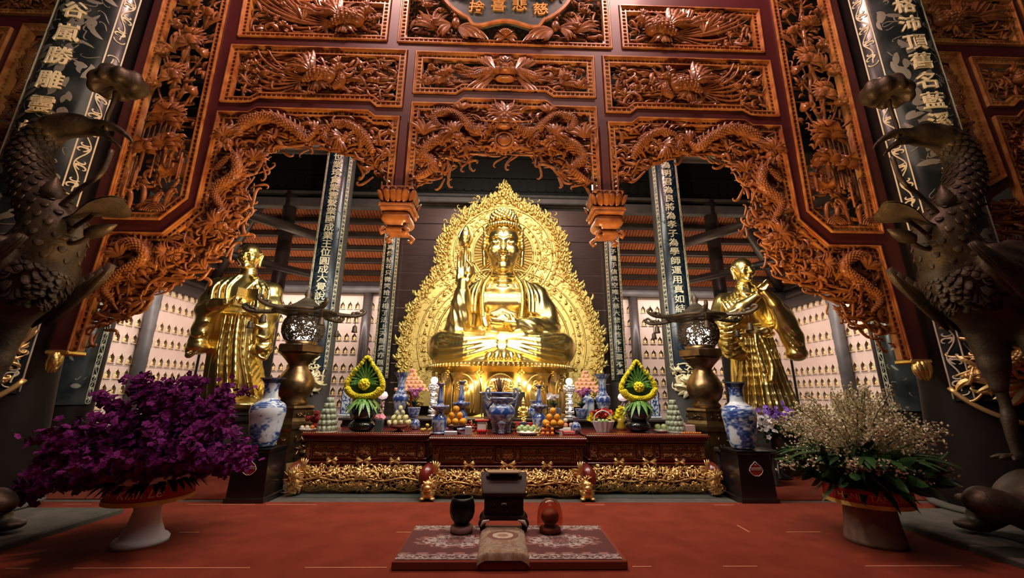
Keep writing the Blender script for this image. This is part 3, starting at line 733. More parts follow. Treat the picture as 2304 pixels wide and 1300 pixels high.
# --- burgundy frame, pierced by the panels
out=[(-5.93,1.98),(-5.66,1.98),*mx(ARC_C)[1:-1],(-1.64,4.43),(-1.47,4.43),*ARC_F[1:-1],(1.47,4.43),(1.64,4.43),*ARC_C[1:-1],(5.66,1.98),(5.93,1.98),(5.93,9.4),(-5.93,9.4)]
holes=[P_A,P_B,P_G,mx(P_A),mx(P_B),mx(P_G),P_D,P_E]
FRM=((0,SY,0),(1,0,0),(0,0,1))
fb=plate([out]+holes,.20,.018,FRM)
fb.build('frame',M_lacq,scr)
def tipball(b,x,z,sx):
    for k in range(5):
        a=np.linspace(0,1,7); b.tubes(np.column_stack([x+sx*.03*np.sin(a*2+k)+(k-2)*.04*(1-a),np.full(7,SY-.14+abs(k-2)*.02),z-.26*a])[None],(.05*np.sin(np.clip(a*.9+.1,0,1)*PI)+.008)[None],8,ref=(0,1,0))
    b.bbox((x,SY,z),(.30,.26,.06),.015)
for sx in(-1,1):
    b=MB(); tipball(b,sx*5.79,1.97,-sx); b.build('finial',M_goldr,scr,label='gilt leaf finial')
# --- panels
def panel(poly,seed,fill,motif,mname,mlabel,sx=1,sub=True):
    base=Carve(seed); inner=offset_poly(poly,.10); fill(base,[tuple(p) for p in inner])
    P=base.world('carved_panel',M_carve,scr,SY+.02,sx)
    bworld(pborder(poly),'panel_border',M_edge,P,SY-.07,sx)
    if motif:
        mo=Carve(seed+50); motif(mo); q=np.asarray(inner); lo,hi=q.min(0)-.02,q.max(0)+.02
        mo.mb.mapv(lambda v:np.column_stack([np.clip(v[:,0],lo[0],hi[0]),np.clip(v[:,1],lo[1],hi[1]),v[:,2]])); mo.world(mname,M_carve,P,SY-.02,sx,label=mlabel)
    return P
def skyfill(c,poly,k=1.):
    q=np.asarray(poly); A=abs(np.sum(q[:,0]*np.roll(q[:,1],-1)-q[:,1]*np.roll(q[:,0],-1)))/2*k
    c.bars(poly,int(22*A)); c.clouds(poly,int(62*A)); c.curls(poly,int(62*A)); c.flames(poly,int(34*A))
def mA(c): # phoenix facing in, long feathers swept to the outer corner
    c.phoenix((2.75,7.50),PI,.06,1.25)
    c.fan((3.1,7.45),.35,.35,8,1.25,.026,.06,np.linspace(.9,.5,8),M=14); c.fan((3.0,7.55),.9,.5,9,.62,.036,.09,.5); c.fan((2.9,7.5),2.1,.6,7,.55,.034,.09,.5)
    c.fan((3.4,7.5),1.5,.4,6,.4,.036,.08,.4)
def mB(c): # bird among lotus
    c.phoenix((3.05,6.36),PI,.06,1.15); c.lotus((3.85,6.40),.05,.13); c.bud((4.12,6.50),.05,.06,.8)
    c.lotus((2.15,6.35),.04,.11); c.stem([(3.85,6.38),(3.7,6.15),(3.4,6.08)],.016,.03)
    c.serpent([(2.75,6.20,.06),(2.62,6.32,.1),(2.68,6.48,.1),(2.83,6.42,.1)],.07,.03,False,30)
def mG(c):
    xs=5.2
    c.stem([(5.12,4.6),(5.18,5.4),(5.28,6.3),(5.2,7.2),(5.3,8.5)],.035,.02); c.stem([(5.25,4.9),(5.3,5.6),(5.12,6.3),(5.35,7.4)],.03,0)
    for u,v,k in((5.18,5.62,.24),(5.30,6.42,.18),(5.14,7.10,.20),(5.32,7.78,.19),(5.05,8.3,.17)): c.lotus((u,v),.08,k,.95)
    for u,v,k,a in((4.95,6.02,.08,2.1),(5.5,6.15,.085,1.0),(4.93,6.75,.08,2.2),(5.5,6.75,.09,.9),(5.42,7.3,.08,1.2),(4.98,7.55,.09,1.9),(5.5,8.05,.07,1.),(4.95,7.95,.07,2.1)):
        c.bud((u,v),.07,k,a); c.stem([(5.2,v-.45),(lerp(5.2,u,.6),v-.25),(u,v)],.016,.04)
    for u,v,k in((5.2,5.55,.22),(5.02,5.12,.16),(5.4,5.05,.17),(4.98,4.62,.13)): c.pad((u,v),.08,k,.8)
    for u,v,k in((5.2,5.50,.30),(5.1,5.08,.24),(5.38,5.0,.2),(5.28,6.28,.2),(5.15,6.95,.22)): c.fan((u,v),PI/2,1.75,9,k,.05,.09,.9,flat=.3); c.fan((u,v),PI/2,1.4,7,k*.75,.045,.13,.9,flat=.3)
    for i in range(7): c.stem([(5.02+i*.075,5.0),(5.02+i*.075,5.52)],.014,.09)
    # rocks, falls and waves
    for i in range(16):
        u=4.82+c.r.uniform(0,.75); v=4.75+c.r.uniform(-.1,.4); h=c.r.uniform(.2,.5); c.stem([(u,v),(u,v-h)],c.r.uniform(.012,.022),c.r.uniform(0,.1),6)
    for u,h in((4.92,.42),(5.08,.34),(5.24,.5),(5.42,.38),(5.55,.55)): c.spout(u,4.02,h,.06,.06,c.r.choice([-1,1]))
    c.waves(4.98,5.62,3.98,.15,2,.04)
    c.fan((5.15,8.0),2.2,.3,4,.7,.02,.03,.5,'leaf',M=14); c.fan((5.35,6.8),.9,.4,4,.4,.03,.05,.5)
    c.fan((5.0,7.3),2.0,.4,4,.4,.03,.05,.5)
def fG(c,poly): c.clouds(poly,46,(.12,.3)); c.curls(poly,90,(.1,.24)); c.flames(poly,60,(.1,.25)); c.bars(poly,14,(.15,.4))
def mE(c): # lion mask between lotus sprays
    for u,v,r in((0,6.60,(.19,.13,.10)),(0,6.52,(.10,.05,.10)),(-.09,6.65,(.055,.05,.05)),(.09,6.65,(.055,.05,.05)),(0,6.60,(.045,.05,.06)),(0,6.43,(.16,.035,.08))): c.mb.ball((u,v,.10+(.06 if r[0]<.11 else 0)),r,16,10)
    for u in(-.09,.09): c.mb.ball((u,6.65,.21),.022,8,6)
    for s_ in(-1,1):
        c.fan((s_*.14,6.60),PI/2-s_*1.35,.75,9,.42,.034,.08,.7); c.fan((s_*.18,6.50),PI/2-s_*1.9,.5,7,.55,.032,.06,.6)
        c.serpent([(s_*.25,6.62,.1),(s_*.36,6.52,.12),(s_*.50,6.48,.1),(s_*.62,6.55,.06)],.05,.03,False,30)
        c.lotus((s_*1.0,6.50),.05,.14,.8); c.lotus((s_*.75,6.68),.04,.09,.8); c.bud((s_*1.2,6.62),.05,.05,PI/2-s_*.5); c.bud((s_*1.28,6.42),.05,.05,PI/2-s_*.9)
        for q in range(5): c.stem([(s_*.6,6.38),(s_*(.8+.1*q),6.42+.02*q),(s_*(.95+.08*q),6.5+.05*q)],.013,.03)
        c.fan((s_*.9,6.42),PI/2-s_*.9,.7,7,.34,.03,.03,.6); c.fan((s_*1.25,6.32),PI/2-s_*.3,.9,5,.18,.03,.05,.6)
    c.fan((0,6.74),PI/2,1.3,11,.17,.028,.09,.4)
for sx,seed in((1,10),(-1,20)):
    panel(P_A,seed,skyfill,mA,'phoenix','phoenix with swept tail feathers',sx)
    panel(P_B,seed+1,skyfill,mB,'phoenix','scaly-breasted bird among lotus flowers',sx)
    panel(P_G,seed+2,fG,mG,'lotus_spray','lotus flowers rising over carved waves',sx)
panel(P_E,31,lambda c,p:skyfill(c,p,.8),mE,'lion_mask','lion mask between lotus sprays')
# --- plaque panel with hexagon lattice
def fD(c,poly):
    h=.062
    mb=c.mb; i=0
    for v in np.arange(7.22,9.,h*1.5):
        for u in np.arange(-1.7,1.71,h*math.sqrt(3)):
            uu=u+(i%2)*h*math.sqrt(3)/2; 
            if abs(uu)>1.66: continue
            a=np.arange(6)/6*2*PI+PI/6; mb.tubes(np.column_stack([uu+np.cos(a)*h,v+np.sin(a)*h,np.full(6,-.02)])[None],np.full((1,6),.010),4,ref=(0,0,1),closed=True,smooth=False)
        i+=1
    L=[(-1.66,7.2),(-.3,7.2),(-1.15,7.8),(-1.1,8.9),(-1.66,8.9)]
    for q in(L,[(-u,v) for u,v in L]):
        c.clouds(q,26,(.15,.4)); c.curls(q,22); c.flames(q,12)
def mD(c):
    c.lotus((0,7.32),.09,.15,1.); c.fan((0,7.29),PI/2,1.9,9,.2,.035,.07,.8)
    for s_ in(-1,1):
        for k,(u,v,r) in enumerate(((1.18,7.52,.15),(1.12,7.78,.11),(1.35,7.9,.1))): c.lotus((s_*u,v),.07,r,.8)
        c.fan((s_*1.2,7.45),PI/2-s_*.4,.8,9,.4,.03,.05,.6); c.stem([(s_*1.0,7.3),(s_*1.25,7.6),(s_*1.45,8.1)],.014,.05)
        # kneeling winged attendants
        c.mb.ball((s_*.84,7.52,.12),(.07,.10,.06),12,8); c.mb.ball((s_*.86,7.66,.12),(.042,.048,.042),12,8); c.fan((s_*.86,7.69),PI/2,1.1,5,.09,.014,.13,.4)
        c.fan((s_*.84,7.45),PI/2+s_*2.0,.35,8,.62,.045,.10,np.full(8,s_*.9),M=14); c.fan((s_*.80,7.42),PI/2+s_*1.8,.5,8,.42,.05,.12,np.full(8,s_*.9)); c.fan((s_*.9,7.5),PI/2-s_*1.9,.5,6,.3,.04,.10,.5)
pD=panel(P_D,41,fD,mD,'lotus_attendants','lotus and kneeling winged figures below the name board')
bd=[(1.18*math.cos(a)*(1.0),8.35+.93*math.sin(a)-.0) for a in np.linspace(-2.9,-.24,30)]
bd=[(u*1.0,v+.11*math.cos(u*5.2)*(abs(u)<.6)) for u,v in bd]; bd=bd+[(1.2,9.3),(-1.2,9.3)]
b=plate([bd],.06,.01,((0,SY-.14,0),(1,0,0),(0,0,1))); nb_=b.build('name_board',mat('slate name board',(.035,.05,.055),.45,col2=(.075,.095,.10),scale=3),scr)
b=MB()
for u,v,ch,rt in((-.50,7.80,'捨',.08),(-.13,7.86,'喜',.02),(.23,7.87,'悲',-.02),(.59,7.80,'慈',-.08)):
    text(ch,.27,.03,((u,SY-.185,v),(math.cos(rt),0,math.sin(-rt)),(math.sin(rt),0,math.cos(rt))),b,bold=.012)
b.build('board_lettering',mat('ochre gilt letters',(.62,.34,.10),.45,.5),nb_,label='ochre characters')
b=MB(); strip(b,[(u,v) for u,v in bd[::-1]],0,-.05,.0,.05); b=MB().merge(b)
bworld(b,'board_rim',M_edge,nb_,SY-.15)
for s_ in(-1,1):
    c=Carve(77); q=[(s_*.35,8.0),(s_*1.05,8.0),(s_*1.1,8.6),(s_*.35,8.6)]; c.clouds(q,10,(.2,.4)); c.curls(q,10); c.serpent([(s_*.95,8.25,.04),(s_*.75,8.12,.08),(s_*.58,8.25,.06),(s_*.5,8.5,.04)],.07,.035); c.world('board_dragon',M_carve,nb_,SY-.15)
# --- arches
def arch(border,inside,seed,fill,dr,label,sx=1):
    base=Carve(seed); poly=list(border)+list(inside[::-1]); fill(base,poly)
    P=base.world('carved_arch',M_carve,scr,SY+.02,sx)
    bb=[tuple(p) for p in border][::-1]
    bworld(pborder(bb,False,.112),'panel_border',M_edge,P,SY-.07,sx)
    mo=Carve(seed+50); dr(mo); mo.world('dragon',M_carve,P,SY-.02,sx,label=label); return P
def edgecurls(c,inside,n,out=.10):
    "ragged cloud ends along the opening"
    I=spline(inside,n); T=unit(np.gradient(I,axis=0)); N=np.stack([-T[:,1],T[:,0]],-1)
    K=len(I); sg=c.r.choice([-1,1],K); a=np.arctan2(T[:,1],T[:,0])+sg*.0+c.r.normal(0,.5,K)+np.where(c.r.random(K)<.5,PI,0)
    P=c.arc(I+N*c.r.uniform(0,.05,K)[:,None]*0,a,c.r.uniform(.18,.34,K),c.r.normal(0,.4,K),sg*c.r.uniform(3,6,K),4,14)
    c.stroke(P,c.r.uniform(0,.08,K),c.r.uniform(.014,.024,K),'taper',6,.8)
def fC(c,poly):
    q=np.asarray(poly)
    skyfill(c,poly,1.5); edgecurls(c,IN_C,64)
    c.clouds([(1.7,4.5),(1.7,5.1),(2.7,5.2),(2.2,4.85)],16,(.2,.5)); c.clouds([(4.2,3.2),(4.5,3.7),(5.55,3.6),(5.55,2.3),(4.9,2.75)],40,(.25,.6)); c.flames([(3.75,4.0),(4.4,4.9),(4.4,4.1),(4.1,3.5)],30)
    # long ragged cloud tongues of the lower bracket
    for u,v,L in((4.1,3.28,.5),(4.25,3.12,.6),(4.55,2.98,.5),(4.75,2.86,.55),(4.9,2.72,.5),(5.0,2.58,.45),(5.15,2.46,.35),(4.45,3.05,.5),(4.8,2.95,.6)):
        P=c.arc([(u-.12,v)],[c.r.normal(0,.06)],[L],[c.r.normal(0,.1)],[c.r.choice([-1,1])*3.],6,16); c.stroke(P,[c.r.uniform(0,.08)],[.03],'taper',7,.7)
def dC(c):
    c.serpent([(2.0,5.05,.05),(2.2,5.35,.1),(2.5,5.5,.1),(2.75,5.32,.1),(2.62,5.18,.12),(2.45,5.28,.1)],.08,.035)
    c.dhead((2.42,5.25),2.6,.12,.9)
    c.serpent([(4.2,5.25,.05),(3.95,5.5,.1),(3.6,5.58,.12),(3.25,5.42,.1),(3.05,5.25,.08),(2.9,5.42,.05)],.085,.035)
    c.dhead((4.15,5.12),-1.9,.14,.95); c.leg((3.5,5.4),-1.8,.1); c.leg((2.6,5.42),-1.4,.1); c.fan((2.95,5.35),2.2,.7,7,.24,.03,.06,.6)
    c.serpent([(4.3,4.7,.06),(4.05,4.9,.1),(3.95,4.6,.12),(4.2,4.35,.1),(4.1,4.1,.1),(3.95,3.9,.1)],.075,.035); c.dhead((3.98,3.75),-2.6,.14,.95)
    c.fan((3.75,4.85),2.0,.9,7,.22,.026,.08,.5)
    c.serpent([(5.5,3.45,.05),(5.2,3.5,.1),(4.95,3.3,.12),(5.2,3.05,.12),(5.4,2.85,.1),(5.25,2.65,.08)],.075,.035); c.dhead((4.6,3.35),2.9,.12,.8); c.leg((5.1,3.2),-2.2,.12)
    c.fan((5.3,3.3),1.,.9,7,.24,.03,.1,.6); c.flames([(4.4,3.2),(4.5,3.6),(5.5,3.6),(5.5,2.7),(4.9,2.9)],40)
def fF(c,poly):
    skyfill(c,poly,1.25); edgecurls(c,IN_F,48)
    for s_ in(-1,1):
        c.clouds([(s_*1.4,4.55),(s_*1.4,5.0),(s_*.95,5.0),(s_*.95,4.75)],16,(.15,.4))
        P=c.arc([(s_*.1,5.10+.03*0)],[PI/2-s_*PI/2],[.6],[0.],[s_*4.],8,16); c.stroke(P,[.05],[.018],'taper',6,.8)
def dF(c):
    # frontal dragon head over the sun disc
    for u,v,w_,r in((0,5.62,.16,(.15,.12,.10)),(0,5.55,.24,(.075,.05,.06)),(-.075,5.68,.22,(.045,.04,.04)),(.075,5.68,.22,(.045,.04,.04)),(0,5.47,.20,(.11,.04,.06)),(0,5.62,.25,(.03,.06,.05))): c.mb.ball((u,v,w_),r,14,9)
    c.fan((0,5.66),PI/2,1.7,15,.30,.032,.16,.5); c.fan((0,5.62),PI/2,2.3,13,.24,.03,.20,.6)
    for s_ in(-1,1):
        c.stroke(c.arc([(s_*.1,5.74)],[PI/2-s_*.4],[.28],[s_*.9],[-s_*2.],3,12),[.2],[.02],'tail',6,1.)
        c.stroke(c.arc([(s_*.09,5.52)],[PI/2-s_*1.4],[.42],[-s_*.9],[s_*4.],3,14),[.24],[.012],'tail',5,1.)
        c.serpent([(s_*.2,5.55,.1),(s_*.45,5.42,.12),(s_*.62,5.6,.1),(s_*.85,5.78,.08),(s_*1.1,5.7,.1),(s_*1.0,5.5,.1),(s_*.7,5.55,.04)],.075,.035,M=80)
        c.dhead((s_*.72,5.28),PI/2+s_*2.2,.16,.95); c.serpent([(s_*.78,5.3,.1),(s_*1.05,5.25,.12),(s_*1.22,5.0,.12),(s_*1.05,4.82,.12),(s_*1.2,4.66,.1),(s_*1.38,4.6,.06)],.075,.035)
        c.fan((s_*1.25,5.35),PI/2+s_*.2,.8,8,.3,.03,.1,.6); c.leg((s_*1.1,5.0),PI/2-s_*2.6,.12); c.leg((s_*.4,5.5),-PI/2,.14)
        c.fan((s_*.7,5.8),PI/2,.8,7,.2,.026,.08,.5)
    t=np.linspace(0,2*PI,25)[:-1]; c.mb.tubes(np.column_stack([.135*np.cos(t),5.28+.135*np.sin(t),np.full(24,.12)])[None],np.full((1,24),.022),6,ref=(0,0,1),closed=True)
    c.mb.ball((0,5.28,.10),(.115,.115,.07),20,12); c.fan((0,5.28),PI/2,PI*.92,16,.24,.03,.07,.4)
for sx,seed in((1,110),(-1,120)): arch(ARC_C,IN_C,seed,fC,dC,'pair of dragons in cloud scrolls',sx)
arch(ARC_F,IN_F,130,fF,dF,'frontal dragon above a sun disc')
# --- drop posts with lotus capitals
for sx in(-1,1):
    p=MB(); x=sx*1.555
    p.box((x,SY-.13,5.0),(.115,.06,1.15)); o=p.build('drop_post',M_lacq,scr)
    p=MB()
    for zz,w_,h in((4.40,.46,.045),(4.13,.50,.05),(4.08,.44,.05)): p.bbox((x,SY,zz),(w_,.46,h),.012)
    prof=[(.17,4.06),(.23,4.02),(.255,3.97),(.255,3.92),(.22,3.87),(.15,3.84),(.15,3.82),(.19,3.80),(.20,3.76),(.13,3.74),(.05,3.73)]
    p.lathe([(r*.80,z) for r,z in prof],(x,SY,0),32,sq=True,a0=PI/32)
    for s1 in(-1,1):
        for yy in(-.18,.18): p.tube([(x+s1*.14,SY+yy,3.79),(x+s1*.20,SY+yy,3.74),(x+s1*.17,SY+yy,3.69),(x+s1*.12,SY+yy,3.72)],[.03,.032,.028,.02],8)
    p.build('bracket',M_carve,o)
    c=Carve(300+sx)
    m=MB()
    for row,(n,R,z,L) in enumerate(((18,.22,4.14,.20),(16,.20,4.15,.25),(14,.14,4.16,.28),(10,.08,4.18,.30))):
        a=np.arange(n)/n*2*PI+row*.2; t=np.linspace(0,1,7)
        k=np.minimum(1/np.maximum(abs(np.cos(a)),1e-6),1/np.maximum(abs(np.sin(a)),1e-6))*.9
        rr=R*k[:,None]*(1+.42*t[None]*(1-.4*row/3)); P=np.stack([x+np.cos(a)[:,None]*rr,SY+np.sin(a)[:,None]*rr,z+L*np.sin(t*1.7)[None]+0*rr],-1)
        ref=np.stack([np.cos(a),np.sin(a),0*a],-1)[:,None,:]; m.tubes(P,np.broadcast_to((.055*np.sin(np.clip(t**.8*.97,0,1)*PI)+.004)[None],(n,7)),6,ref=ref,flat=.35)
    m.build('lotus_capital',M_carve,o)
# --- side screens beyond the big columns
RP=[[(6.85,7.45),(9.1,7.45),(9.15,8.45),(6.85,8.45)],[(6.85,4.4),(7.55,4.66),(7.92,4.86),(7.84,7.25),(6.85,7.25)],[(8.03,6.17),(8.45,6.17),(8.6,6.30),(9.9,6.30),(9.9,7.17),(8.0,7.17)],[(9.3,7.45),(10.6,7.45),(10.6,8.5),(9.3,8.5)]]
ARC_S=[(8.06,4.3),(8.06,5.98),(8.45,5.98),(8.6,6.12),(10.4,6.12),(10.4,4.6)]
IN_S=[(7.3,3.9),(7.7,3.75),(8.2,3.95),(8.7,4.35),(9.1,4.75),(9.6,4.95),(10.4,5.0)]
for sx,nm in((1,'right'),(-1,'left')):
    s2=thing('carved_screen','carved wooden side screen partly hidden behind the %s crane'%nm,'carved screen',(sx*8.5,SY,0))
    OUT=[(6.7,3.9),(7.3,3.9),(7.62,4.5),(8.04,4.75),(8.04,5.98),(8.45,5.98),(8.6,6.12),(10.6,6.12),(10.9,6.12),(10.9,9.2),(6.7,9.2)]
    q=(lambda P:P) if sx>0 else mx
    fb=plate([q(OUT)]+[q(p) for p in RP],.2,.018,FRM); fb.build('frame',M_lacq,s2)
    old=scr; scr=s2
    panel(RP[0],200,lambda c,p:skyfill(c,p,1.),lambda c:(c.phoenix((7.9,7.9),PI,.06,1.2),c.fan((8.2,7.95),.6,.4,9,.9,.036,.08,.5)),'phoenix','phoenix in flight',sx)
    panel(RP[1],201,lambda c,p:skyfill(c,p,1.2),lambda c:(c.stem([(7.4,4.9),(7.45,5.8),(7.3,6.6)],.03,.04),c.serpent([(7.25,6.9,.05),(7.5,6.6,.1),(7.45,6.2,.1),(7.6,5.9,.1)],.07,.035),c.lotus((7.4,5.75),.08,.2,.95),c.lotus((7.45,5.2),.08,.18,.95),c.lotus((7.3,6.4),.06,.15)),'lotus_spray','lotus stems',sx)
    panel(RP[2],202,lambda c,p:skyfill(c,p,1.),lambda c:(c.phoenix((8.9,6.7),PI,.06,1.),),'phoenix','bird in cloud scrolls',sx)
    panel(RP[3],203,lambda c,p:skyfill(c,p,1.),None,'','',sx)
    def fS(c,poly): skyfill(c,poly,1.2); edgecurls(c,IN_S,50); c.clouds([(7.4,3.9),(7.6,4.4),(9.0,5.2),(8.6,4.4),(8.2,4.0)],40,(.2,.6)); c.flames([(7.4,3.9),(7.6,4.4),(9.0,5.2),(8.6,4.4),(8.2,4.0)],30)
    def dS(c):
        c.serpent([(10.0,5.6,.05),(9.6,5.8,.1),(9.2,5.5,.12),(8.8,5.7,.1),(8.4,5.4,.1),(8.6,5.1,.1)],.09,.04); c.dhead((8.7,4.95),-2.3,.14,1.); c.dhead((8.0,4.3),3.0,.1,.9); c.fan((9.3,5.3),-.5,.9,9,.35,.035,.1,.5)
        for u,v,L in((7.35,4.25,.6),(7.4,4.1,.7),(7.6,3.95,.6),(7.9,4.2,.7),(8.2,4.4,.7),(7.5,4.4,.6)):
            P=c.arc([(u,v)],[c.r.normal(0,.08)],[L],[0.],[c.r.choice([-1,1])*3.],6,16); c.stroke(P,[c.r.uniform(0,.08)],[.03],'taper',7,.7)
    arch(ARC_S,IN_S,204,fS,dS,'dragon in cloud scrolls',sx); scr=old
# ================================================================ gilt statues (signed-distance sculpting)
def sculpt_head(c,k,bald=True,yaw=0.,vox=.013,tilt=0.,expr=0.):
    "c = head centre, k = scale; faces -y turned by yaw; returns MB in world coordinates"
    s=Sdf((-.56,-.62,-.95),(.56,.62,.62),vox/k)
    s.ell((0,.05,.10),(.36,.45,.42)); s.ell((0,-.08,-.20),(.275,.30,.33),k=.12); s.ell((0,-.29,-.43),(.125,.11,.10),k=.08)
    for x in(-1,1):
        s.ell((x*.17,-.25,-.13),(.14,.13,.14),k=.10)
        s.ell((x*.155,-.45,.02),(.11,.075,.062),k=.05,op='s')
        s.chain([(x*.05,-.395,.09),(x*.15,-.405,.145),(x*.26,-.33,.115)],[.02,.024,.012],k=.035)
        s.ell((x*.155,-.352,.012),(.098,.062,.055),k=.012)
        s.chain([(x*.06,-.395,.0),(x*.15,-.425,-.016),(x*.245,-.36,.004)],[.010,.010,.008],k=.008,op='s')
        s.ell((x*.058,-.43,-.165),(.045,.05,.036),k=.03)
        s.chain([(x*.095,-.40,-.15),(x*.15,-.36,-.25)],[.008,.006],k=.03,op='s')
        # ears with long lobes
        s.chain([(x*.355,-.02,.10),(x*.385,.05,.15),(x*.405,.10,.06),(x*.39,.07,-.08),(x*.375,.03,-.22),(x*.37,.02,-.34)],[.035,.04,.042,.038,.046,.050],k=.02)
        s.ell((x*.42,.03,.05),(.03,.045,.08),k=.02,op='s')
    s.chain([(0,-.385,.08),(0,-.43,-.04),(0,-.485,-.13)],[.034,.04,.056],k=.04); s.ell((0,-.49,-.145),(.06,.055,.05),k=.03)
    s.chain([(-.105,-.355,-.268),(-.04,-.40,-.252),(0,-.405,-.258),(.04,-.40,-.252),(.105,-.355,-.268)],[.014,.026,.024,.026,.014],k=.02)
    s.ell((0,-.385,-.308),(.082,.042,.034),k=.02)
    s.chain([(-.10,-.39,-.282),(0,-.44,-.280),(.10,-.39,-.282)],[.008,.010,.008],k=.012,op='s')
    s.cap((0,.06,-.30),(0,.10,-.92),.215,.25,k=.06)
    for z in(-.60,-.70,-.80):
        s.put(lambda x,y,zz:np.sqrt((np.sqrt(x*x+(y-.085)**2)-.245)**2+(zz-z)**2)-.03,(-.3,-.25,z-.04),(.3,.4,z+.04),k=.03)
    mb=s.tomb(); R=rotm(tilt,0,yaw); c=np.asarray(c,float)
    mb.mapv(lambda v:(v*k)@R.T+c); return mb
def hairdo(mb,c,k,R=np.eye(3)):
    n=520; i=np.arange(n)+.5; ph=np.arccos(1-2*i/n); th=PI*(1+5**.5)*i
    D=np.stack([np.cos(th)*np.sin(ph),np.sin(th)*np.sin(ph),np.cos(ph)],-1)
    P=D*np.array([.385,.475,.45])+np.array([0,.05,.10])
    face=(P[:,1]<.10)&(P[:,2]<.385-.0*P[:,1])&(np.abs(P[:,0])<.345)
    low=P[:,2]<-.30; P=P[~face&~low&~((np.abs(P[:,0])>.3)&(P[:,1]<.12)&(P[:,2]<.0))]
    side=np.array([(x*.37,-.06-.02*j,.36-.075*j) for x in(-1,1) for j in range(6)])
    n2=110; i=np.arange(n2)+.5; ph=np.arccos(1-1.05*i/n2); th=PI*(1+5**.5)*i
    U=np.stack([np.cos(th)*np.sin(ph),np.sin(th)*np.sin(ph),np.cos(ph)],-1)*np.array([.27,.27,.26])+np.array([0,.06,.56])
    row=np.array([(.345*math.sin(a),.02-.40*math.cos(a),.375+.03*math.cos(a)) for a in np.linspace(-1.35,1.35,19)])
    A=np.concatenate([P,U,side,row]); mb.inst(SPH(8,6),[xf(np.eye(3)*.042*k,(p*k)@R.T+c) for p in A])
    mb.ball(np.array((0,.06,.56))*k+c,np.array((.26,.26,.25))*k,20,12); return mb
def sculpt_hand(s,o,R,L,side=1,curl=(0,0,0,0,0),spread=.12,k=.012):
    "hand into Sdf s: o wrist, R columns = (toward thumb, palm normal, fingers); L = hand length; five separate fingers"
    o=np.asarray(o,float); w=lambda a,b,c:o+R@(np.array([a,b,c])*L)
    s.box(w(0,0,.24),np.array([.19,.065,.24])*L,rot=R,r=.06*L,k=.03)
    s.ell(w(.13,.05,.17),np.array([.10,.07,.16])*L,rot=R,k=.03); s.ell(w(-.12,.04,.17),np.array([.07,.06,.16])*L,rot=R,k=.03)
    for i,(x,l,r) in enumerate(((.145,.46,.050),(.05,.52,.053),(-.05,.48,.050),(-.14,.37,.044))):
        a=(1.5-i)*spread; p=w(x,0,.46); d=np.array([math.sin(a),0,math.cos(a)]); c=curl[i+1]; pts=[p]; ang=0
        for sgl in(.45,.32,.23):
            ang+=c; dd=np.array([d[0]*math.cos(ang),math.sin(ang),d[2]*math.cos(ang)]); pts.append(pts[-1]+R@dd*l*L*sgl)
        s.chain(pts,np.array([r,r*.98,r*.9,r*.72])*L,k=.008)
    pts=[w(.15,.02,.10),w(.27,.07+.1*curl[0],.24),w(.31-.1*curl[0],.11+.2*curl[0],.40),w(.30-.25*curl[0],.13+.3*curl[0],.52)]
    s.chain(pts,np.array([.075,.062,.054,.042])*L,k=.01)
GOLDS=[M_gold]
# ---------------------------------------------------------------- the great seated statue
BX,BY,BZ=.02,10.6,2.19
bud_=thing('seated_statue','colossal polished gold seated statue with curled hair holding up a lotus bud','statue',(BX,BY,BZ))
s=Sdf((-2.05,-1.35,-.03),(2.05,1.0,2.75),.024)
# crossed legs
for x in(-1,1):
    s.chain([(x*.55,.25,.55),(x*1.15,-.25,.47),(x*1.45,-.42,.42)],[.55,.47,.42],k=.10)
    s.chain([(x*1.45,-.42,.40),(x*.85,-.80,.34),(x*.1,-.92,.30)],[.40,.33,.28],k=.10)
s.ell((0,-.1,.38),(1.5,.85,.40),k=.12)
s.chain([(-.95,-.62,.62),(-.35,-.85,.58),(.25,-.9,.55)],[.20,.19,.16],k=.06); s.chain([(1.0,-.60,.60),(.5,-.85,.62),(.15,-.92,.62)],[.19,.18,.14],k=.05)
s.put(lambda x,y,z:np.maximum(np.sqrt((x/1.80)**2+((y+.05)/1.12)**2)*1.1-1.1,np.abs(z-.05)-.07),(-1.9,-1.3,-.05),(1.9,1.1,.15),k=.05)
# torso
s.ell((0,.20,1.05),(.80,.52,.75),k=.12); s.ell((0,.18,1.75),(.84,.47,.62),k=.15); s.ell((0,.22,2.15),(.70,.36,.30),k=.15)
for x in(-1,1): s.ell((x*.30,-.20,1.72),(.32,.18,.26),k=.12); s.ell((x*.86,.22,2.02),(.27,.30,.34),k=.14)
s.cap((0,.20,2.15),(0,.16,2.72),.30,.26,k=.14)
# left arm (viewer's right): sleeve down to elbow, forearm over the lap
s.chain([(.98,.20,1.95),(1.16,.10,1.45),(1.24,-.02,1.02)],[.30,.33,.34],k=.08); s.chain([(1.22,-.10,.98),(.75,-.52,.96),(.32,-.72,.95)],[.30,.25,.19],k=.08)
# right arm (viewer's left): upper arm, raised forearm in a hanging sleeve
s.chain([(-.95,.20,1.95),(-1.10,.02,1.50),(-1.12,-.22,1.15)],[.29,.31,.30],k=.08); s.chain([(-1.12,-.25,1.10),(-1.08,-.42,1.55),(-1.05,-.50,1.86)],[.27,.24,.19],k=.06)
s.chain([(-1.06,-.46,1.80),(-1.10,-.34,1.2),(-1.18,-.28,.85)],[.20,.30,.34],k=.08,sq=(1,.85,1))
s.chain([(-1.04,-.50,1.80),(-1.05,-.54,2.05)],[.155,.14],k=.02)
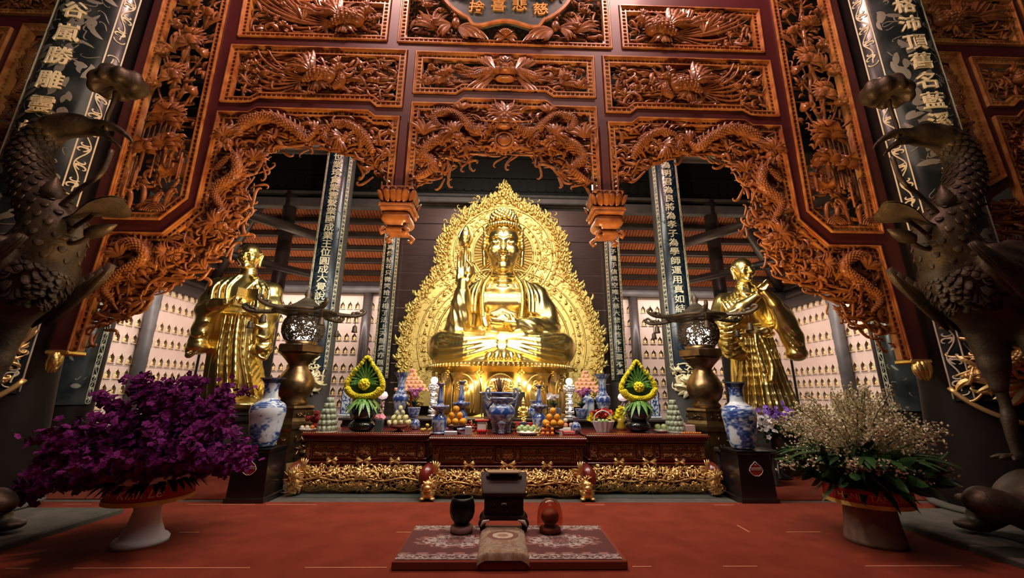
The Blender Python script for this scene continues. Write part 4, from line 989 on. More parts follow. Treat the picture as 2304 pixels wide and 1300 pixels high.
# robe collar bands and pleats
for x in(-1,1):
    P=spline([(x*.36,.02,2.42),(x*.50,-.22,2.1),(x*.53,-.33,1.7),(x*.50,-.36,1.25),(x*.42,-.42,.98)],14); s.chain(P,.085,k=.015,sq=(1,.55,1))
    for j,dx in enumerate((.16,.27,.38)):
        P=spline([(x*(.45+dx*.8),.0,2.34-.05*j),(x*(.55+dx),-.22+dx*.2,1.9),(x*(.57+dx*.95),-.27+dx*.25,1.4)],12); s.chain(P,[.05]*12,k=.02)
P=spline([(.42,-.36,1.1),(.1,-.52,1.18),(-.25,-.48,1.25),(-.45,-.3,1.30)],12); s.chain(P,.05,k=.03)
for j in range(5):
    a=-.9+.45*j; s.chain(spline([(0,-.52,1.22),(math.sin(a)*.2,-.58,1.12),(math.sin(a)*.42,-.56,.98)],8),np.linspace(.05,.035,8),k=.02)
s.ell((0,-.52,1.22),(.12,.08,.09),k=.02)
# lap drapery: curved folds
for x in(-1,1):
    for j in range(6):
        sv=np.linspace(.02,.96,16); C=np.array([(np.interp(q,[0,.5,1],[.1,.85,1.45]),np.interp(q,[0,.5,1],[-.92,-.80,-.42]),np.interp(q,[0,.5,1],[.30,.34,.40])) for q in sv]); rr=np.interp(sv,[0,.5,1],[.30,.36,.44]); ph=np.radians(lerp(100-17*j,64-24*j,sv)-22*np.sin(sv*PI)*(1 if j<3 else .5)); dd=np.stack([.35*sv**2,-np.cos(ph),np.sin(ph)],-1)
        P=(C+dd*(rr*1.0)[:,None])*np.array([x,1,1]); s.chain(P,(.045+.012*(j%2))*np.sin(np.linspace(.4,PI-.3,16))**.5,k=.025)
for j in range(5):
    u=-.22+.11*j; s.chain(spline([(u*.5+.05,-.95,.74),(u+.05,-1.10,.42),(u*1.7+.05,-1.18,.10)],10),np.linspace(.04,.06,10),k=.018)
def sl(x,y,z): return .018*np.sin(26*(x*.6-z*.35)+6*z)*np.exp(-((x-1.15)/.35)**2)*np.clip((z-1.0)*3,0,1)*np.clip((2.2-z)*4,0,1)
s.warp(sl,(.7,-.6,.9),(1.65,.8,2.3))
s.warp(lambda x,y,z:.020*np.sin(34*x+8*z)*np.exp(-((x+1.1)/.3)**2)*np.clip((z-.7)*3,0,1)*np.clip((1.85-z)*4,0,1),(-1.65,-.9,.6),(-.7,.6,2.0))
s.warp(lambda x,y,z:.013*np.sin(30*(z+.5*x))*np.exp(-((z-.98)/.22)**2)*np.clip((x-.3)*3,0,1),(.2,-1.,.6),(1.6,.3,1.4))
# hand resting in the lap
sculpt_hand(s,(.36,-.74,.99),np.stack([unit(V3(0,-.35,.9)),unit(V3(.1,.2,.95)),unit(V3(-1,-.1,-.02))],1),.72,curl=(.1,.06,.06,.06,.06),spread=.02)
mb=s.tomb(); mb.mapv(lambda v:v+np.array([BX,BY,BZ])); body=mb.build('robed_body',M_gold,bud_)
# embroidered borders
bb=MB()
for x in(-1,1):
    P=spline([(x*.36,-.03,2.43),(x*.50,-.275,2.1),(x*.53,-.385,1.7),(x*.50,-.415,1.25)],40)+np.array([BX,BY,BZ]); bb.inst(SPH(6,4),[xf(np.diag([.05,.022,.03]),p) for p in P])
bb.build('collar_border',M_goldc,body,label='chased collar bands')
hc=np.array((BX,BY-.10,BZ+3.24)); k=1.40
hm=sculpt_head(hc,k,False,0.,.019,tilt=.10); hd=hm.build('head',M_gold,bud_)
hairdo(MB(),hc,k,rotm(.10,0,0)).build('hair_curls',M_gold,hd,label='rows of snail-shell curls')
b=MB(); b.ball(hc+rotm(.1,0,0)@np.array((0,-.43,.235))*k,.035,10,8); b.build('forehead_jewel',M_goldr,hd)
s=Sdf((-.5,-.5,-.15),(.5,.5,1.25),.014)
sculpt_hand(s,(0,0,0),np.stack([unit(V3(1,0,.0)),unit(V3(0,-1,.12)),unit(V3(0,.12,1))],1),1.0,curl=(.75,.22,.16,.30,.26),spread=.015)
s.cap((0,.02,-.14),(0,0,.06),.15,.14,k=.03)
mb=s.tomb(); mb.mapv(lambda v:v+np.array([BX-1.04,BY-.56,BZ+2.05])); mb.build('raised_hand',M_gold,bud_)
b=MB(); hx=np.array([BX-1.0,BY-.72,BZ-.22]); b.tube([hx+V3(.02,.0,2.5),hx+V3(.01,-.03,2.8),hx+V3(0,.0,3.3)],[.035,.035,.045],10)
lb=b.build('lotus_stem',M_gold,bud_)
b=MB(); b.lathe([(.03,3.24),(.12,3.28),(.17,3.38),(.18,3.47),(.145,3.62),(.085,3.75),(.035,3.85),(.004,3.91)],hx,24)
for j in range(3):
    a=-PI/2+(j-1)*2.1; t=np.linspace(0,1,8); r=np.interp(t,[0,.3,.6,1],[.06,.17,.165,.04]); P=np.column_stack([hx[0]+np.cos(a)*r,hx[1]+np.sin(a)*r,3.26+hx[2]+t*.6]); b.tubes(P[None],(.11*np.sin(np.clip(t*.95+.05,0,1)*PI))[None],6,ref=(math.cos(a),math.sin(a),0),flat=.35)
b.mapv(lambda v:v); b.build('lotus_bud',M_gold,lb)
# ---------------------------------------------------------------- pedestal
ped=thing('lotus_pedestal','gilt pedestal with arched embossed petals beneath the colossal seated figure','pedestal',(0,10.4,.88))
b=MB(); b.lathe([(1.62,.875),(1.62,1.0),(1.50,1.08),(1.50,1.95),(1.72,2.03),(1.84,2.06),(1.86,2.15),(1.80,2.155)],(0,10.4,0),64,smooth=False); core=b.build('core',M_gold,ped)
def petal(mb,a,w,z0,z1,R):
    def fn(U,W):
        u=(U-.5)*2; ang=a+u*w*np.where(W<.55,1,np.sqrt(np.clip(1-((W-.55)/.45)**2,0,1))); bul=R+.16*np.cos(u*1.45)*np.sin(np.clip(W*1.15+.15,0,1)*PI)**.6
        return bul*np.cos(ang),10.4+bul*np.sin(ang),z0+(z1-z0)*W
    mb.grid(fn,15,14)
for j in range(12):
    a=-PI/2+j*PI/6; m=MB(); petal(m,a,.235,1.06,2.02,1.52); p=m.build('petal',M_gold,ped)
    e=MB(); R=1.70
    def em(u,v): return (lambda an,r:(r*math.cos(an),10.4+r*math.sin(an),v))(a+u/R,R+.0-.06*abs(u)*2)
    for q,(wd,ht) in enumerate(((.30,.70),(.22,.55))):
        pts=[em(-wd,1.10)]+[em(-wd*math.cos(t),1.10+ht*.72+ht*.42*math.sin(t)) for t in np.linspace(0,PI,13)]+[em(wd,1.10)]; e.tube(spline(pts,40),.016,6)
    for sg in(-1,1):
        for cu,cv,r0 in((.09,1.70,.09),(.05,1.58,.06),(.12,1.60,.05)):
            t=np.linspace(0,4.6,22); e.tube([em(sg*(cu-r0*(1-tt/6)*math.cos(tt)*.9),cv+r0*(1-tt/6)*math.sin(tt)) for tt in t],.016,6)
    e.ball(em(0,1.66),.045,10,8); e.build('embossing',M_goldr,p)
    m=MB(); m.inst(SPH(6,4),[xf(np.diag([.05,.05,.035])*s_,(1.70*math.cos(a+PI/12+du),10.4+1.70*math.sin(a+PI/12+du),z)) for du,z,s_ in((0,1.98,1),(-.03,1.94,.8),(.03,1.94,.8),(0,1.90,.8),(0,1.84,.6))]); m.build('leaf_boss',M_goldr,p)
b=MB(); n=110; b.inst(SPH(6,5),[xf(np.diag([.035,.035,.045]),(1.86*math.cos(a),10.4+1.86*math.sin(a),2.10)) for a in np.arange(n)/n*2*PI]); b.build('rim_molding',M_goldr,core)
b=MB(); b.bbox((0,10.4,.43),(6.4,3.2,.86),.03); b.bbox((0,10.4,.83),(6.6,3.3,.08),.02); tagit(b.build('altar_dais',M_darkwood),'low dark wooden dais carrying the gilt pedestal','dais')
# ---------------------------------------------------------------- flaming halo
HX,HY=.03,12.42
halo=thing('flaming_halo','gilt flaming leaf-shaped halo with rings of tiny figures behind the seated statue','halo',(HX,HY,1.0))
def halo_r(p):
    return p
HP=[(0,8.52),(.22,8.15),(.62,7.85),(1.15,7.55),(1.62,7.15),(2.0,6.65),(2.15,6.1),(2.14,5.6),(2.35,5.15),(2.72,4.55),(3.02,3.85),(3.18,3.1),(3.16,2.4),(2.95,1.7),(2.6,1.1)]
full=spline([(-u,v) for u,v in HP[1:]][::-1]+HP,160)
b=plate([[tuple(p) for p in full]],.10,.02,((HX,HY,0),(1,0,0),(0,0,1))); hp=b.build('back_plate',M_goldc,halo)
def ringtube(mb,cu,cv,r,t,a0=0,a1=2*PI,n=64,dy=-.06,el=1.):
    a=np.linspace(a0,a1,n); mb.tube(np.column_stack([HX+cu+r*np.cos(a),np.full(n,HY+dy),cv+r*el*np.sin(a)]),t,6)
b=MB(); C0=5.95
for r,t in((.98,.035),(1.06,.02),(1.22,.03),(1.62,.035),(1.72,.02)): ringtube(b,0,C0,r,t)
for r,t in((2.05,.035),(2.25,.02),(2.55,.03),(2.95,.035)):
    a=np.linspace(-.35,PI+.35,90); b.tube(np.column_stack([HX+r*np.cos(a)*1.02,np.full(90,HY-.06),3.0+r*.95*np.sin(a)]),t,6)
ring_=b.build('ring_moulding',M_goldr,halo)
b=MB(); n=56
for j in range(n):
    a=j/n*2*PI; c,s_=math.cos(a),math.sin(a); b.tubes(np.array([[(HX+c*.25,HY-.06,C0+s_*.25),(HX+c*.6,HY-.075,C0+s_*.6),(HX+c*.96,HY-.06,C0+s_*.96)]]),np.array([[.008,.03,.045]]),4,ref=(0,1,0),flat=.5,smooth=False)
b.build('ray_disc',M_goldr,halo,label='radiating rays behind the head')
# tiny seated figures in the rings
tf=MB(); tf.ball((0,0,0),(.055,.04,.04),8,6); tf.ball((0,-.005,.055),(.035,.03,.045),8,6); tf.ball((0,-.005,.12),(.024,.024,.028),8,6)
b=MB()
def figs(r,n,cv,el=1.,a0=0,a1=2*PI,k=1.):
    for a in np.linspace(a0,a1,n,endpoint=(a1-a0)<6.2): b.merge(tf,np.eye(3)*k,(HX+r*math.cos(a),HY-.09,cv+r*el*math.sin(a)))
figs(1.14,34,C0,k=.8); figs(1.80,40,C0,a0=-.6,a1=PI+.6)
figs(2.42,34,3.0,.97,-.35,PI+.35); figs(2.85,30,3.0,.97,-.4,PI+.4,.95)
ol=[]
for q in np.linspace(0,159,64).astype(int): p=full[q]; ol.append((p[0]*.90,5.0+(p[1]-5.0)*.90))
for p in ol[6:-6]: b.merge(tf,np.eye(3)*.9,(HX+p[0],HY-.09,p[1]))
b.build('ring_figure',M_goldr,halo,kind='stuff',label='tiny seated figures set in rings')
# scroll chasing between rings
c=Carve(500)
for r0,r1,n in((1.26,1.58,330),(1.85,2.2,280)):
    a=c.r.uniform(0,2*PI,n); rr=c.r.uniform(r0,r1,n); B=np.column_stack([rr*np.cos(a),C0+rr*np.sin(a)]); P=c.arc(B,c.r.uniform(-PI,PI,n),c.r.uniform(.14,.24,n),np.zeros(n),c.r.choice([-1,1],n)*c.r.uniform(4,6,n),2,10); c.stroke(P,np.full(n,.07),np.full(n,.018),'taper',5,.8)
n=1700; P0=c.pts([tuple(p*np.array([.93,.96])+np.array([0,.15])) for p in full],n); P0=P0[np.hypot(P0[:,0],P0[:,1]-C0)>1.7]; n=len(P0)
P=c.arc(P0,c.r.uniform(-PI,PI,n),c.r.uniform(.10,.2,n),np.zeros(n),c.r.choice([-1,1],n)*c.r.uniform(3,6,n),2,9); c.stroke(P,np.full(n,.062),np.full(n,.013),'taper',5,.8)
c.mb.mapv(lambda v:np.column_stack([v[:,0]+HX,HY-v[:,2],v[:,1]])); c.mb.build('chased_scrolls',M_goldc,halo)
# flame edge
c=Carve(501); T=unit(np.gradient(full,axis=0)); N=np.stack([-T[:,1],T[:,0]],-1); up=np.array([0,1.])
cen=full.mean(0); N=np.where(((full-cen)*N).sum(1,keepdims=True)<0,-N,N)
for lay,(L,r,w,off,st) in enumerate(((.27,.052,.0,-.05,4),(.20,.045,.04,-.07,3),(.17,.036,.08,-.13,2),(.15,.032,.10,-.22,2),(.13,.028,.11,-.30,2))):
    idx=np.arange(lay%2,160,st); K=len(idx); A=np.arctan2(N[idx,1]*.7+.75,N[idx,0]); sg=np.sign(full[idx,0]+1e-6)
    for da in((-.55,0,.6) if lay<3 else (0,.4)):
        P=c.arc(full[idx]+N[idx]*off+c.r.normal(0,.02,(K,2)),A-sg*.25+da+c.r.normal(0,.2,K),L*c.r.uniform(.7,1.2,K)*(1 if da==0 else .75),sg*1.0,sg*c.r.uniform(.4,1.4,K),2,8); c.stroke(P,w+c.r.uniform(0,.04,K),np.full(K,r),'leaf',6,.45,tilt=.03)
K=300; idx=c.r.integers(0,160,K); P=c.arc(full[idx]+N[idx]*c.r.uniform(-.32,-.03,K)[:,None],c.r.uniform(-PI,PI,K),c.r.uniform(.1,.2,K),np.zeros(K),c.r.choice([-1,1],K)*c.r.uniform(4,6,K),2,10); c.stroke(P,c.r.uniform(.05,.12,K),np.full(K,.018),'taper',5,.8)
c.mb.mapv(lambda v:np.column_stack([v[:,0]+HX,HY-v[:,2],v[:,1]])); c.mb.build('flame_edge',M_goldc,halo)
b=MB(); b.box((0,12.6,.5),(4.,.2,1.)); b.build('support',M_darkwood,halo)
# ---------------------------------------------------------------- the two standing robed disciples
def folds(mb): return mb
def robe_lower(s,cx,cy,z0,z1,r0,r1,n,amp,ph=0.,asp=.8,sway=0.):
    def fn(x,y,z):
        t=np.clip((z-z0)/(z1-z0),0,1); dx=x-cx-sway*(1-t)**2; dy=(y-cy)/asp
        th=np.arctan2(dx,-dy); rho=np.sqrt(dx*dx+dy*dy)
        r=r0+(r1-r0)*t**.8+amp*(1-t*.55)*(np.sin(n*th+ph+1.2*np.sin(2.2*z))+.45*np.sin((n*2-3)*th+2*ph+1.5*z))
        return np.maximum((rho-r)*.62,np.maximum(z0-z,z-z1))
    m=max(r0,r1)+amp*1.6+abs(sway); s.put(fn,(cx-m,cy-m,z0),(cx+m,cy+m,z1),k=.05)
def foldlines(s,P0,P1,bow,n,r,k=.03,m=9):
    "family of fold ridges between two guide polylines"
    A=spline(P0,n); B=spline(P1,n)
    for a,b in zip(A,B):
        mid=(a+b)/2+np.asarray(bow); s.chain(spline([a,mid,b],m),np.full(m,r)*np.sin(np.linspace(.35,PI-.2,m))**.6,k=k)
# --- left disciple, holding an open book of scripture
LX,LY,LZ=-5.90,9.0,1.12
LR=rotm(0,0,.36)
ml=thing('disciple_statue','gold standing monk statue holding an open scripture book, beside the purple orchids','statue',(LX,LY,LZ))
s=Sdf((-1.05,-.95,-.04),(1.25,.8,3.15),.018)
robe_lower(s,.0,.05,.06,2.0,.62,.42,9,.04,.4,.75,.22)
s.ell((.35,-.15,.10),(.45,.45,.16),k=.1); s.ell((.72,-.25,.06),(.22,.30,.07),k=.06)
s.ell((0,.08,2.05),(.54,.36,.6),k=.12); s.ell((0,.10,2.55),(.62,.35,.40),k=.14)
for x in(-1,1):
    s.ell((x*.54,.12,2.62),(.22,.25,.26),k=.14)
    s.chain([(x*.52,.10,2.58),(x*.60,-.05,2.28),(x*.60,-.20,2.05)],[.20,.20,.20],k=.08)
    s.chain([(x*.58,-.25,2.06),(x*.34,-.50,2.14),(x*.18,-.60,2.18)],[.19,.15,.11],k=.06)
    # hanging sleeve bag
    s.chain([(x*.52,-.30,2.05),(x*.58,-.26,1.62),(x*.60,-.22,1.32)],[.19,.20,.18],k=.08,sq=(.85,1,1))
    s.ell((x*.58,-.26,1.27),(.20,.24,.15),k=.08)
    foldlines(s,[(x*.70,-.08,2.5),(x*.76,-.12,2.1),(x*.76,-.16,1.6)],[(x*.30,-.56,2.05),(x*.44,-.48,1.55),(x*.52,-.44,1.15)],(x*.06,-.10,-.30),5,.030,.05)
    for j in range(3):
        s.chain(spline([(x*.14+x*.1*j,-.12,2.92-.03*j),(x*(.28+.12*j),-.24,2.60),(x*(.24+.14*j),-.30,2.25)],9),np.full(9,.035),k=.035)
P=spline([(.24,-.12,2.90),(.10,-.27,2.6),(-.12,-.32,2.3)],10); s.chain(P,.045,k=.02)
s.cap((0,.08,2.75),(0,.06,3.12),.19,.17,k=.10)
for x,ph in((-.18,0),(-.06,1),(.06,2),(.18,0)):
    s.chain(spline([(x,-.38,1.95),(x*1.2+.04,-.40,1.2),(x*1.6+.22,-.44,.35)],10),np.full(10,.030),k=.03)
s.chain(spline([(.05,-.36,2.0),(.10,-.44,1.4),(.22,-.50,.6)],10),np.linspace(.05,.07,10),k=.03)
for j in range(7): s.chain(spline([(.30+.05*j,-.30+.03*j,1.55-.1*j),(.40+.06*j,-.34+.04*j,.9-.08*j),(.62+.04*j,-.28+.06*j,.2)],9),np.full(9,.024),k=.03)
mb=s.tomb(); mb.mapv(lambda v:v@LR.T+np.array([LX,LY,LZ])); mb.build('robed_body',M_gold,ml)
sculpt_head((LX,LY-.02,LZ+3.42),.60,True,.10,.0095,tilt=.08).build('head',M_gold,ml)
s=Sdf((-.45,-.95,1.95),(.6,-.3,2.8),.010)
sculpt_hand(s,(-.05,-.60,2.16),np.stack([unit(V3(.2,-.1,.9)),unit(V3(.75,-.55,0)),unit(V3(.5,-.8,.25))],1),.34,curl=(.5,.5,.5,.5,.5),spread=.03,k=.008)
sculpt_hand(s,(.30,-.58,2.16),np.stack([unit(V3(-.2,-.1,.9)),unit(V3(-.75,-.55,0)),unit(V3(-.5,-.8,.25))],1),.34,curl=(.5,.5,.5,.5,.5),spread=.03,k=.008)
mb=s.tomb(); mb.mapv(lambda v:v@LR.T+np.array([LX,LY,LZ])); mb.build('hands',M_gold,ml)
b=MB()
bk=LR@np.array([.20,-.72,2.30])+np.array([LX,LY,LZ]); R1=LR@rotm(.12,0,.75); R2=LR@rotm(.12,0,-.35)
def leaf_(b,R,x0,x1,mi=0,t=.02): 
    m=MB(); m.bbox(((x0+x1)/2,0,0),(abs(x1-x0),t,.40),.006,mi); b.merge(m,R,bk)
leaf_(b,R1,-.21,0); leaf_(b,R2,0,.27); book=b.build('scripture_book',M_gold,ml,label='open scripture book')
b=MB()
for i in range(4):
    m=MB(); m.bbox((-.20+.055*i,-.014,0),(.008,.01,.36),.002); b.merge(m,R1,bk)
    for j in range(7):
        m=MB(); m.bbox((-.172+.055*i if i<3 else -.02,-.014,-.15+.05*j),(.028,.012,.03),.004); b.merge(m,R1,bk)
b.build('page_columns',M_goldr,book)
b=MB(); b.lathe([(.62,1.0),(.66,1.03),(.66,1.06),(.58,1.07)],(LX+.1,LY-.05,0),8,smooth=False,a0=PI/8); b.lathe([(.95,.013),(.95,.18),(.80,.24),(.72,.3),(.70,.85),(.78,.92),(.80,1.0)],(LX+.1,LY-.05,0),8,smooth=False,a0=PI/8)
tagit(b.build('statue_plinth',M_darkwood),'dark wooden octagonal plinth under the monk statue with the book','plinth')
# --- right disciple, hands joined before the chest
RX,RY,RZ=5.78,9.0,1.0
RR=rotm(0,0,-.30)
mr=thing('disciple_statue','gold standing monk statue with joined raised hands and knotted belt, beside the white flowers','statue',(RX,RY,RZ))
s=Sdf((-1.05,-.95,-.04),(1.1,.8,3.15),.018)
robe_lower(s,.0,.05,.08,2.0,.62,.40,8,.05,.9,.8,.10)
s.ell((-.32,-.38,.05),(.13,.26,.07),k=.05); s.ell((.28,-.36,.05),(.13,.26,.07),k=.05)
s.ell((0,.08,2.1),(.46,.33,.5),k=.12); s.ell((0,.10,2.55),(.50,.31,.42),k=.14)
for x in(-1,1):
    s.ell((x*.46,.10,2.66),(.20,.23,.24),k=.12); s.chain([(x*.52,.08,2.58),(x*.64,-.08,2.25),(x*.64,-.25,2.02)],[.21,.23,.22],k=.08)
s.chain([(-.60,-.30,2.05),(-.25,-.50,2.40),(.05,-.60,2.62)],[.20,.15,.09],k=.06); s.chain([(.60,-.30,2.05),(.40,-.50,2.45),(.20,-.60,2.75)],[.20,.14,.085],k=.06)
s.chain([(-.58,-.26,2.0),(-.55,-.32,1.6),(-.42,-.36,1.42)],[.21,.22,.16],k=.08); s.ell((-.45,-.36,1.40),(.22,.22,.12),k=.08)
s.chain([(.60,-.28,2.2),(.74,-.2,1.75),(.80,-.16,1.42)],[.20,.21,.18],k=.08); s.ell((.78,-.18,1.38),(.20,.22,.13),k=.08)
foldlines(s,[(-.80,-.10,2.4),(-.84,-.2,2.0),(-.76,-.2,1.55)],[(-.02,-.62,2.55),(-.2,-.56,2.0),(-.35,-.5,1.4)],(-.10,-.20,-.18),9,.032)
foldlines(s,[(.40,-.45,2.55),(.50,-.45,2.2),(.62,-.38,1.6)],[(.66,-.3,2.5),(.80,-.25,2.0),(.95,-.18,1.45)],(.06,-.10,-.20),6,.028)
for j in range(5): s.chain(spline([(-.20-.07*j,-.05,2.90-.03*j),(-.22-.09*j,-.28,2.6),(-.10-.1*j,-.40,2.32)],9),np.full(9,.03),k=.03)
for z in np.linspace(2.5,2.8,5): s.chain(spline([(-.14,-.26,z),(0,-.31,z-.03),(.14,-.26,z)],7),np.full(7,.022),k=.02)
for x in(-1,1): s.chain(spline([(x*.19,-.02,2.95),(x*.14,-.24,2.80),(0,-.31,2.62)],8),.04,k=.02)
# belt with bow
s.put(lambda x,y,z:np.sqrt((np.sqrt((x/.44)**2+((y-.06)/.34)**2)*.4-.41)**2+(z-1.86)**2)-.05,(-.5,-.4,1.78),(.5,.5,1.94),k=.02)
for x in(-1,1): s.chain(spline([(0,-.40,1.86),(x*.18,-.44,1.93),(x*.22,-.43,1.84),(0,-.41,1.84)],10),.04,k=.015)
s.ell((0,-.42,1.86),(.06,.05,.06)); s.chain(spline([(.03,-.42,1.84),(.12,-.46,1.5),(.18,-.50,1.1),(.12,-.52,.8)],10),np.linspace(.04,.065,10),k=.02); s.chain(spline([(-.03,-.42,1.84),(-.05,-.46,1.5),(.02,-.50,1.0)],10),np.linspace(.04,.06,10),k=.02)
for j in range(10):
    u=-.45+.1*j; s.chain(spline([(u*.75,-.34+.25*abs(u),1.75),(u*1.0,-.40+.35*abs(u),1.0),(u*1.45,-.50+.45*abs(u),.12)],10),np.full(10,.026+.008*(j%2)),k=.03)
s.cap((0,.08,2.75),(0,.06,3.12),.18,.16,k=.10)
for x in(-.08,.08): s.chain([(x,-.10,2.85),(x*.7,-.09,3.05)],.022,k=.02)
mb=s.tomb(); mb.mapv(lambda v:v@RR.T+np.array([RX,RY,RZ])); mb.build('robed_body',M_gold,mr)
sculpt_head((RX,RY-.02,RZ+3.40),.60,True,.10,.0095,tilt=.05).build('head',M_gold,mr)
s=Sdf((-.3,-1.0,2.4),(.6,-.35,3.3),.010)
sculpt_hand(s,(.05,-.62,2.64),np.stack([unit(V3(-.6,-.3,.7)),unit(V3(.6,-.5,.4)),unit(V3(.55,-.25,.75))],1),.36,curl=(.5,.35,.25,.2,.2),spread=.05,k=.008)
sculpt_hand(s,(.22,-.62,2.76),np.stack([unit(V3(-.3,-.2,-.9)),unit(V3(-.5,-.7,.2)),unit(V3(-.75,-.15,.55))],1),.36,curl=(.6,.5,.4,.35,.35),spread=.05,k=.008)
mb=s.tomb(); mb.mapv(lambda v:v@RR.T+np.array([RX,RY,RZ])); mb.build('hands',M_gold,mr)
b=MB(); b.lathe([(.62,.90),(.66,.92),(.66,.955),(.60,.965)],(RX,RY-.05,0),8,smooth=False,a0=PI/8); b.lathe([(.95,.013),(.95,.18),(.80,.24),(.72,.3),(.70,.78),(.78,.84),(.80,.9)],(RX,RY-.05,0),8,smooth=False,a0=PI/8)
tagit(b.build('statue_plinth',M_darkwood),'dark wooden octagonal plinth under the monk statue with joined hands','plinth')
# ================================================================ couplet boards hung on the columns
class Cyl:
    "maps board space (u along arc, v height, w out) onto a column"
    def __init__(s,x,y,r,az): s.x,s.y,s.r,s.az=x,y,r,az   # az: direction of board centre, angle from -y towards +x
    def __call__(s,P):
        a=s.az+P[:,0]/s.r; R=s.r+P[:,2]; return np.column_stack([s.x+R*np.sin(a),s.y-R*np.cos(a),P[:,1]])
def bent(mb,cyl): mb.mapv(cyl); return mb
def sheet(mb,u0,u1,v0,v1,w0,w1,nu=24,nv=30):
    for w,fl in((w1,0),(w0,1)):
        m=MB().grid(lambda U,W:(u0+(u1-u0)*U,v0+(v1-v0)*W,w+0*U),nu,nv); mb.merge(m if not fl else m.flip())
    for u,fl in((u0,1),(u1,0)):
        m=MB().grid(lambda U,W:(u+0*U,v0+(v1-v0)*W,w0+(w1-w0)*U),2,nv); mb.merge(m if fl else m.flip())
def scrollband(c,u0,u1,v0,v1,r,units=None):
    "vine scroll cartouches inside a border strip"
    um=(u0+u1)/2; hw=(u1-u0)/2; H=v1-v0; n=units or max(1,int(H/(hw*9))); L=H/n
    for i in range(n):
        a=v0+i*L+L*.04; bb=v0+(i+1)*L-L*.10
        NS=200; t=np.linspace(a,bb,NS); ph=(t-a)/(bb-a); k=max(1,int((bb-a)/(hw*5.5)))
        c.mb.tube(np.column_stack([um+hw*.62*np.sin(ph*PI*2*k)*np.minimum(1,6*np.minimum(ph,1-ph)),t,np.full(NS,.012)]),r,5,ref=(0,0,1))
        for j in range(k*2):
            vv=a+(bb-a)*(j+.5)/(k*2); s_=(-1)**j
            P=c.arc([(um+s_*hw*.55,vv-hw*.3),(um+s_*hw*.5,vv+hw*.4),(um-s_*hw*.1,vv-hw*.9)],[PI/2*(1+s_)-s_*.3,PI/2*(1+s_)+s_*.5,PI/2*(1-s_)+.6*s_],[hw*2.0,hw*1.5,hw*1.4],[0,0,0],[s_*4.8,-s_*4.5,s_*4.2],2,14); c.stroke(P,[.012]*3,[r*1.2]*3,'taper',5,.8)
        for e in(a,bb):
            s_=1 if e==bb else -1; P=np.column_stack([um+hw*.7*np.cos(np.linspace(0,PI,9)),e+s_*hw*.6*np.sin(np.linspace(0,PI,9)),np.full(9,.012)]); c.mb.tube(P,r*.9,5,ref=(0,0,1))
def board(name_lbl,x,y,r,az,half,v0,v1,bw,chars,csz,cv0,cv1,mfield,mchar,mborder,clouds=40,nb=None,dragons=False,seed=1,res=2):
    t=thing('couplet_board',name_lbl,'couplet board',(x,y,v0))
    cy=Cyl(x,y,r+.015,az); b=MB(); sheet(b,-half,half,v0,v1,0,.035,28,40); f=bent(b,cy).build('board_panel',mfield,t)
    c=Carve(seed)
    for u in(-half+.012,-half+bw,half-bw,half-.012):
        c.mb.tube(np.column_stack([np.full(30,u),np.linspace(v0+.02,v1,30),np.full(30,.04)]),max(.006,bw*.055),5,ref=(0,0,1))
    for u0,u1 in((-half+.015,-half+bw),(half-bw,half-.015)):
        d=Carve(seed+3); scrollband(d,u0,u1,v0+.02,v1,max(.0055,bw*.05),nb); d.mb.mapv(lambda v:v+np.array([0,0,.03])); c.mb.merge(d.mb)
    bent(c.mb,cy).build('scroll_border',mborder,f)
    b=MB(); n=len(chars)
    for i,ch in enumerate(chars):
        vv=lerp(cv1,cv0,i/(n-1)) if n>1 else cv1
        text(ch,csz,.02,None,b,0,res=res,bold=.008,warp=(lambda vv:(lambda V:np.column_stack([V[:,0],V[:,1]*1.0+vv,V[:,2]+.045])))(vv))
    bent(b,cy).build('lettering',mchar,f,label='column of brush characters')
    if clouds:
        d=Carve(seed+9); q=[(-half+bw*1.1,v0+.3),(half-bw*1.1,v0+.3),(half-bw*1.1,v1),(-half+bw*1.1,v1)]
        L=(half-bw); d.curls(q,clouds,(L*.25,L*.6),(.005,.010),(.0,.0)); d.flames(q,clouds,(L*.3,L*.7),(.02,.05),(.0,.0)); d.mb.mapv(lambda v:np.column_stack([v[:,:2],.036+np.clip(v[:,2],-.01,.01)*.3]))
        bent(d.mb,cy).build('cloud_inlay',M_inlay,f,label='dim grey cloud and lotus inlay')
    return t,f,cy
M_inlay=mat('dull silver inlay',(.23,.22,.18),.42,.3)
M_inlay2=mat('slate blue inlay',(.035,.055,.085),.45)
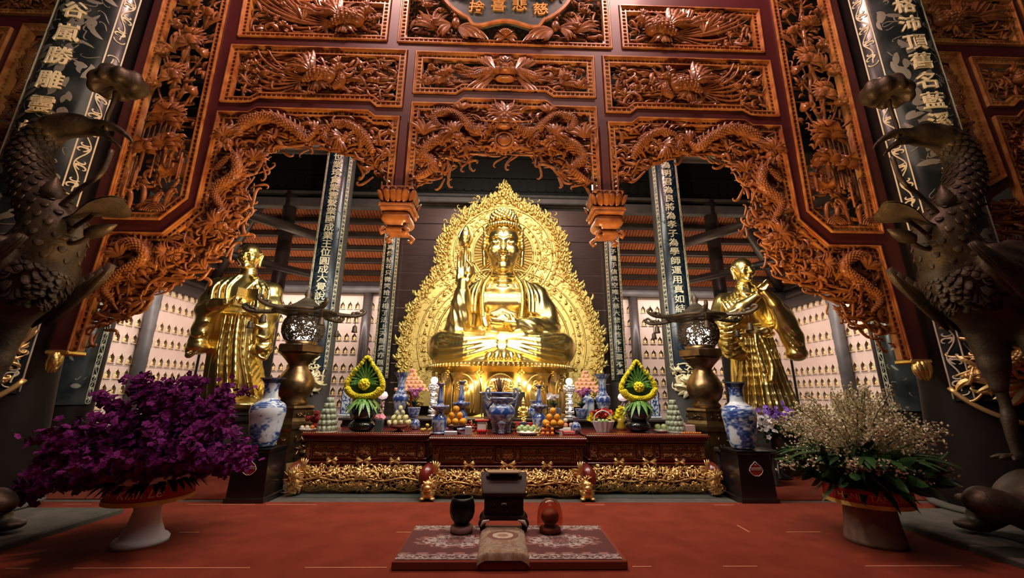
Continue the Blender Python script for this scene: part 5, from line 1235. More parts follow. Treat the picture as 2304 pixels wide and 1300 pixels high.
# near columns
for sx,nm,chars,cv in((-1,'left','金谷嵐勝雕靈峰聖',(4.5,7.42)),(1,'right','重格沛頂舊名藍溪水不山',(4.35,8.0))):
    t,f,cy=board('black lacquer couplet board with large gilt characters on the column behind the %s crane'%nm,sx*CX,CY,.55,-sx*.14,.62,1.45,9.3,.19,chars,.31,cv[0],cv[1],M_black,M_giltch,M_cream,120,3,seed=600+sx)
    # gilt dragon foot of the board
    c=Carve(620+sx)
    q=sx
    c.serpent([(q*.55,2.55,.06),(q*.30,2.75,.10),(-q*.02,2.5,.12),(q*.15,2.15,.13),(-q*.2,1.85,.10),(-q*.5,1.75,.06)],.10,.045); c.dhead((q*.45,2.2),-PI/2-q*.9,.12,1.25)
    c.fan((0.,1.7),-PI/2,1.45,9,.36,.05,.06,.5); c.flames([(-.6,1.5),(.6,1.5),(.6,2.5),(-.6,2.5)],40,(.2,.4),(.02,.035)); c.curls([(-.62,1.4),(.62,1.4),(.6,2.6),(-.6,2.6)],40,(.2,.45),(.014,.024)); c.clouds([(-.62,1.45),(.62,1.45),(.6,2.3),(-.6,2.3)],16,(.3,.5))
    P=c.arc([(-.62,1.62),(.62,1.62)],[-1.0,PI+1.0],[.75,.75],[.9,-.9],[0,0],2,14); c.stroke(P,[.05,.05],[.03,.03],'even',7,1.)
    c.mb.mapv(lambda v:np.column_stack([v[:,:2],np.maximum(v[:,2],.0)])); bent(c.mb,cy).build('gilt_dragon',M_goldb if 'M_goldb' in globals() else M_giltch,f,label='gilt dragon and clouds at the foot')
# columns flanking the middle of the hall
for sx,nm,ch in((-1,'left','世業珍貪業雲繫業國成業王位圓成大覺說恒沙'),(1,'right','歷為明君為良將為孝子為學師運用真如結無')):
    t,f,cy=board('narrow navy couplet board with pale characters on the inner column, beside the %s bronze lantern'%nm,sx*4.62,10.25,.375,-sx*.12,.36,2.0,9.6,.085,ch,.235,3.35,8.0 if sx>0 else 7.75,M_navy,M_cream,M_cream,0,9,seed=640+sx,res=1)
    d=Carve(660+sx); d.curls([(-.26,2.3),(.26,2.3),(.26,9.5),(-.26,9.5)],130,(.12,.3),(.006,.012),(0,0)); d.mb.mapv(lambda v:np.column_stack([v[:,:2],.036+np.clip(v[:,2],-.01,.01)*.3])); bent(d.mb,cy).build('cloud_inlay',M_inlay2,f)
    c=Carve(670+sx); c.lotus((0,2.05),.08,.2,1.); c.bud((-.18,2.3),.06,.07); c.fan((0,1.95),-PI/2,1.5,8,.3,.05,.05,.5); c.curls([(-.35,1.8),(.35,1.8),(.35,2.6),(-.35,2.6)],36,(.15,.3),(.012,.02)); c.pad((.05,1.9),.1,.26); c.flames([(-.35,1.7),(.35,1.7),(.35,2.4),(-.35,2.4)],20,(.15,.3),(.016,.03)); c.mb.mapv(lambda v:np.column_stack([v[:,0],v[:,1]-.25,np.maximum(v[:,2],.0)])); bent(c.mb,cy).build('gilt_lotus',M_giltch,f,label='gilt lotus foot')
    # slim columns beside the halo
    ch2='衣鉢真傳拈花只微笑拾了相了法上天無奧亦無聲' if sx<0 else '神拈子種手信成空唯大慈大悲此性不生還不滅'
    board('slim black couplet board with small pale characters close to the %s edge of the halo'%nm,sx*3.72,12.75,.265,-sx*.10,.25,1.9,7.2,.085,ch2,.19,2.15,6.55,M_black,M_cream,M_giltch,0,10,seed=680+sx,res=1)
    # outer columns, half hidden
    board('couplet board with pale scrollwork glimpsed beside the %s end of the screen'%nm,sx*9.15,9.0,.415,-sx*.75,.36,1.2,4.9,.1,'山門',.3,3.6,4.4,M_black,M_cream,M_cream,10,8,seed=700+sx,res=1)
# ================================================================ altar tables
M_red=mat('red lacquer',(.16,.016,.010),.3,col2=(.11,.012,.008),scale=3,coat=.35)
M_agold=mat('altar gilding',(.78,.53,.20),.36,.7,bump=.2,bscale=40)
M_dull=mat('gilt line',(.34,.15,.05),.42,.4)
AXC=.13; ZT=.87
def ymap(y): return lambda v:np.column_stack([v[:,0],y-v[:,2],v[:,1]])
def vine(c,u0,u1,v,R,r):
    "regular row of alternating scrolls"
    n=max(2,int((u1-u0)/(R*1.45))); uu=np.linspace(u0+R*.5,u1-R*.5,n); sg=(-1.)**np.arange(n); m=np.where(uu<(u0+u1)/2,1,-1)
    B=np.column_stack([uu-m*R*.9,v-sg*R*.55]); P=c.arc(B,np.where(m>0,0,PI)+m*sg*.15,np.full(n,R*4.6),m*sg*3.4,m*sg*4.6,1.6,22)
    c.stroke(P,np.full(n,.018),np.full(n,r),'taper',6,.9)
    for k in(.9,-.5): Q=c.arc(B+np.column_stack([m*R*.9,sg*R*.35]),np.where(m>0,0,PI)+m*sg*(1.9 if k>0 else -1.1),np.full(n,R*.8),m*sg*k,np.zeros(n),2,7); c.stroke(Q,np.full(n,.012),np.full(n,r*1.3),'leaf',4,.5)
def table(name,label,x0,x1,yf,zt,depth,legs):
    t=thing(name,label,'altar table',((x0+x1)/2,yf+depth/2,0)); W=x1-x0; xc=(x0+x1)/2; yc=yf+depth/2
    k=zt/.87
    b=MB(); b.bbox((xc,yc-.02,zt-.02),(W+.06,depth+.16,.04),.012); b.bbox((xc,yc-.01,zt-.06),(W+.02,depth+.10,.05),.012); top=b.build('table_top',M_red,t)
    b=MB(); n=int(W/.032)
    b.inst(SPH(6,4),[xf(np.diag([.013,.013,.016]),(x,yf-.085,zt+.008)) for x in np.linspace(x0+.01,x1-.01,n)]); b.inst(SPH(6,4),[xf(np.diag([.011,.010,.010]),(x,yf-.055,zt-.10)) for x in np.linspace(x0,x1,n)])
    b.build('bead_moulding',M_dull,top)
    b=MB(); b.bbox((xc,yc,(zt+.38)/2),(W-.06,depth,zt-.44),.01); core=b.build('carcass',M_red,t)
    # frieze of small panels
    b=MB(); g=Carve(int(abs(x0)*100)+7); zf0,zf1=.515*k,.725*k
    def fr(u0,u1,v0,v1,orn=1):
        for a,bb,c_,d in((u0,u1,v0,v0+.010),(u0,u1,v1-.010,v1),(u0,u0+.010,v0,v1),(u1-.010,u1,v0,v1)): b.box(((a+bb)/2,yf-.008,(c_+d)/2),(bb-a,.03,d-c_))
        q=[(u0+.012,v0+.012),(u1-.012,v0+.012),(u1-.012,v1-.012),(u0+.012,v1-.012)]; A=(u1-u0)*(v1-v0); g.curls(q,int(12+A*2200),(.03,.07),(.003,.005),(0,.008))
    m=W*.5; pw=.12 if legs=='lion' else .10
    L0,L1=x0+.06+pw,xc-.20; R0,R1=xc+.20,x1-.06-pw; vm=(zf0+zf1)/2
    for a,bb in((L0,L1),(R0,R1)):
        for i in range(3): fr(a+(bb-a)*i/3+.008,a+(bb-a)*(i+1)/3-.008,vm+.012,zf1-.015)
        for i in range(2): fr(a+(bb-a)*i/2+.008,a+(bb-a)*(i+1)/2-.008,zf0+.012,vm-.016)
        b.box(((a+bb)/2,yf-.012,vm),(bb-a,.03,.012)); b.box(((a+bb)/2,yf-.012,zf1),(bb-a,.03,.012)); b.box(((a+bb)/2,yf-.012,zf0),(bb-a,.03,.012))
    fr(xc-.175,xc-.115,zf0+.01,zf1-.01); fr(xc+.115,xc+.175,zf0+.01,zf1-.01); fr(xc-.10,xc+.10,zf0,zf1); fr(xc-.075,xc+.075,zf0+.025,zf1-.025)
    fr(x0+.045,x0+.045+pw,zf0-.01,zf1+.01); fr(x1-.045-pw,x1-.045,zf0-.01,zf1+.01)
    fz=b.build('frieze_frames',M_dull,core); g.mb.mapv(ymap(yf-.005)); g.mb.build('frieze_carving',M_dull,fz)
    b=MB()
    for z,w,h in((.765*k,.05,.03),(.735*k,.02,.02),(.495*k,.05,.022),(.470*k,.025,.02),(.445*k,.07,.02)): b.bbox((xc,yc,z),(W-.04+w,depth+w,h),.007)
    b.build('moulding',M_red,core)
    c=Carve(3); c.fan((xc,.475*k),0,.35,5,.12,.012,.05,.4); c.fan((xc,.475*k),PI,.35,5,.12,.012,.05,.4)
    for xx in(x0+W*.25,x1-W*.25): c.fan((xx,.475*k),0,.5,5,.09,.012,.05,.4); c.fan((xx,.475*k),PI,.5,5,.09,.012,.05,.4)
    c.mb.mapv(ymap(yf)); c.mb.build('corner_mount',M_agold,core)
    # bulging pierced apron in two bands with wavy lower edges
    def bulge(v): return .10*np.sin(np.clip((.44-v)/.42,0,1)*PI*.9)
    b=MB(); b.grid(lambda U,Wd:(x0+.04+(W-.08)*U,yf+.03-bulge(.03+.41*Wd),(.10+.34*Wd)*k),24,10); ap=b.build('apron',M_red,t)
    nn=80; u=np.linspace(x0+.05,x1-.05,nn); ph=(u-xc)/(W*.5)
    e1=.215+.022*np.cos(ph*PI*3)+.018*(np.abs(ph)<.12)*-1; e2=.045+.022*np.cos(ph*PI*4+.3)
    c=Carve(int(abs(xc)*31)+11)
    up=[(x0+.05,.43)]+[(a,d) for a,d in zip(u,e1)]+[(x1-.05,.43)]; lowp=[(a,d-.02) for a,d in zip(u,e1)]+[(a,d) for a,d in zip(u[::-1],e2[::-1])]
    A=W*.2; c.curls(up,int(330*A),(.08,.15),(.006,.010),(-.005,.01)); c.flames(up,int(170*A),(.05,.09),(.009,.013),(.0,.01)); vine(c,x0+.09,x1-.09,.385,.072,.0095); vine(c,x0+.09,x1-.09,.285,.070,.0095)
    c.curls(lowp,int(330*A),(.07,.13),(.006,.009),(-.012,.008)); c.flames(lowp,int(220*A),(.05,.09),(.008,.012),(-.01,.008)); vine(c,x0+.12,x1-.12,.125,.06,.008)
    for e,r in((e1,.013),(e2+.012,.011)): c.mb.tubes(np.column_stack([u,e,np.full(nn,.02)])[None],np.full((1,nn),r),6,ref=(0,0,1))
    j=np.arange(1,nn-1); P=c.arc(np.column_stack([u[j],e2[j]]),np.full(len(j),-PI/2)+np.where(ph[j]>0,.6,-.6),np.full(len(j),.04),np.where(ph[j]>0,.8,-.8),np.zeros(len(j)),2,6); c.stroke(P,np.full(len(j),.01),np.full(len(j),.009),'tail',4,.6)
    for uu,sz in((xc,1.),(x0+W*.3,.5),(x1-W*.3,.5)):
        c.mb.ball((uu,.33,.03),(.05*sz,.05*sz,.03),10,7); c.fan((uu,.33),PI/2,2.6,11,.12*sz,.014,.03,.6)
        if sz==1.: c.mb.ball((uu,.12,.02),(.045,.045,.03),12,8); t_=np.linspace(0,2*PI,17)[:-1]; c.mb.tubes(np.column_stack([uu+.065*np.cos(t_),.12+.06*np.sin(t_),np.full(16,.02)])[None],np.full((1,16),.008),5,ref=(0,0,1),closed=True); c.fan((uu,.12),-PI/2,1.6,9,.14,.012,.01,.7)
    c.mb.mapv(lambda v:np.column_stack([v[:,0],yf+.03-bulge(v[:,1])-v[:,2]*.9-.006,v[:,1]*k])); c.mb.build('apron_carving',M_agold,ap,label='gilt scroll carving over red')
    # legs
    for s_,x in((-1,x0),(1,x1)):
        if legs=='dragon' and s_*(xc-AXC)<0: 
            b=MB(); b.bbox((x-s_*.05,yf+.15,.22),(.08,.1,.44),.01); b.build('leg',M_red,t); continue
        b=MB(); X=x-s_*.02
        pr=spline([(X,yf+.06,.44),(X+s_*.05,yf-.09,.34),(X+s_*.06,yf-.13,.22),(X+s_*.01,yf-.10,.12),(X+s_*.03,yf-.13,.055)],14); b.tube(pr,np.array([.07,.085,.10,.11,.11,.10,.09,.085,.08,.085,.09,.10,.105,.09]),10); lg=b.build('leg',M_red,t)
        c=MB(); y=yf-.17
        if legs=='lion':
            for p,r in(((X,y-.02,.20),(.085,.07,.08)),((X,y-.08,.185),(.05,.04,.035)),((X-.035,y-.065,.235),(.025,.025,.025)),((X+.035,y-.065,.235),(.025,.025,.025)),((X,y-.07,.15),(.06,.04,.02)),((X,y+.0,.09),(.10,.09,.07)),((X-.07,y-.05,.038),(.04,.05,.022)),((X+.07,y-.05,.038),(.04,.05,.022))): c.ball(p,r,12,8)
        cc=Carve(int(x*10)+99); cc.fan((X,.20),PI/2,2.4,15,.13,.018,.0,.8); cc.fan((X,.16),-PI/2,1.2,9,.12,.016,.03,.6); cc.curls([(X-.10,.02),(X+.10,.02),(X+.11,.36),(X-.11,.36)],34,(.06,.13),(.008,.012),(-.02,.05)); cc.fan((X-s_*.06,.37),PI/2+s_*.9,.7,7,.16,.018,.0,.8)
        if legs=='dragon': cc.serpent([(X-s_*.06,.36,.0),(X+s_*.05,.28,.05),(X-s_*.04,.18,.06),(X+s_*.05,.08,.06),(X-s_*.05,.04,.05)],.045,.02); cc.dhead((X,.25),-PI/2+s_*.5,.08,.55)
        cc.mb.mapv(ymap(y+.02)); c.merge(cc.mb); c.build('lion_mask' if legs=='lion' else 'dragon_carving',M_agold,lg,label='gilt lion foot' if legs=='lion' else 'gilt dragon foot')
    return t
table('altar_table','carved red and gilt altar table with dragon foot beside the left black stand',AXC-3.20,AXC-1.27,6.74,ZT,1.0,'dragon')
table('altar_table','central carved red and gilt altar table with lion feet, behind the small dark desk',AXC-1.17,AXC+1.17,6.48,ZT-.02,1.19,'lion')
table('altar_table','carved red and gilt altar table with dragon foot beside the right black stand',AXC+1.27,AXC+3.20,6.74,ZT,1.0,'dragon')
b=MB(); b.bbox((AXC,7.22,.004),(6.3,1.5,.008),.002); tagit(b.build('stone_sill',mat('green grey stone',(.045,.06,.055),.6)),'low green-grey stone slab under the altar tables','slab')
# second tier behind
b=MB(); b.bbox((AXC,8.20,.5),(6.2,.54,.99),.02); b.bbox((AXC,8.19,1.01),(6.3,.66,.05),.012); tagit(b.build('offering_shelf',M_darkwood),'dark raised shelf behind the carved altar tables carrying the tall porcelain','shelf')
TZ2=1.038
# ================================================================ porcelain
M_pat=mat('painted glaze',(1,1,1),.12,attr=True,coat=.4)
M_matte=mat('painted matte',(1,1,1),.75,attr=True)
def vnoise(u,v,nu,nv,seed):
    r=np.random.default_rng(seed).random((nu,nv+2)); x=(u%1)*nu; i=np.floor(x).astype(int)%nu; f=x-np.floor(x); f=f*f*(3-2*f); y=np.clip(v,0,.999)*nv; j=np.floor(y).astype(int); g=y-j; g=g*g*(3-2*g)
    return (r[i,j]*(1-f)+r[(i+1)%nu,j]*f)*(1-g)+(r[i,j+1]*(1-f)+r[(i+1)%nu,j+1]*f)*g
WHT=np.array([.60,.66,.72]); BLU=np.array([.02,.05,.22]); MID=np.array([.16,.27,.50])
def porcelain(prof,c,n=56,style='scroll',seed=1,mb=None,m=44,dark=0.):
    P=spline(prof,m) if style!='raw' else np.asarray(prof); P[:,0]=np.maximum(P[:,0],.003); a=np.arange(n)/n; U,Vv=np.meshgrid(np.linspace(0,1,len(P)),a,indexing='ij'); u=Vv; v=U
    if style=='land':
        f=.5*vnoise(u,v,7,10,seed)+.3*vnoise(u,v,18,30,seed+1)+.2*vnoise(u,v,40,70,seed+4); r=vnoise(u*1.0,v,30,90,seed+2)
        w=np.clip((f-.46)*9,0,1)*np.clip(.35+r,0,1); w=np.where((v>.62)&(v<.74),w*.25,w); col=WHT+(MID-WHT)*np.clip(w*1.5,0,1)[...,None]; col=col+(BLU-col)*np.clip(w*2.2-1.1,0,1)[...,None]
        rim=(v>.93); col=np.where(rim[...,None],np.where((np.abs(np.sin(u*PI*5)*.03+.955-v)<.012)[...,None],BLU,WHT*.9),col)
    else:
        f=vnoise(u,v,26,30,seed); g=vnoise(u,v,13,14,seed+3); s_=np.sin(u*2*PI*10+4*np.sin(v*26))*np.sin(v*60)
        w=np.clip((f-.42)*6,0,1)*.6+.4*(s_>.2)+.5*(g>.68)+dark; band=(np.abs((v*7)%1-.5)>.44); w=np.where(band,1.,w); col=WHT*.9+(BLU-WHT*.9)*np.clip(w,0,1)[...,None]
        for q0 in(.60,.30): tri=(v>q0)&(v<q0+.10)&(np.abs((u*8)%1-.5)*2<1-(v-q0)/.10); col=np.where(tri[...,None],BLU*1.2,col)
    if mb is None: mb=MB()
    mb.lathe(P,c,n,col=col); return mb
def item(name,label,cat,pos,group=None): return thing(name,label,cat,tuple(float(x) for x in pos),group)
def _lim(px,py,z,m):
    p=flr(px,py,z)
    return p if p[1]<=m else at(px,py,m)*np.array([1,1,0])+np.array([0,0,z])
def P1(px,py):
    p=_lim(px,py,ZT+.002,7.55)
    if abs(p[0]-AXC)<1.2:
        p=_lim(px,py,ZT-.018,7.55); return p if p[1]>6.70 else at(px,py,6.70)*np.array([1,1,0])+np.array([0,0,ZT-.018])
    return p if p[1]>6.86 else at(px,py,6.86)*np.array([1,1,0])+np.array([0,0,ZT+.002])
def P2(px,py): return _lim(px,py,TZ2,8.3)
def sz(d): return (d*.967-.15)/894
# ---------------------------------------------------------------- tall vases on black stands
M_std=mat('black stand lacquer',(.010,.007,.007),.28,coat=.4)
M_sign=mat('red sign enamel',(.22,.025,.018),.4); M_white=mat('off white paint',(.62,.56,.50),.5)
for sx,nm,X,Y in((-1,'left',-3.50,6.37),(1,'right',3.73,6.40)):
    t=item('vase_stand','tapered black lacquer stand with a red leaf-shaped sign under the %s blue and white vase'%nm,'stand',(X,Y,0))
    b=MB(); b.lathe([(.385,.013),(.385,.06),(.37,.075),(.36,.08),(.335,.655),(.355,.67),(.36,.705)],(X,Y,0),4,smooth=False,a0=PI/4); st=b.build('pedestal',M_std,t)
    def onf(u,v): return (X+u,Y-lerp(.36,.335,(v-.08)/.575)*math.sqrt(.5)-.004,v)
    L=[(0,.565)]+[(.115*math.cos(a)*(1.0),.43+.09*math.sin(a)*(1.15 if math.sin(a)>0 else .75)+(.02*abs(math.cos(a)) if math.sin(a)<0 else 0)) for a in np.linspace(1.1,-1.45,14)]+[(0,.375)]
    L=L+[(-u,v) for u,v in L[1:-1]][::-1]; 
    b=plate([[(u*1.0,v) for u,v in L]],.006,0,((0,0,0),(1,0,0),(0,0,1))); b.mapv(lambda p:np.column_stack([X+p[:,0]*.85,Y-lerp(.36,.335,(p[:,2]-.08)/.575)*math.sqrt(.5)-.006+p[:,1],p[:,2]])); sg=b.build('leaf_sign',M_sign,st,label='red leaf-shaped sign')
    b=MB(); b.tube([np.array(onf(u*.85,v))+V3(0,-.006,0) for u,v in L+[L[0]]],.004,5)
    for v,h in((.475,.012),(.452,.007)):
        for i in range(7): b.box(np.array(onf(-.066+.022*i,v))+V3(0,-.008,0),(.018,.003,h))
    b.box(np.array(onf(0,.52))+V3(0,-.008,0),(.022,.003,.012)); b.build('sign_print',M_white,sg)
    v=item('floor_vase','tall blue and white porcelain vase with landscape painting on the %s black stand'%nm,'vase',(X,Y,.708))
    b=porcelain([(.12,.0),(.165,.03),(.20,.16),(.225,.36),(.245,.50),(.22,.60),(.13,.665),(.105,.72),(.10,.86),(.125,.95),(.175,.985)],(X,Y,.708),128,'land',seed=5+sx,m=140); o=b.build('vase_body',M_pat,v,colors=True)
    b=MB(); b.lathe([(.175,.983),(.18,.99),(.165,.992),(.10,.90)],(X,Y,.708),48); b.build('vase_rim',mat('dark rim glaze',(.02,.03,.08),.2),o)
# ---------------------------------------------------------------- bronze lanterns
M_glow=mat('lantern glow',(1,.9,.8),.5,emit=(1,.86,.76),estr=3.6)
for nm,X,Y in(('left',-4.05,8.2),('right',4.14,8.2)):
    t=item('bronze_lantern','tall bronze lantern with upswept arms and glowing pierced globe, before the %s inner column'%nm,'lantern',(X,Y,0))
    b=MB(); b.lathe([(.62,.015),(.62,.14),(.55,.2),(.50,.26),(.50,.80),(.53,.84),(.53,.92),(.44,.96),(.40,1.02),(.40,1.16),(.43,1.2),(.40,1.24)],(X,Y,0),6,smooth=False); bs=b.build('base',M_brass,t)
    c=Carve(40)
    for q in range(6):
        a=-PI/2+q*PI/3; d=Carve(41+q); d.curls([(-.18,.3),(.18,.3),(.18,.75),(-.18,.75)],12,(.1,.2),(.012,.018),(0,.01)); d.curls([(-.14,1.04),(.14,1.04),(.14,1.15),(-.14,1.15)],8,(.05,.1),(.008,.012),(0,.006))
        R=rotm(0,0,a+PI/2); d.mb.mapv(lambda v:np.column_stack([v[:,0],-np.where(v[:,1]>1,.35,.44)-v[:,2],v[:,1]])@R.T+np.array([X,Y,0])); c.mb.merge(d.mb)
    c.mb.build('base_relief',M_brass,bs)
    b=MB(); b.lathe([(.24,1.24),(.27,1.30),(.22,1.36),(.30,1.46),(.34,1.60),(.33,1.72),(.26,1.86),(.19,1.95),(.18,2.02),(.24,2.10),(.33,2.20),(.36,2.24)],(X,Y,0),40); b.build('stem',M_brass,t)
    b=MB(); b.lathe([(.42,2.24),(.45,2.26),(.45,2.38),(.42,2.40)],(X,Y,0),6,smooth=False); b.lathe([(.30,2.40),(.28,2.43),(.30,2.47)],(X,Y,0),32); b.build('collar_block',M_brass,t)
    prof=[(.25,2.46),(.33,2.53),(.385,2.65),(.39,2.78),(.36,2.90),(.31,2.97)]
    b=MB(); b.lathe([(r*.60,2.72+(z-2.72)*.70) for r,z in prof],(X,Y,0),32); gl=b.build('light_globe',M_glow,t,label='glowing inner globe')
    r_=np.random.default_rng(9); K=760; a0=r_.uniform(0,2*PI,K); zz=r_.uniform(2.50,2.94,K); L=r_.uniform(.08,.17,K)/.38; an=r_.uniform(-PI,PI,K); cv=r_.choice([-1,1],K)*r_.uniform(2,5,K); q=np.linspace(0,1,9)[None]
    A=an[:,None]+cv[:,None]*q**2; A1=a0[:,None]+np.cumsum(np.cos(A),1)*L[:,None]/9; Z1=np.clip(zz[:,None]+np.cumsum(np.sin(A),1)*L[:,None]*.38/9,2.47,2.97); Rr=np.interp(Z1,[p[1] for p in prof],[p[0] for p in prof])
    b=MB(); b.tubes(np.stack([X+Rr*np.cos(A1),Y+Rr*np.sin(A1),Z1],-1),np.broadcast_to(.013*np.sin(np.linspace(.5,2.9,9))[None]**.5,(K,9)),4,ref=(0,0,1))
    for r,z in((prof[0],0),(prof[-1],0)): t_=np.linspace(0,2*PI,33)[:-1]; b.tubes(np.column_stack([X+r[0]*np.cos(t_),Y+r[0]*np.sin(t_),np.full(32,r[1])])[None],np.full((1,32),.022),6,ref=(0,0,1),closed=True)
    b.build('pierced_globe',M_bronze,t,label='dark pierced bronze shell')
    b=MB(); b.lathe([(.30,2.97),(.42,3.02),(.46,3.05)],(X,Y,0),32); b.lathe([(.50,3.045),(.62,3.075),(.60,3.10),(.36,3.17),(.20,3.27),(.10,3.36),(.06,3.39),(.055,3.42),(.075,3.46),(.05,3.53),(.02,3.58),(.004,3.63)],(X,Y,0),36); rf=b.build('roof',M_bronze,t)
    for q in range(6):
        a=q*PI/3+.22; d=np.array([math.cos(a),math.sin(a),0]); o=np.array([X,Y,0.])
        b=MB(); P=spline([o+d*.45+V3(0,0,3.10),o+d*.75+V3(0,0,3.06),o+d*1.02+V3(0,0,3.07),o+d*1.16+V3(0,0,3.15),o+d*1.10+V3(0,0,3.20),o+d*1.05+V3(0,0,3.16)],18); b.tube(P,np.linspace(.05,.022,18),7); b.ball(o+d*.92+V3(0,0,3.10),.05,8,6); b.ball(o+d*1.0+V3(0,0,3.13),(.06,.035,.03),8,6,rot=rotm(0,0,a)); ar=b.build('arm',M_bronze,t)
        b=MB(); e=o+d*.98; b.tube([e+V3(0,0,3.06),e+V3(0,0,2.86)],[.007,.007],5); b.lathe([(.02,2.86),(.045,2.83),(.05,2.76),(.062,2.72),(.06,2.71)],e,12); b.build('hanging_bell',M_bronze,ar)
# ================================================================ things on the altar
M_leafd=mat('dark green leaf',(.012,.045,.012),.42,col2=(.025,.085,.02),scale=12)
M_leafl=mat('striped green leaf',(.05,.19,.03),.38,col2=(.30,.42,.12),scale=16,stretch=(3,3,.5),contrast=(.45,.7))
M_mum=mat('yellow chrysanthemum',(.88,.76,.03),.7,col2=(.70,.58,.015),scale=30)
M_pot=mat('black glazed pot',(.010,.011,.012),.18,coat=.4); M_gl=mat('smoky blue glass',(.015,.028,.045),.10,coat=.5)
def blades(mb,o,n,L,w,up,droop,a0=0,a1=2*PI,seed=1,ref=(0,0,1)):
    r=np.random.default_rng(seed); a=np.linspace(a0,a1,n,endpoint=(a1-a0)<6.2)+r.normal(0,.08,n); t=np.linspace(0,1,9)[None]; l=L*r.uniform(.85,1.12,n)[:,None]
    R=l*t; Z=up*l*t-droop*l*t**2; P=np.stack([o[0]+R*np.cos(a)[:,None],o[1]+R*np.sin(a)[:,None],o[2]+Z],-1)
    mb.tubes(P,np.broadcast_to(w*np.sin(np.clip(t*.93+.06,0,1)*PI)**.8,(n,9)),4,ref=ref,flat=.12,smooth=False)
def mumball(): 
    mb=MB(); n=26; i=np.arange(n)+.5; ph=np.arccos(1-2*i/n); th=PI*(1+5**.5)*i; D=np.stack([np.cos(th)*np.sin(ph),np.sin(th)*np.sin(ph),np.cos(ph)],-1)
    mb.inst(SPH(6,4),[xf(axes(d)*np.array([.36,.36,.20]),d*.85) for d in D]); return mb
MUM=mumball()
def wreath_vase(nm,p,seed,offs=0.):
    t=item('flower_vase','black pot with a teardrop wreath of yellow chrysanthemums, the %s one of the pair'%nm,'flower arrangement',p)
    p=np.array(p); b=MB(); b.lathe([(.10,0),(.17,.02),(.215,.07),(.21,.12),(.16,.165),(.14,.17)],p+V3(offs,0,0),36); bp=b.build('bowl_foot',M_pot,t)
    b=MB(); b.lathe([(.12,.17),(.19,.22),(.225,.31),(.215,.40),(.17,.45),(.15,.47)],p,36); b.build('glass_vase',M_gl,t)
    b=MB(); blades(b,p+V3(0,-.05,.47),13,.36,.030,.35,.95,seed=seed); blades(b,p+V3(0,0,.5),9,.30,.028,.6,1.1,a0=PI*1.05,a1=PI*1.95,seed=seed+1); b.build('drooping_leaf',M_leafl,t)
    c=p+V3(0,-.06,.80); b=MB()
    for a in np.linspace(.2,PI-.2,9): d=V3(math.cos(a)*.9,-.2,math.sin(a)*1.15); P=np.array([c+d*.05,c+d*.17,c+d*.29]); b.tubes(P[None],np.array([[.010,.018,.002]]),4,ref=(0,1,0),flat=.2,smooth=False)
    for a in(-.25,PI+.25,-.05,PI+.05): d=V3(math.cos(a),-.2,math.sin(a)); b.tubes(np.array([[c+d*.05,c+d*.15,c+d*.25]]),np.array([[.012,.026,.002]]),4,ref=(0,1,0),flat=.2,smooth=False)
    b.build('inner_leaf',M_leafl,t)
    TW=[(0,.40),(-.10,.27),(-.21,.13),(-.29,-.02),(-.28,-.15),(-.17,-.235),(0,-.26),(.17,-.235),(.28,-.15),(.29,-.02),(.21,.13),(.10,.27)]
    b=MB(); b.mapv if 0 else None
    o=plate([[ (u*.98,v*.98) for u,v in spline(TW,40,True)]],.05,0,(c+V3(0,.06,0),(1,0,0),(0,0,1))); o.build('wreath_backing',M_leafd,t)
    r=np.random.default_rng(seed); b=MB(); Q=spline(TW,44,True); k=np.interp(Q[:,1],[-.26,.0,.40],[.050,.046,.030])
    b.inst((MUM.verts(),[np.concatenate([f for f,_,_ in MUM.F if f.shape[1]==4]),np.concatenate([f for f,_,_ in MUM.F if f.shape[1]==3])],True),[xf(rotm(*r.uniform(0,6,3))*kk,c+V3(u,-.0+r.normal(0,.008),v)) for (u,v),kk in zip(Q,k)]+[xf(rotm(*r.uniform(0,6,3))*.044,c+V3(u*.86,-.04,v*.86-.02)) for u,v in Q[14:31]])
    b.build('chrysanthemum_ring',M_mum,t); b=MB(); m=MB().merge(MUM); b.merge(m,np.eye(3)*.085,c+V3(0,-.03,-.05)); 
    for q in range(40):
        d=unit(r.normal(0,1,3)); d[1]=-abs(d[1]); b.ball(c+V3(0,-.03,-.05)+d*.082,.018,6,4)
    b.build('centre_bloom',M_mum,t)
wreath_vase('left',P1(811,972)+V3(0,.05,.004),71); wreath_vase('right',P1(1440,972)+V3(.02,.05,.004),75,-.03)
# ---------------------------------------------------------------- porcelain of the altar
def trumpet(nm,p,seed):
    t=item('trumpet_vase','slender blue and white trumpet vase with a wide mouth, %s of the gilt pedestal'%nm,'vase',p)
    o=porcelain([(.10,0),(.13,.03),(.12,.15),(.15,.30),(.185,.42),(.17,.50),(.12,.54),(.135,.555),(.12,.57),(.095,.62),(.09,.78),(.12,.92),(.20,1.03),(.21,1.04)],p,48,seed=seed).build('vase_body',M_pat,t,colors=True)
trumpet('left',P2(899,925),81); trumpet('right',P2(1357,925)-V3(0,.02,0),82)
def candlestick(lbl,p,h,seed,k=1.):
    t=item('candlestick',lbl,'candlestick',p); porcelain([(x*k,z*h) for x,z in((.10,0),(.115,.03),(.10,.06),(.115,.15),(.12,.28),(.085,.36),(.065,.40),(.075,.46),(.135,.50),(.145,.56),(.06,.575),(.055,.65),(.035,.88),(.03,.93),(.065,.985),(.06,1.))],p,40,seed=seed,dark=.1).build('stick_body',M_pat,t,colors=True)
candlestick('blue and white porcelain candlestick left of the orange pyramid',P1(987,977),.80,83); candlestick('white-topped porcelain candlestick behind the left orange pyramid',P1(1036,955),.86,84,1.05)
candlestick('white-topped porcelain candlestick behind the right orange pyramid',P1(1213,955),.80,85,1.05)
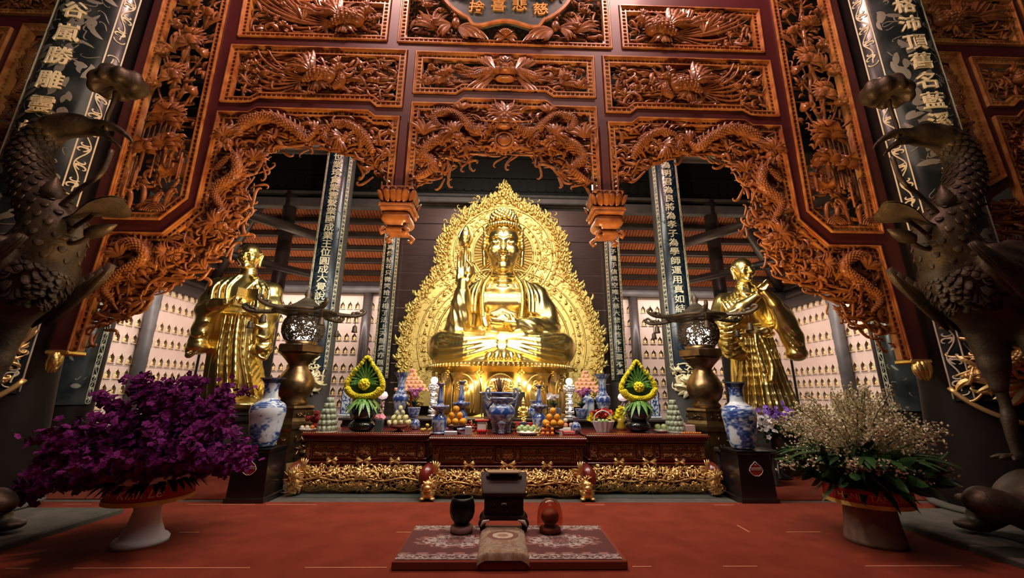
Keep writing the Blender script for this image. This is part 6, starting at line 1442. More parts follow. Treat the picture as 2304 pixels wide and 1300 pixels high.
def urn(): 
    p=P2(1124,940)-V3(0,.18,0); t=item('incense_bowl','large blue and white porcelain incense bowl behind the three-legged censer','incense bowl',p)
    o=porcelain([(.18,0),(.22,.02),(.25,.10),(.31,.25),(.345,.38),(.355,.43),(.39,.45),(.385,.48),(.33,.48),(.30,.40)],p,56,seed=86).build('bowl_body',M_pat,t,colors=True)
    b=MB(); b.lathe([(.32,.435),(.0,.44)],p,32); b.build('ash',mat('grey ash',(.22,.20,.18),.95),t)
    # incense sticks and hook
    s_=item('incense_bundle','bundle of dark incense sticks standing in the large porcelain bowl','incense',p+V3(0,-.02,.446)); b=MB(); r=np.random.default_rng(3)
    for i in range(26): x,y=r.normal(0,.035,2); b.bar(p+V3(x*.4,y*.4-.02,.446),p+V3(x*1.3,y*1.3-.02,.72+r.uniform(-.06,.1)),.005,4)
    b.build('stick',mat('incense stick',(.10,.045,.03),.9),s_)
    p=P1(1128,975); t=item('tripod_censer','blue and white three-legged censer with upright handles at the front of the altar','censer',p)
    o=porcelain([(.02,.13),(.12,.15),(.20,.24),(.225,.34),(.20,.42),(.155,.465),(.15,.50),(.19,.545),(.19,.575),(.16,.575),(.14,.50)],p,52,seed=87,dark=.15); o.build('censer_body',M_pat,t,colors=True)
    for a in(-PI/2,PI/6,5*PI/6):
        porcelain([(.035,.0),(.05,.02),(.045,.06),(.055,.12),(.075,.18),(.06,.22)],p+V3(.125*math.cos(a),.125*math.sin(a),0),20,seed=88,m=16).build('leg',M_pat,t,colors=True)
    for s1 in(-1,1):
        b=MB(); b.tube(spline([p+V3(s1*.15,0,.52),p+V3(s1*.25,0,.56),p+V3(s1*.27,0,.68),p+V3(s1*.22,0,.73),p+V3(s1*.19,0,.60)],18),.018,8,col=(.20,.26,.36)); b.build('handle',M_pat,t,colors=True)
urn()
for lbl,p,k,sd in(('small blue and white bottle vase left of the yellow fruit',P1(934,966),.9,91),('small blue vase on a dark foot right of the right candlestick',P2(1199,932)-V3(0,.05,0),1.5,92),('small blue and white jar beside the boxed sweets',P1(1296,976),1.0,93)):
    t=item('small_vase',lbl,'vase',p); porcelain([(x*k,z*k) for x,z in((.05,0),(.075,.03),(.09,.10),(.07,.16),(.035,.19),(.035,.23),(.055,.26),(.05,.265))],p,32,seed=sd,m=24).build('vase_body',M_pat,t,colors=True)
for lbl,px,sd in(('square blue and white vase with flared dark mouth, left of the right trumpet vase',1325,94),):
    p=P2(px,928)+V3(0,.09,.0008); t=item('square_vase',lbl,'vase',p); b=MB(); pr=np.array([(.12,0),(.14,.02),(.14,.42),(.13,.45),(.07,.50),(.06,.58),(.12,.66)]); a=np.arange(4)
    m=MB(); P=spline(pr,30); n=24; u=np.arange(n)/n; U,W=np.meshgrid(np.linspace(0,1,30),u,indexing='ij'); w=np.clip((vnoise(W,U,12,16,sd)-.5)*7,0,1); col=WHT*.8+(BLU-WHT*.8)*w[...,None]; m.lathe(P,p,n,col=col,sq=True,a0=PI/4+.131); m.build('vase_body',M_pat,t,colors=True)
b=MB(); p=P2(776,930); t=item('porcelain_tablet','upright blue and white porcelain tablet on a white foot, behind the left wreath vase','tablet',p)
def tab(p,t,sd):
    m=MB(); m.grid(lambda U,W:(p[0]-.11+.22*U,p[1]-.03+0*U,p[2]+.05+.62*W),30,50,col=lambda U,W:[np.where((U<.07)|(U>.93)|(W<.04)|(W>.96),BLU[i],WHT[i]+(BLU[i]-WHT[i])*np.clip((vnoise(U,W,9,20,sd)-.52)*8,0,1)) for i in range(3)]); m.box((p[0],p[1]+.0,p[2]+.36),(.22,.055,.62),col=WHT*.8); m.build('tablet_face',M_pat,t,colors=True)
    m=MB(); m.bbox((p[0],p[1],p[2]+.025),(.28,.14,.05),.01,col=WHT); m.build('foot',M_pat,t,colors=True)
tab(p,t,95); p=P2(1474,930); t=item('porcelain_tablet','upright blue and white porcelain tablet half hidden by the right wreath vase','tablet',p); tab(p,t,96)
# ---------------------------------------------------------------- tall candle stands with dark dishes
for nm,px in(('left',821),('right',1424)):
    p=P2(px,928)+V3(0,.05,0); t=item('dish_stand','slim dark stand with a flat dish rising behind the %s wreath'%nm,'stand',p); h=1.06
    b=MB(); b.lathe([(.12,0),(.12,.02),(.04,.05),(.022,.09),(.022,h-.16),(.035,h-.12),(.03,h-.10)],p,20); o=b.build('post',M_pot,t); b=MB(); b.lathe([(.03,h-.10),(.08,h-.07),(.11,h-.02),(.15,h),(.14,h+.005),(.06,h-.03)],p,28); b.build('dish',M_pot,t)
# ---------------------------------------------------------------- crystal lamps
M_cry=mat('lamp crystal',(.75,.72,.72),.06,coat=.6,metal=.55); M_bulb=mat('lamp bulb',(1,.97,.92),.4,emit=(1,.95,.88),estr=9.)
for nm,px in(('left',972),('right',1284)):
    p=P2(px,928)+V3(0,.10,0); t=item('crystal_lamp','tiered glittering crystal lamp with a bright round bulb, %s of the gilt pedestal'%nm,'lamp',p)
    b=MB(); b.lathe([(.13,0),(.13,.03),(.05,.06)],p,24); o=b.build('base',M_cry,t); r=np.random.default_rng(px)
    b=MB()
    for z,R,n in((.12,.10,16),(.22,.09,16),(.32,.08,14),(.42,.075,14),(.52,.075,14),(.62,.10,18),(.68,.14,22),(.74,.12,20)): b.inst(SPH(6,3),[xf(np.diag([.022,.022,.040]),p+V3(R*math.cos(a),R*math.sin(a),z+r.normal(0,.01))) for a in np.arange(n)/n*2*PI+z*9])
    b.tube([p+V3(0,0,.05),p+V3(0,0,.78)],[.05,.05],8); b.build('crystal_drop',M_cry,t)
    b=MB(); b.ball(p+V3(0,-.02,.86),.085,20,14); b.build('bulb',M_bulb,t,label='glowing round bulb')
    for z in(.2,.36,.52): b=MB(); b.ball(p+V3(0,-.085,z),.03,10,8); b.build('spark_bulb',M_bulb,t)
M_lot=mat('lotus lamp shade',(.95,.80,.82),.4,emit=(1,.72,.76),estr=.45)
for nm,px,y in(('left',865,928),('right',1396,930)):
    p=P2(px,930)-V3(0,.22,0); t=item('lotus_lamp','small glowing pink lotus lamp on a coral-coloured stem, beside the %s wreath'%nm,'lamp',p)
    b=MB(); b.lathe([(.07,0),(.07,.02),(.03,.05)],p,20); r=np.random.default_rng(5)
    for i in range(34): z=r.uniform(.05,.36); a=r.uniform(0,6.28); b.ball(p+V3(.035*math.cos(a),.035*math.sin(a),z),r.uniform(.018,.03),6,4)
    b.build('stem',mat('coral pink '+nm,(.50,.33,.30),.5),t); b=MB()
    for q in range(9): a=q/9*2*PI; P=np.array([p+V3(math.cos(a)*rr,math.sin(a)*rr,z) for rr,z in((.02,.40),(.085,.43),(.11,.49),(.085,.55),(.06,.58))]); b.tubes(P[None],np.array([[.01,.03,.042,.03,.006]]),6,ref=(math.cos(a),math.sin(a),0),flat=.3)
    b.build('lotus_shade',M_lot,t,label='glowing pink petals')
# ---------------------------------------------------------------- tiered pink cup towers
M_pinkc=mat('pink gold cups',(.80,.48,.26),.35,emit=(1,.5,.25),estr=.12)
for nm,px in(('left',925),('right',1318)):
    p=at(px,900,8.98)*np.array([1,1,0])+V3(0,0,.873); t=item('tiered_tower','stepped tower of pinkish gold tealight cups on a red pedestal, %s of the statue'%nm,'tower',p)
    b=MB(); b.lathe([(.09,0),(.09,.02),(.03,.08),(.03,.56),(.12,.64)],p,20); b.build('pedestal',M_red,t); b=MB(); tm=MB()
    for k,(hw,z) in enumerate(((.36,.66),(.29,.74),(.22,.82),(.15,.90),(.08,.98),(.05,1.06))):
        b.bbox(p+V3(0,0,z+.03),(hw*2,.16,.07),.01); n=max(2,int(hw*2/.085)); tm.inst(SPH(8,5),[xf(np.eye(3)*.024,p+V3(x,-.09,z+.035)) for x in np.linspace(-hw+.03,hw-.03,n)])
    o=b.build('tier',M_pinkc,t); tm.build('cup',mat('pink cup '+nm,(.85,.30,.30),.4),o)
# ---------------------------------------------------------------- orchids in pots
M_orch=mat('purple orchid',(.30,.05,.22),.6,col2=(.50,.16,.38),scale=20); M_orw=mat('white orchid',(.75,.68,.70),.6)
def flowersrc(n=5,w=.62,cup=.25):
    V=[];F=[]
    for i in range(n):
        a=i/n*2*PI; d=np.array([math.cos(a),math.sin(a),0]); e=np.array([-d[1],d[0],0]); k=len(V)
        V+=[d*.08,d*.55+e*w*.5+V3(0,0,cup*.7),d*1.0+V3(0,0,cup*.6),d*.55-e*w*.5+V3(0,0,cup*.7)]; F.append([k,k+3,k+2,k+1])
    return (np.array(V),np.array(F),False)
FL5=flowersrc(5,.95,.22)
def orchid(lbl,p,m,seed,h=.55):
    t=item('potted_orchid',lbl,'orchid',p); p=np.array(p); b=porcelain([(.07,0),(.10,.02),(.13,.12),(.15,.22),(.13,.23)],p,32,seed=seed,dark=.3,m=16); b.build('pot',M_pat,t,colors=True)
    b=MB(); blades(b,p+V3(0,0,.22),16,.20,.020,1.6,.9,seed=seed); b.build('leaf',M_leafd,t); r=np.random.default_rng(seed)
    for q in range(8):
        a=r.uniform(0,6.28); L=r.uniform(.10,.19); P=spline([p+V3(0,0,.22),p+V3(L*.35*math.cos(a),L*.35*math.sin(a),.22+h*.6),p+V3(L*math.cos(a),L*math.sin(a),.2+h*r.uniform(.6,.95))],20); b=MB(); b.tube(P,.004,4); sp=b.build('flower_stem',M_leafd,t)
        b=MB(); b.inst(FL5,[xf(axes(unit(V3(r.normal(),-1.2,r.normal()*.5)))*r.uniform(.028,.042),P[i]+r.normal(0,.012,3)) for i in range(8,20)]); b.build('blossom',m,sp)
orchid('dark orchid with dusky purple blooms in a blue pot, left of the crystal lamp',P2(939,928)-V3(.02,.24,0),M_orch,101,.5); orchid('orchid with purple and white blooms in a grey pot, right of the gilt pedestal',P2(1303,928)-V3(0,.28,0),M_orch,102,.55)
orchid('white-flowered orchid beside the right crystal lamp',P2(1246,928)-V3(0,.05,0),M_orw,103,.42)
# ---------------------------------------------------------------- fruit
def fmat(n,c,c2=None): return mat(n,c,.42,col2=c2 or tuple(x*.75 for x in c),scale=25,spec=.4)
M_or=fmat('orange peel',(.78,.33,.02)); M_tan=fmat('tangerine peel',(.78,.22,.02)); M_mango=fmat('pale yellow fruit',(.72,.66,.34)); M_guava=fmat('green guava',(.42,.52,.22)); M_redf=fmat('dark red fruit',(.33,.02,.02)); M_ban=fmat('yellow fruit',(.78,.60,.12)); M_pchf=fmat('peach fruit',(.72,.33,.22)); M_dkg=fmat('dark green fruit',(.05,.09,.04)); M_wht=fmat('pale fruit',(.72,.66,.55)); M_stalk=mat('fruit stalk',(.10,.12,.03),.8)
M_dish=mat('dark lacquer dish',(.05,.012,.008),.3,coat=.3); M_wdish=mat('white dish',(.72,.70,.66),.25)
def dish(lbl,p,r,m,foot=0.):
    t=item('offering_dish',lbl,'dish',p); b=MB()
    if foot: b.lathe([(r*.5,0),(r*.5,.012),(r*.16,.03),(r*.14,foot)],p,28); b.build('foot',m,t)
    b=MB(); b.lathe([(r*.45,foot),(r*.8,foot+.015),(r,foot+.045),(r*.97,foot+.05),(r*.75,foot+.028),(0.002,foot+.02)],p,36); b.build('bowl',m,t); return p[2]+foot+.028
FRM_={}
def fruit(kind,name,lbl,grp,p,r,m,rot=None,stalk=True):
    key=(name,m.name)
    if key not in FRM_:
        b=MB(); b.ball((0,0,0),(1,1,.94) if kind=='round' else (.74,.74,1.),16,12); 
        q=MB(); q.lathe([(.10,.90),(.07,.96),(.05,1.04)],(0,0,0),6); FRM_[key]=(b.mesh(name,m),q.mesh('stalk',M_stalk))
    o=link(name,FRM_[key][0],None,tuple(p)); o.scale=(r,r,r); o.rotation_euler=tuple(rot if rot is not None else RNG.uniform(-.5,.5,3)); tagit(o,lbl,'fruit',grp)
    if stalk: link('stalk',FRM_[key][1],o)
def pyramid(kind,name,lbl,grp,c,r,m,n=3,gap=1.02,rows=None):
    "tiered pile: n fruits along the front of the lowest tier"
    d=2*r*gap; z=c[2]+r*.96; k=n
    while k>0:
        for i in range(k):
            for j in range(max(1,k-1)): fruit(kind,name,lbl,grp,(c[0]+(i-(k-1)/2)*d,c[1]+(j-(max(1,k-1)-1)/2)*d,z),r*.985,m)
        z+=d*.80; k-=1
z=dish('dark footed dish under the left orange pyramid',P1(1024,975),.20,M_dish,.09); p=P1(1024,975); pyramid('round','orange','orange in the pyramid on the left footed dish','oranges in the left pyramid',(p[0],p[1],z+.012),.060,M_or,3)
z=dish('dark footed dish under the right orange pyramid',P1(1245,975),.20,M_dish,.07); p=P1(1245,975); pyramid('round','orange','orange in the pyramid on the right footed dish','oranges in the right pyramid',(p[0],p[1],z+.012),.060,M_or,3)
z=dish('red flowered dish of pale mangoes left of the blue bottle vase',P1(897,971),.18,M_red,.05); p=P1(897,971); pyramid('oval','mango','pale yellow mango in the pile on the red dish','mangoes on the red dish',(p[0],p[1],z+.022),.047,M_mango,4)
z=dish('white dish of green guavas near the middle of the altar',P1(1188,978),.19,M_wdish); p=P1(1188,978); 
for i in range(7): fruit('round','guava','pale green guava on the white dish','guavas on the white dish',(p[0]-.15+.1*(i%4)+.05*(i>3),p[1]-.05+.095*(i//4),z+.064+.02*(i>3)),.044,M_guava)
p=P1(1232,980); 
for k,(n,zz) in enumerate(((3,.034),(3,.095),(1,.155))):
    for i in range(n): fruit('round','tangerine','small tangerine in the heap in front of the right orange pyramid','tangerines in the front heap',(p[0]+.075*(i-(n-1)/2)+(.0 if k!=1 else .0),p[1]-.035+.03*(k%2)+.0*i,p[2]+zz),.031,M_tan)
for i,(x,y) in enumerate(((955,971),(966,972),(961,968),(950,972),(972,968))): p=P1(x,y); fruit('oval','yellow_fruit','yellow fruit lying in front of the left candlestick','yellow fruits by the left candlestick',p+V3(0,.0,.035+.05*(i==2)),.036,M_ban,(1.2,0,RNG.uniform(0,6)))
z=dish('small plate of mixed fruit before the left banknote tower',P1(692,971),.13,M_wdish); p=P1(692,971)
for i,(m,n_) in enumerate(((M_wht,'pale fruit'),(M_or,'small orange'),(M_wht,'pale fruit'),(M_pchf,'peach'),(M_tan,'tangerine'))): fruit('round',n_.replace(' ','_'),'%s, number %s from the left on the mixed plate at the altar end'%(n_,('one','two','three','four','five')[i]) if 0 else '%s on the mixed plate at the left end of the altar'%n_,'mixed fruit on the left plate',(p[0]-.08+.042*i,p[1]-.035+.075*(i%2),z+.040),.034,m)
for i,(x,m,nm,c_) in enumerate(((1262,M_guava,'guava','green'),(1274,M_pchf,'peach','pink'),(1286,M_pchf,'peach','pink'),(1274,M_wht,'apple','pale'))): p=P1(x,966); fruit('round',nm,'%s %s in the little heap above the red sweet box'%(c_,nm),'fruit above the red sweet box',p+V3(0,.04 if i<3 else .04,.10+.078*(i==3)),.040,m)
t=item('fruit_box','grey box supporting the little heap of fruit behind the sweet box','box',P1(1274,966)+V3(0,.05,0)); p=P1(1274,966)+V3(0,.05,0); b=MB(); b.bbox(p+V3(0,0,.028),(.24,.16,.055),.006); b.build('box_body',M_matte if 0 else M_wdish,t)
p=P1(1165,974); 
for i in range(9): fruit('round','custard_apple','dark green custard apple in the heap right of the censer','custard apples by the censer',p+V3(-.09+.066*(i%4)+.033*(i>3),.05+.06*((i//4)%2),.036+.055*(i//4)),.032,M_dkg)
p=P1(1066,973)
for i in range(16): fruit('round','dark_red_plum','dark red plum in the heap left of the red and white box','dark red plums',p+V3(-.10+.052*(i%5)+.026*((i//5)%2),.02+.05*((i//5)%2),.028+.045*(i//5)),.0245,M_redf,stalk=False)
z=dish('white plate holding two wrapped guavas before the right wreath pot',P1(1488,973),.12,M_wdish)
for i in(0,1): p=P1(1481+14*i,973); fruit('round','guava','wrapped guava on the plate before the right wreath, %s one'%('left','right')[i],None,(p[0],p[1],z+.062),.055,M_guava)
for i in range(9): p=P1(1536+5*i,979 if i%2 else 977.5); fruit('round','cherry_tomato','tiny orange tomato at the front right corner of the altar','orange tomatoes at the altar corner',p+V3(0,.0,.019),.017,M_tan,stalk=False)
# fruit basket with red flowers
p=P1(1358,971); t=item('fruit_basket','pleated white fruit basket with a hoop handle and pale guavas, before red gladioli','fruit basket',p)
b=MB(); n=48; a=np.arange(n); 
def bk(U,W): A=U*2*PI; R=(.12+.07*W)*(1+.07*np.sin(12*A)); return p[0]+R*np.cos(A),p[1]+R*np.sin(A)*.8,p[2]+.17*W
b.grid(bk,72,6,wrapu=True); b.lathe([(.11,.004),(.001,.006)],p,24); ba=b.build('basket_body',mat('pleated paper',(.62,.56,.60),.6),t); b=MB(); b.tube(spline([p+V3(-.16,0,.15),p+V3(-.13,0,.28),p+V3(0,0,.35),p+V3(.13,0,.28),p+V3(.16,0,.15)],24),.009,6); b.build('hoop_handle',M_wdish,t)
for i in range(8): fruit('round','guava','pale guava in the pleated white basket','guavas in the white basket',p+V3(-.098+.065*(i%4),-.035+.07*((i//4)),.115+.0*i) if i<8 else p,.032,M_guava)
for i in range(3): fruit('round','guava','pale guava in the pleated white basket','guavas in the white basket',p+V3(-.065+.065*i,.0,.178),.032,M_guava)
M_glad=mat('red gladiolus',(.62,.05,.02),.55,col2=(.45,.03,.02),scale=20)
p=P1(1358,968)+V3(0,.12,0); t=item('flower_bunch','fan of red gladioli with yellow tips behind the white fruit basket','flowers',p); b=MB(); b.lathe([(.07,0),(.09,.10),(.07,.16)],p,20); b.build('holder',M_red,t)
r=np.random.default_rng(31)
for i,a in enumerate(np.linspace(-1.25,1.25,11)):
    d=V3(math.sin(a)*.9,-.15,math.cos(a)*.75); b=MB(); b.tube([p+V3(0,0,.14),p+V3(0,0,.14)+d*.27],.006,5); st=b.build('flower_stem',M_leafd,t); b=MB(); b.inst(FL5,[xf(axes(unit(V3(r.normal()*.6,-1,r.normal()*.6)))*r.uniform(.035,.05),p+V3(0,-.02,.14)+d*q+r.normal(0,.02,3)) for q in np.linspace(.15,.28,8)]); b.build('blossom',M_glad if abs(a)<1.0 else M_mum,st)
p=P1(1398,955); t=item('flower_vase','glass bowl of yellow lilies left of the right wreath pot','flowers',p); b=MB(); b.lathe([(.07,0),(.10,.05),(.06,.13),(.09,.2)],p,24); b.build('glass_bowl',mat('amber glass',(.45,.30,.03),.08,coat=.5),t); b=MB()
r=np.random.default_rng(33); b.inst(FL5,[xf(axes(unit(V3(r.normal()*.7,-1,r.normal()*.7+.3)))*r.uniform(.04,.065),p+V3(r.normal(0,.035),r.normal(0,.03),.27+r.normal(0,.06))) for i in range(34)]); b.build('lily_bloom',M_mum,t)
p=P1(712,966); t=item('flower_bunch','bunch of dark red roses at the left end of the altar','flowers',p); b=MB(); b.lathe([(.06,0),(.08,.06),(.05,.1)],p,16); b.build('holder',M_pot,t); b=MB(); r=np.random.default_rng(34); b.inst((MUM.verts(),[np.concatenate([f for f,_,_ in MUM.F if f.shape[1]==4]),np.concatenate([f for f,_,_ in MUM.F if f.shape[1]==3])],True),[xf(np.eye(3)*.045,p+V3(r.normal(0,.08),r.normal(0,.05),.17+r.normal(0,.04))) for i in range(22)]); b.build('rose_bloom',M_redf,t)
# ---------------------------------------------------------------- banknote towers, packets and small gilt figures
M_note=mat('banknote paper',(.46,.50,.38),.7,col2=(.30,.36,.26),scale=60)
for nm,px in(('left',735),('right',1519)):
    p=P1(px,972); t=item('banknote_tower','pale green tower of folded banknotes at the %s end of the altar'%nm,'offering tower',p); b=MB(); b.lathe([(.15,0),(.17,.008),(.16,.014)],p,28); b.build('plate',M_wdish,t)
    for k,(R,z,n) in enumerate(((.125,.016,12),(.115,.104,11),(.10,.192,10),(.085,.28,8),(.06,.368,6),(.032,.456,4))):
        b=MB()
        for q in range(n):
            a=q/n*2*PI; o=p+V3(R*math.cos(a),R*math.sin(a),z+.042); b.tube([o-V3(0,0,.040),o+V3(0,0,.040)],[.027,.027],8); b.box(o+V3(.022*math.cos(a),.022*math.sin(a),0),(.02,.02,.03))
        b.lathe([(R,z),(R,z+.084)],p,16); b.build('note_tier',M_note,t)
M_rbox=mat('bright red packet',(.55,.025,.02),.35); M_silv=mat('silver wrap',(.62,.62,.68),.28,.5); M_pink=mat('pink packet',(.70,.48,.46),.5)
def packet(name,lbl,px,y,w,d,h,m,rz=0.,dz=0.,dy=0.):
    p=P1(px,y)+V3(0,dy,dz); t=item(name,lbl,'packet',p); b=MB(); m2=MB().bbox((0,0,h/2),(w,d,h),.006); b.merge(m2,rotm(0,0,rz),p); o=b.build('carton',m,t); return t,p,o
t,p,o=packet('gift_box','white and red carton with a red lid edge, left of the censer',1084,974,.15,.12,.19,M_wdish); b=MB(); b.bbox(p+V3(0,0,.205),(.24,.16,.025),.006); b.build('lid',M_rbox,o,label='red lid')
b=MB()
for i in range(4): b.lathe([(.02,.0),(.022,.03),(.012,.06)],p+V3(-.06+.04*i,-.064,.01),10)
b.build('printed_flowers',M_rbox,o)
t,p,o=packet('sweet_box','flat red sweet box lettered in white at the front of the altar',1280,977.5,.20,.10,.055,M_rbox); b=MB(); text('ChocoPie',.045,.004,(p+V3(0,-.053,.03),(1,0,0),(0,0,1)),b); b.build('lettering',M_wdish,o)
packet('silver_packet','silver wrapped packet in front of the left orange pyramid',1014,978.5,.20,.11,.06,M_silv,.05); packet('paper_packet','small purple packet on the silver one' if 0 else 'small mauve packet behind the silver wrapped one',1000,966,.13,.1,.05,mat('mauve packet',(.28,.16,.28),.4),-.06,0,.10)
packet('cake_box','pink box of cakes at the right end of the altar',1551,972,.17,.12,.12,M_pink,.1); packet('red_packet','red octagonal packet right of the porcelain bowl',1163,955,.15,.05,.15,M_rbox,0,0,.05); packet('red_packet','red octagonal packet behind the small blue cup',1192,955,.10,.05,.14,M_rbox,0,0,.05)
packet('glass_jar','stack of clear plastic cups left of the dark red plums',1054,978,.10,.10,.13,M_silv)
packet('water_jar','square jar of dark liquid with a pink flower, right of the left wreath pot',852,974,.12,.12,.20,mat('dark jar',(.06,.08,.09),.12,coat=.4)); p=P1(852,974); o=bpy.data.objects[[x.name for x in bpy.data.objects if x.name.startswith('water_jar')][-1]]; b=MB(); b.inst(FL5,[xf(axes(unit(V3(RNG.normal()*.6,-1,.8)))*.045,p+V3(RNG.normal(0,.03),-.02,.24+RNG.normal(0,.03))) for i in range(10)]); b.build('pink_flower',mat('pink petal',(.72,.25,.33),.5),o)
t,p,o=packet('paper_bag','small patterned paper bag with a handle at the right end of the altar',1543,966,.12,.06,.12,M_pink,0,0,.14); b=MB(); b.tube(spline([p+V3(-.03,0,.12),p+V3(-.025,0,.19),p+V3(0,0,.21),p+V3(.025,0,.19),p+V3(.03,0,.12)],14),.005,5); b.build('handle',M_white,o)
for lbl,px,y in(('blue and white cup with a small gilt figure behind the guavas',1178,968),):
    p=P1(px,y); t=item('offering_cup',lbl,'cup',p); porcelain([(.05,0),(.07,.02),(.065,.09),(.085,.14),(.08,.145)],p,28,seed=55,m=14).build('cup_body',M_pat,t,colors=True); fgp=p+V3(0,0,.147)
fg=MB(); fg.lathe([(.5,0),(.55,.06),(.42,.12)],(0,0,0),16); fg.ball((0,0,.30),(.46,.32,.20),12,8); fg.ball((0,0,.58),(.27,.2,.30),12,8); fg.ball((0,-.02,.98),(.17,.17,.2),12,8); fg.lathe([(.17,1.08),(.15,1.2),(.05,1.38),(.01,1.5)],(0,0,0),12)
for s1 in(-1,1): fg.tube([(s1*.26,0,.76),(s1*.38,-.08,.45),(s1*.1,-.28,.36)],[.10,.09,.07],7)
def gfig(lbl,p,k): o=MB().merge(fg,np.eye(3)*k,(0,0,0)).build('gilt_statuette',M_goldr,None,False,tuple(p)); tagit(o,lbl,'statuette')
for lbl,px,dx in(('crowned gilt statuette left of the incense sticks on the porcelain bowl rim board',-.20,0),('crowned gilt statuette right of the incense sticks on the porcelain bowl rim board',.13,0)): pass
sp=at(1127,900,8.59)*np.array([1,1,0]); t=item('display_step','dark step behind the porcelain bowl carrying small statuettes','step',sp); b=MB(); b.bbox(sp+V3(.05,0,.765),(.9,.10,1.53),.01); b.build('step_body',M_darkwood,t)
gfig('crowned gilt statuette left of the incense sticks',sp+V3(-.21,0,1.532),.17); gfig('crowned gilt statuette right of the incense sticks',sp+V3(.21,0,1.532),.17)
p=sp+V3(.38,0,1.532); t=item('doll_figure','tiny doll figure with black hair and a green robe, right of the gilt statuettes','figurine',p); b=MB(); b.lathe([(.05,0),(.055,.05),(.03,.11)],p,14); b.build('robe',M_guava,t); b=MB(); b.ball(p+V3(0,0,.145),.035,10,8); o=b.build('head',M_wht,t); b=MB(); b.ball(p+V3(0,.008,.16),(.037,.034,.03),10,8); b.build('hair',M_pot,o)
gfig('small gilt figure standing in the blue and white cup',fgp,.10); gfig('gilt laughing figure left of the right orange pyramid',P1(1209,979),.12); gfig('gilt figure right of the left orange pyramid',P1(1060,970),.13); gfig('gilt figure under the left side of the pedestal' if 0 else 'gilt figure behind the dark red plums',P1(1086,956),.2)
gfig('gilt figure right of the large porcelain bowl',P2(1178,932)+V3(0,.08,0),.26)
# floral stand, bench and low railing behind on the right
M_lav=mat('lavender bloom',(.16,.05,.40),.7,col2=(.28,.13,.55),scale=20)
p=at(1738,965,7.9); p[2]=0; t=item('flower_stand','bouquet of violet and white flowers on a dark stand, left of the white flower pot','flower arrangement',p); b=MB(); b.lathe([(.2,.015),(.2,.05),(.06,.1),(.06,.7),(.16,.8)],p,16); b.build('stand',M_std,t)
r=np.random.default_rng(44)
for nm,m,off,n in(('violet_bloom',M_lav,V3(.05,0,1.1),170),('white_bloom',M_orw,V3(-.22,-.1,1.0),110),('leaf',M_leafd,V3(0,0,.9),120)):
    b=MB(); b.inst(FL5,[xf(axes(unit(V3(r.normal()*.6,-1,r.normal()*.5+.6)))*r.uniform(.035,.055),p+off+r.normal(0,1,3)*np.array([.17,.12,.085])) for i in range(n)]); b.build(nm,m,t)
p=at(1672,985,7.4); p[2]=0; t=item('wooden_bench','dark wooden bench behind the right floor vase','bench',p); b=MB(); b.bbox(p+V3(0,0,.55),(.9,.45,.08),.02); b.build('seat',M_darkwood,t)
for sx in(-1,1):
    for sy in(-1,1): b=MB(); b.bbox(p+V3(sx*.38,sy*.17,.262),(.07,.07,.49),.01); b.build('leg',M_darkwood,t)
q0,q1=flr(1715,1046)+V3(.95,-.45,0),flr(1830,1046)+V3(.7,-.45,0); t=item('low_railing','low black iron railing on the floor right of the altar','railing',(q0+q1)/2); b=MB(); M_iron=mat('black iron',(.02,.02,.022),.5,.4)
for z in(.08,.55): b.tube([q0+V3(0,0,z),q1+V3(0,0,z)],[.015,.015],6)
b.build('rail',M_iron,t)
for f in np.linspace(0,1,11): b=MB(); x=lerp(q0,q1,f); b.tube([x+V3(0,0,.013),x+V3(0,0,.62)],[.012,.012],6); b.build('bar',M_iron,t)

for o in list(COL.objects):
    if o.parent is None and o.type=='EMPTY' and abs(o.location.z-TZ2)<1e-3 and o['category'] not in('incense bowl','step'): o.scale=(.82,.82,.82)
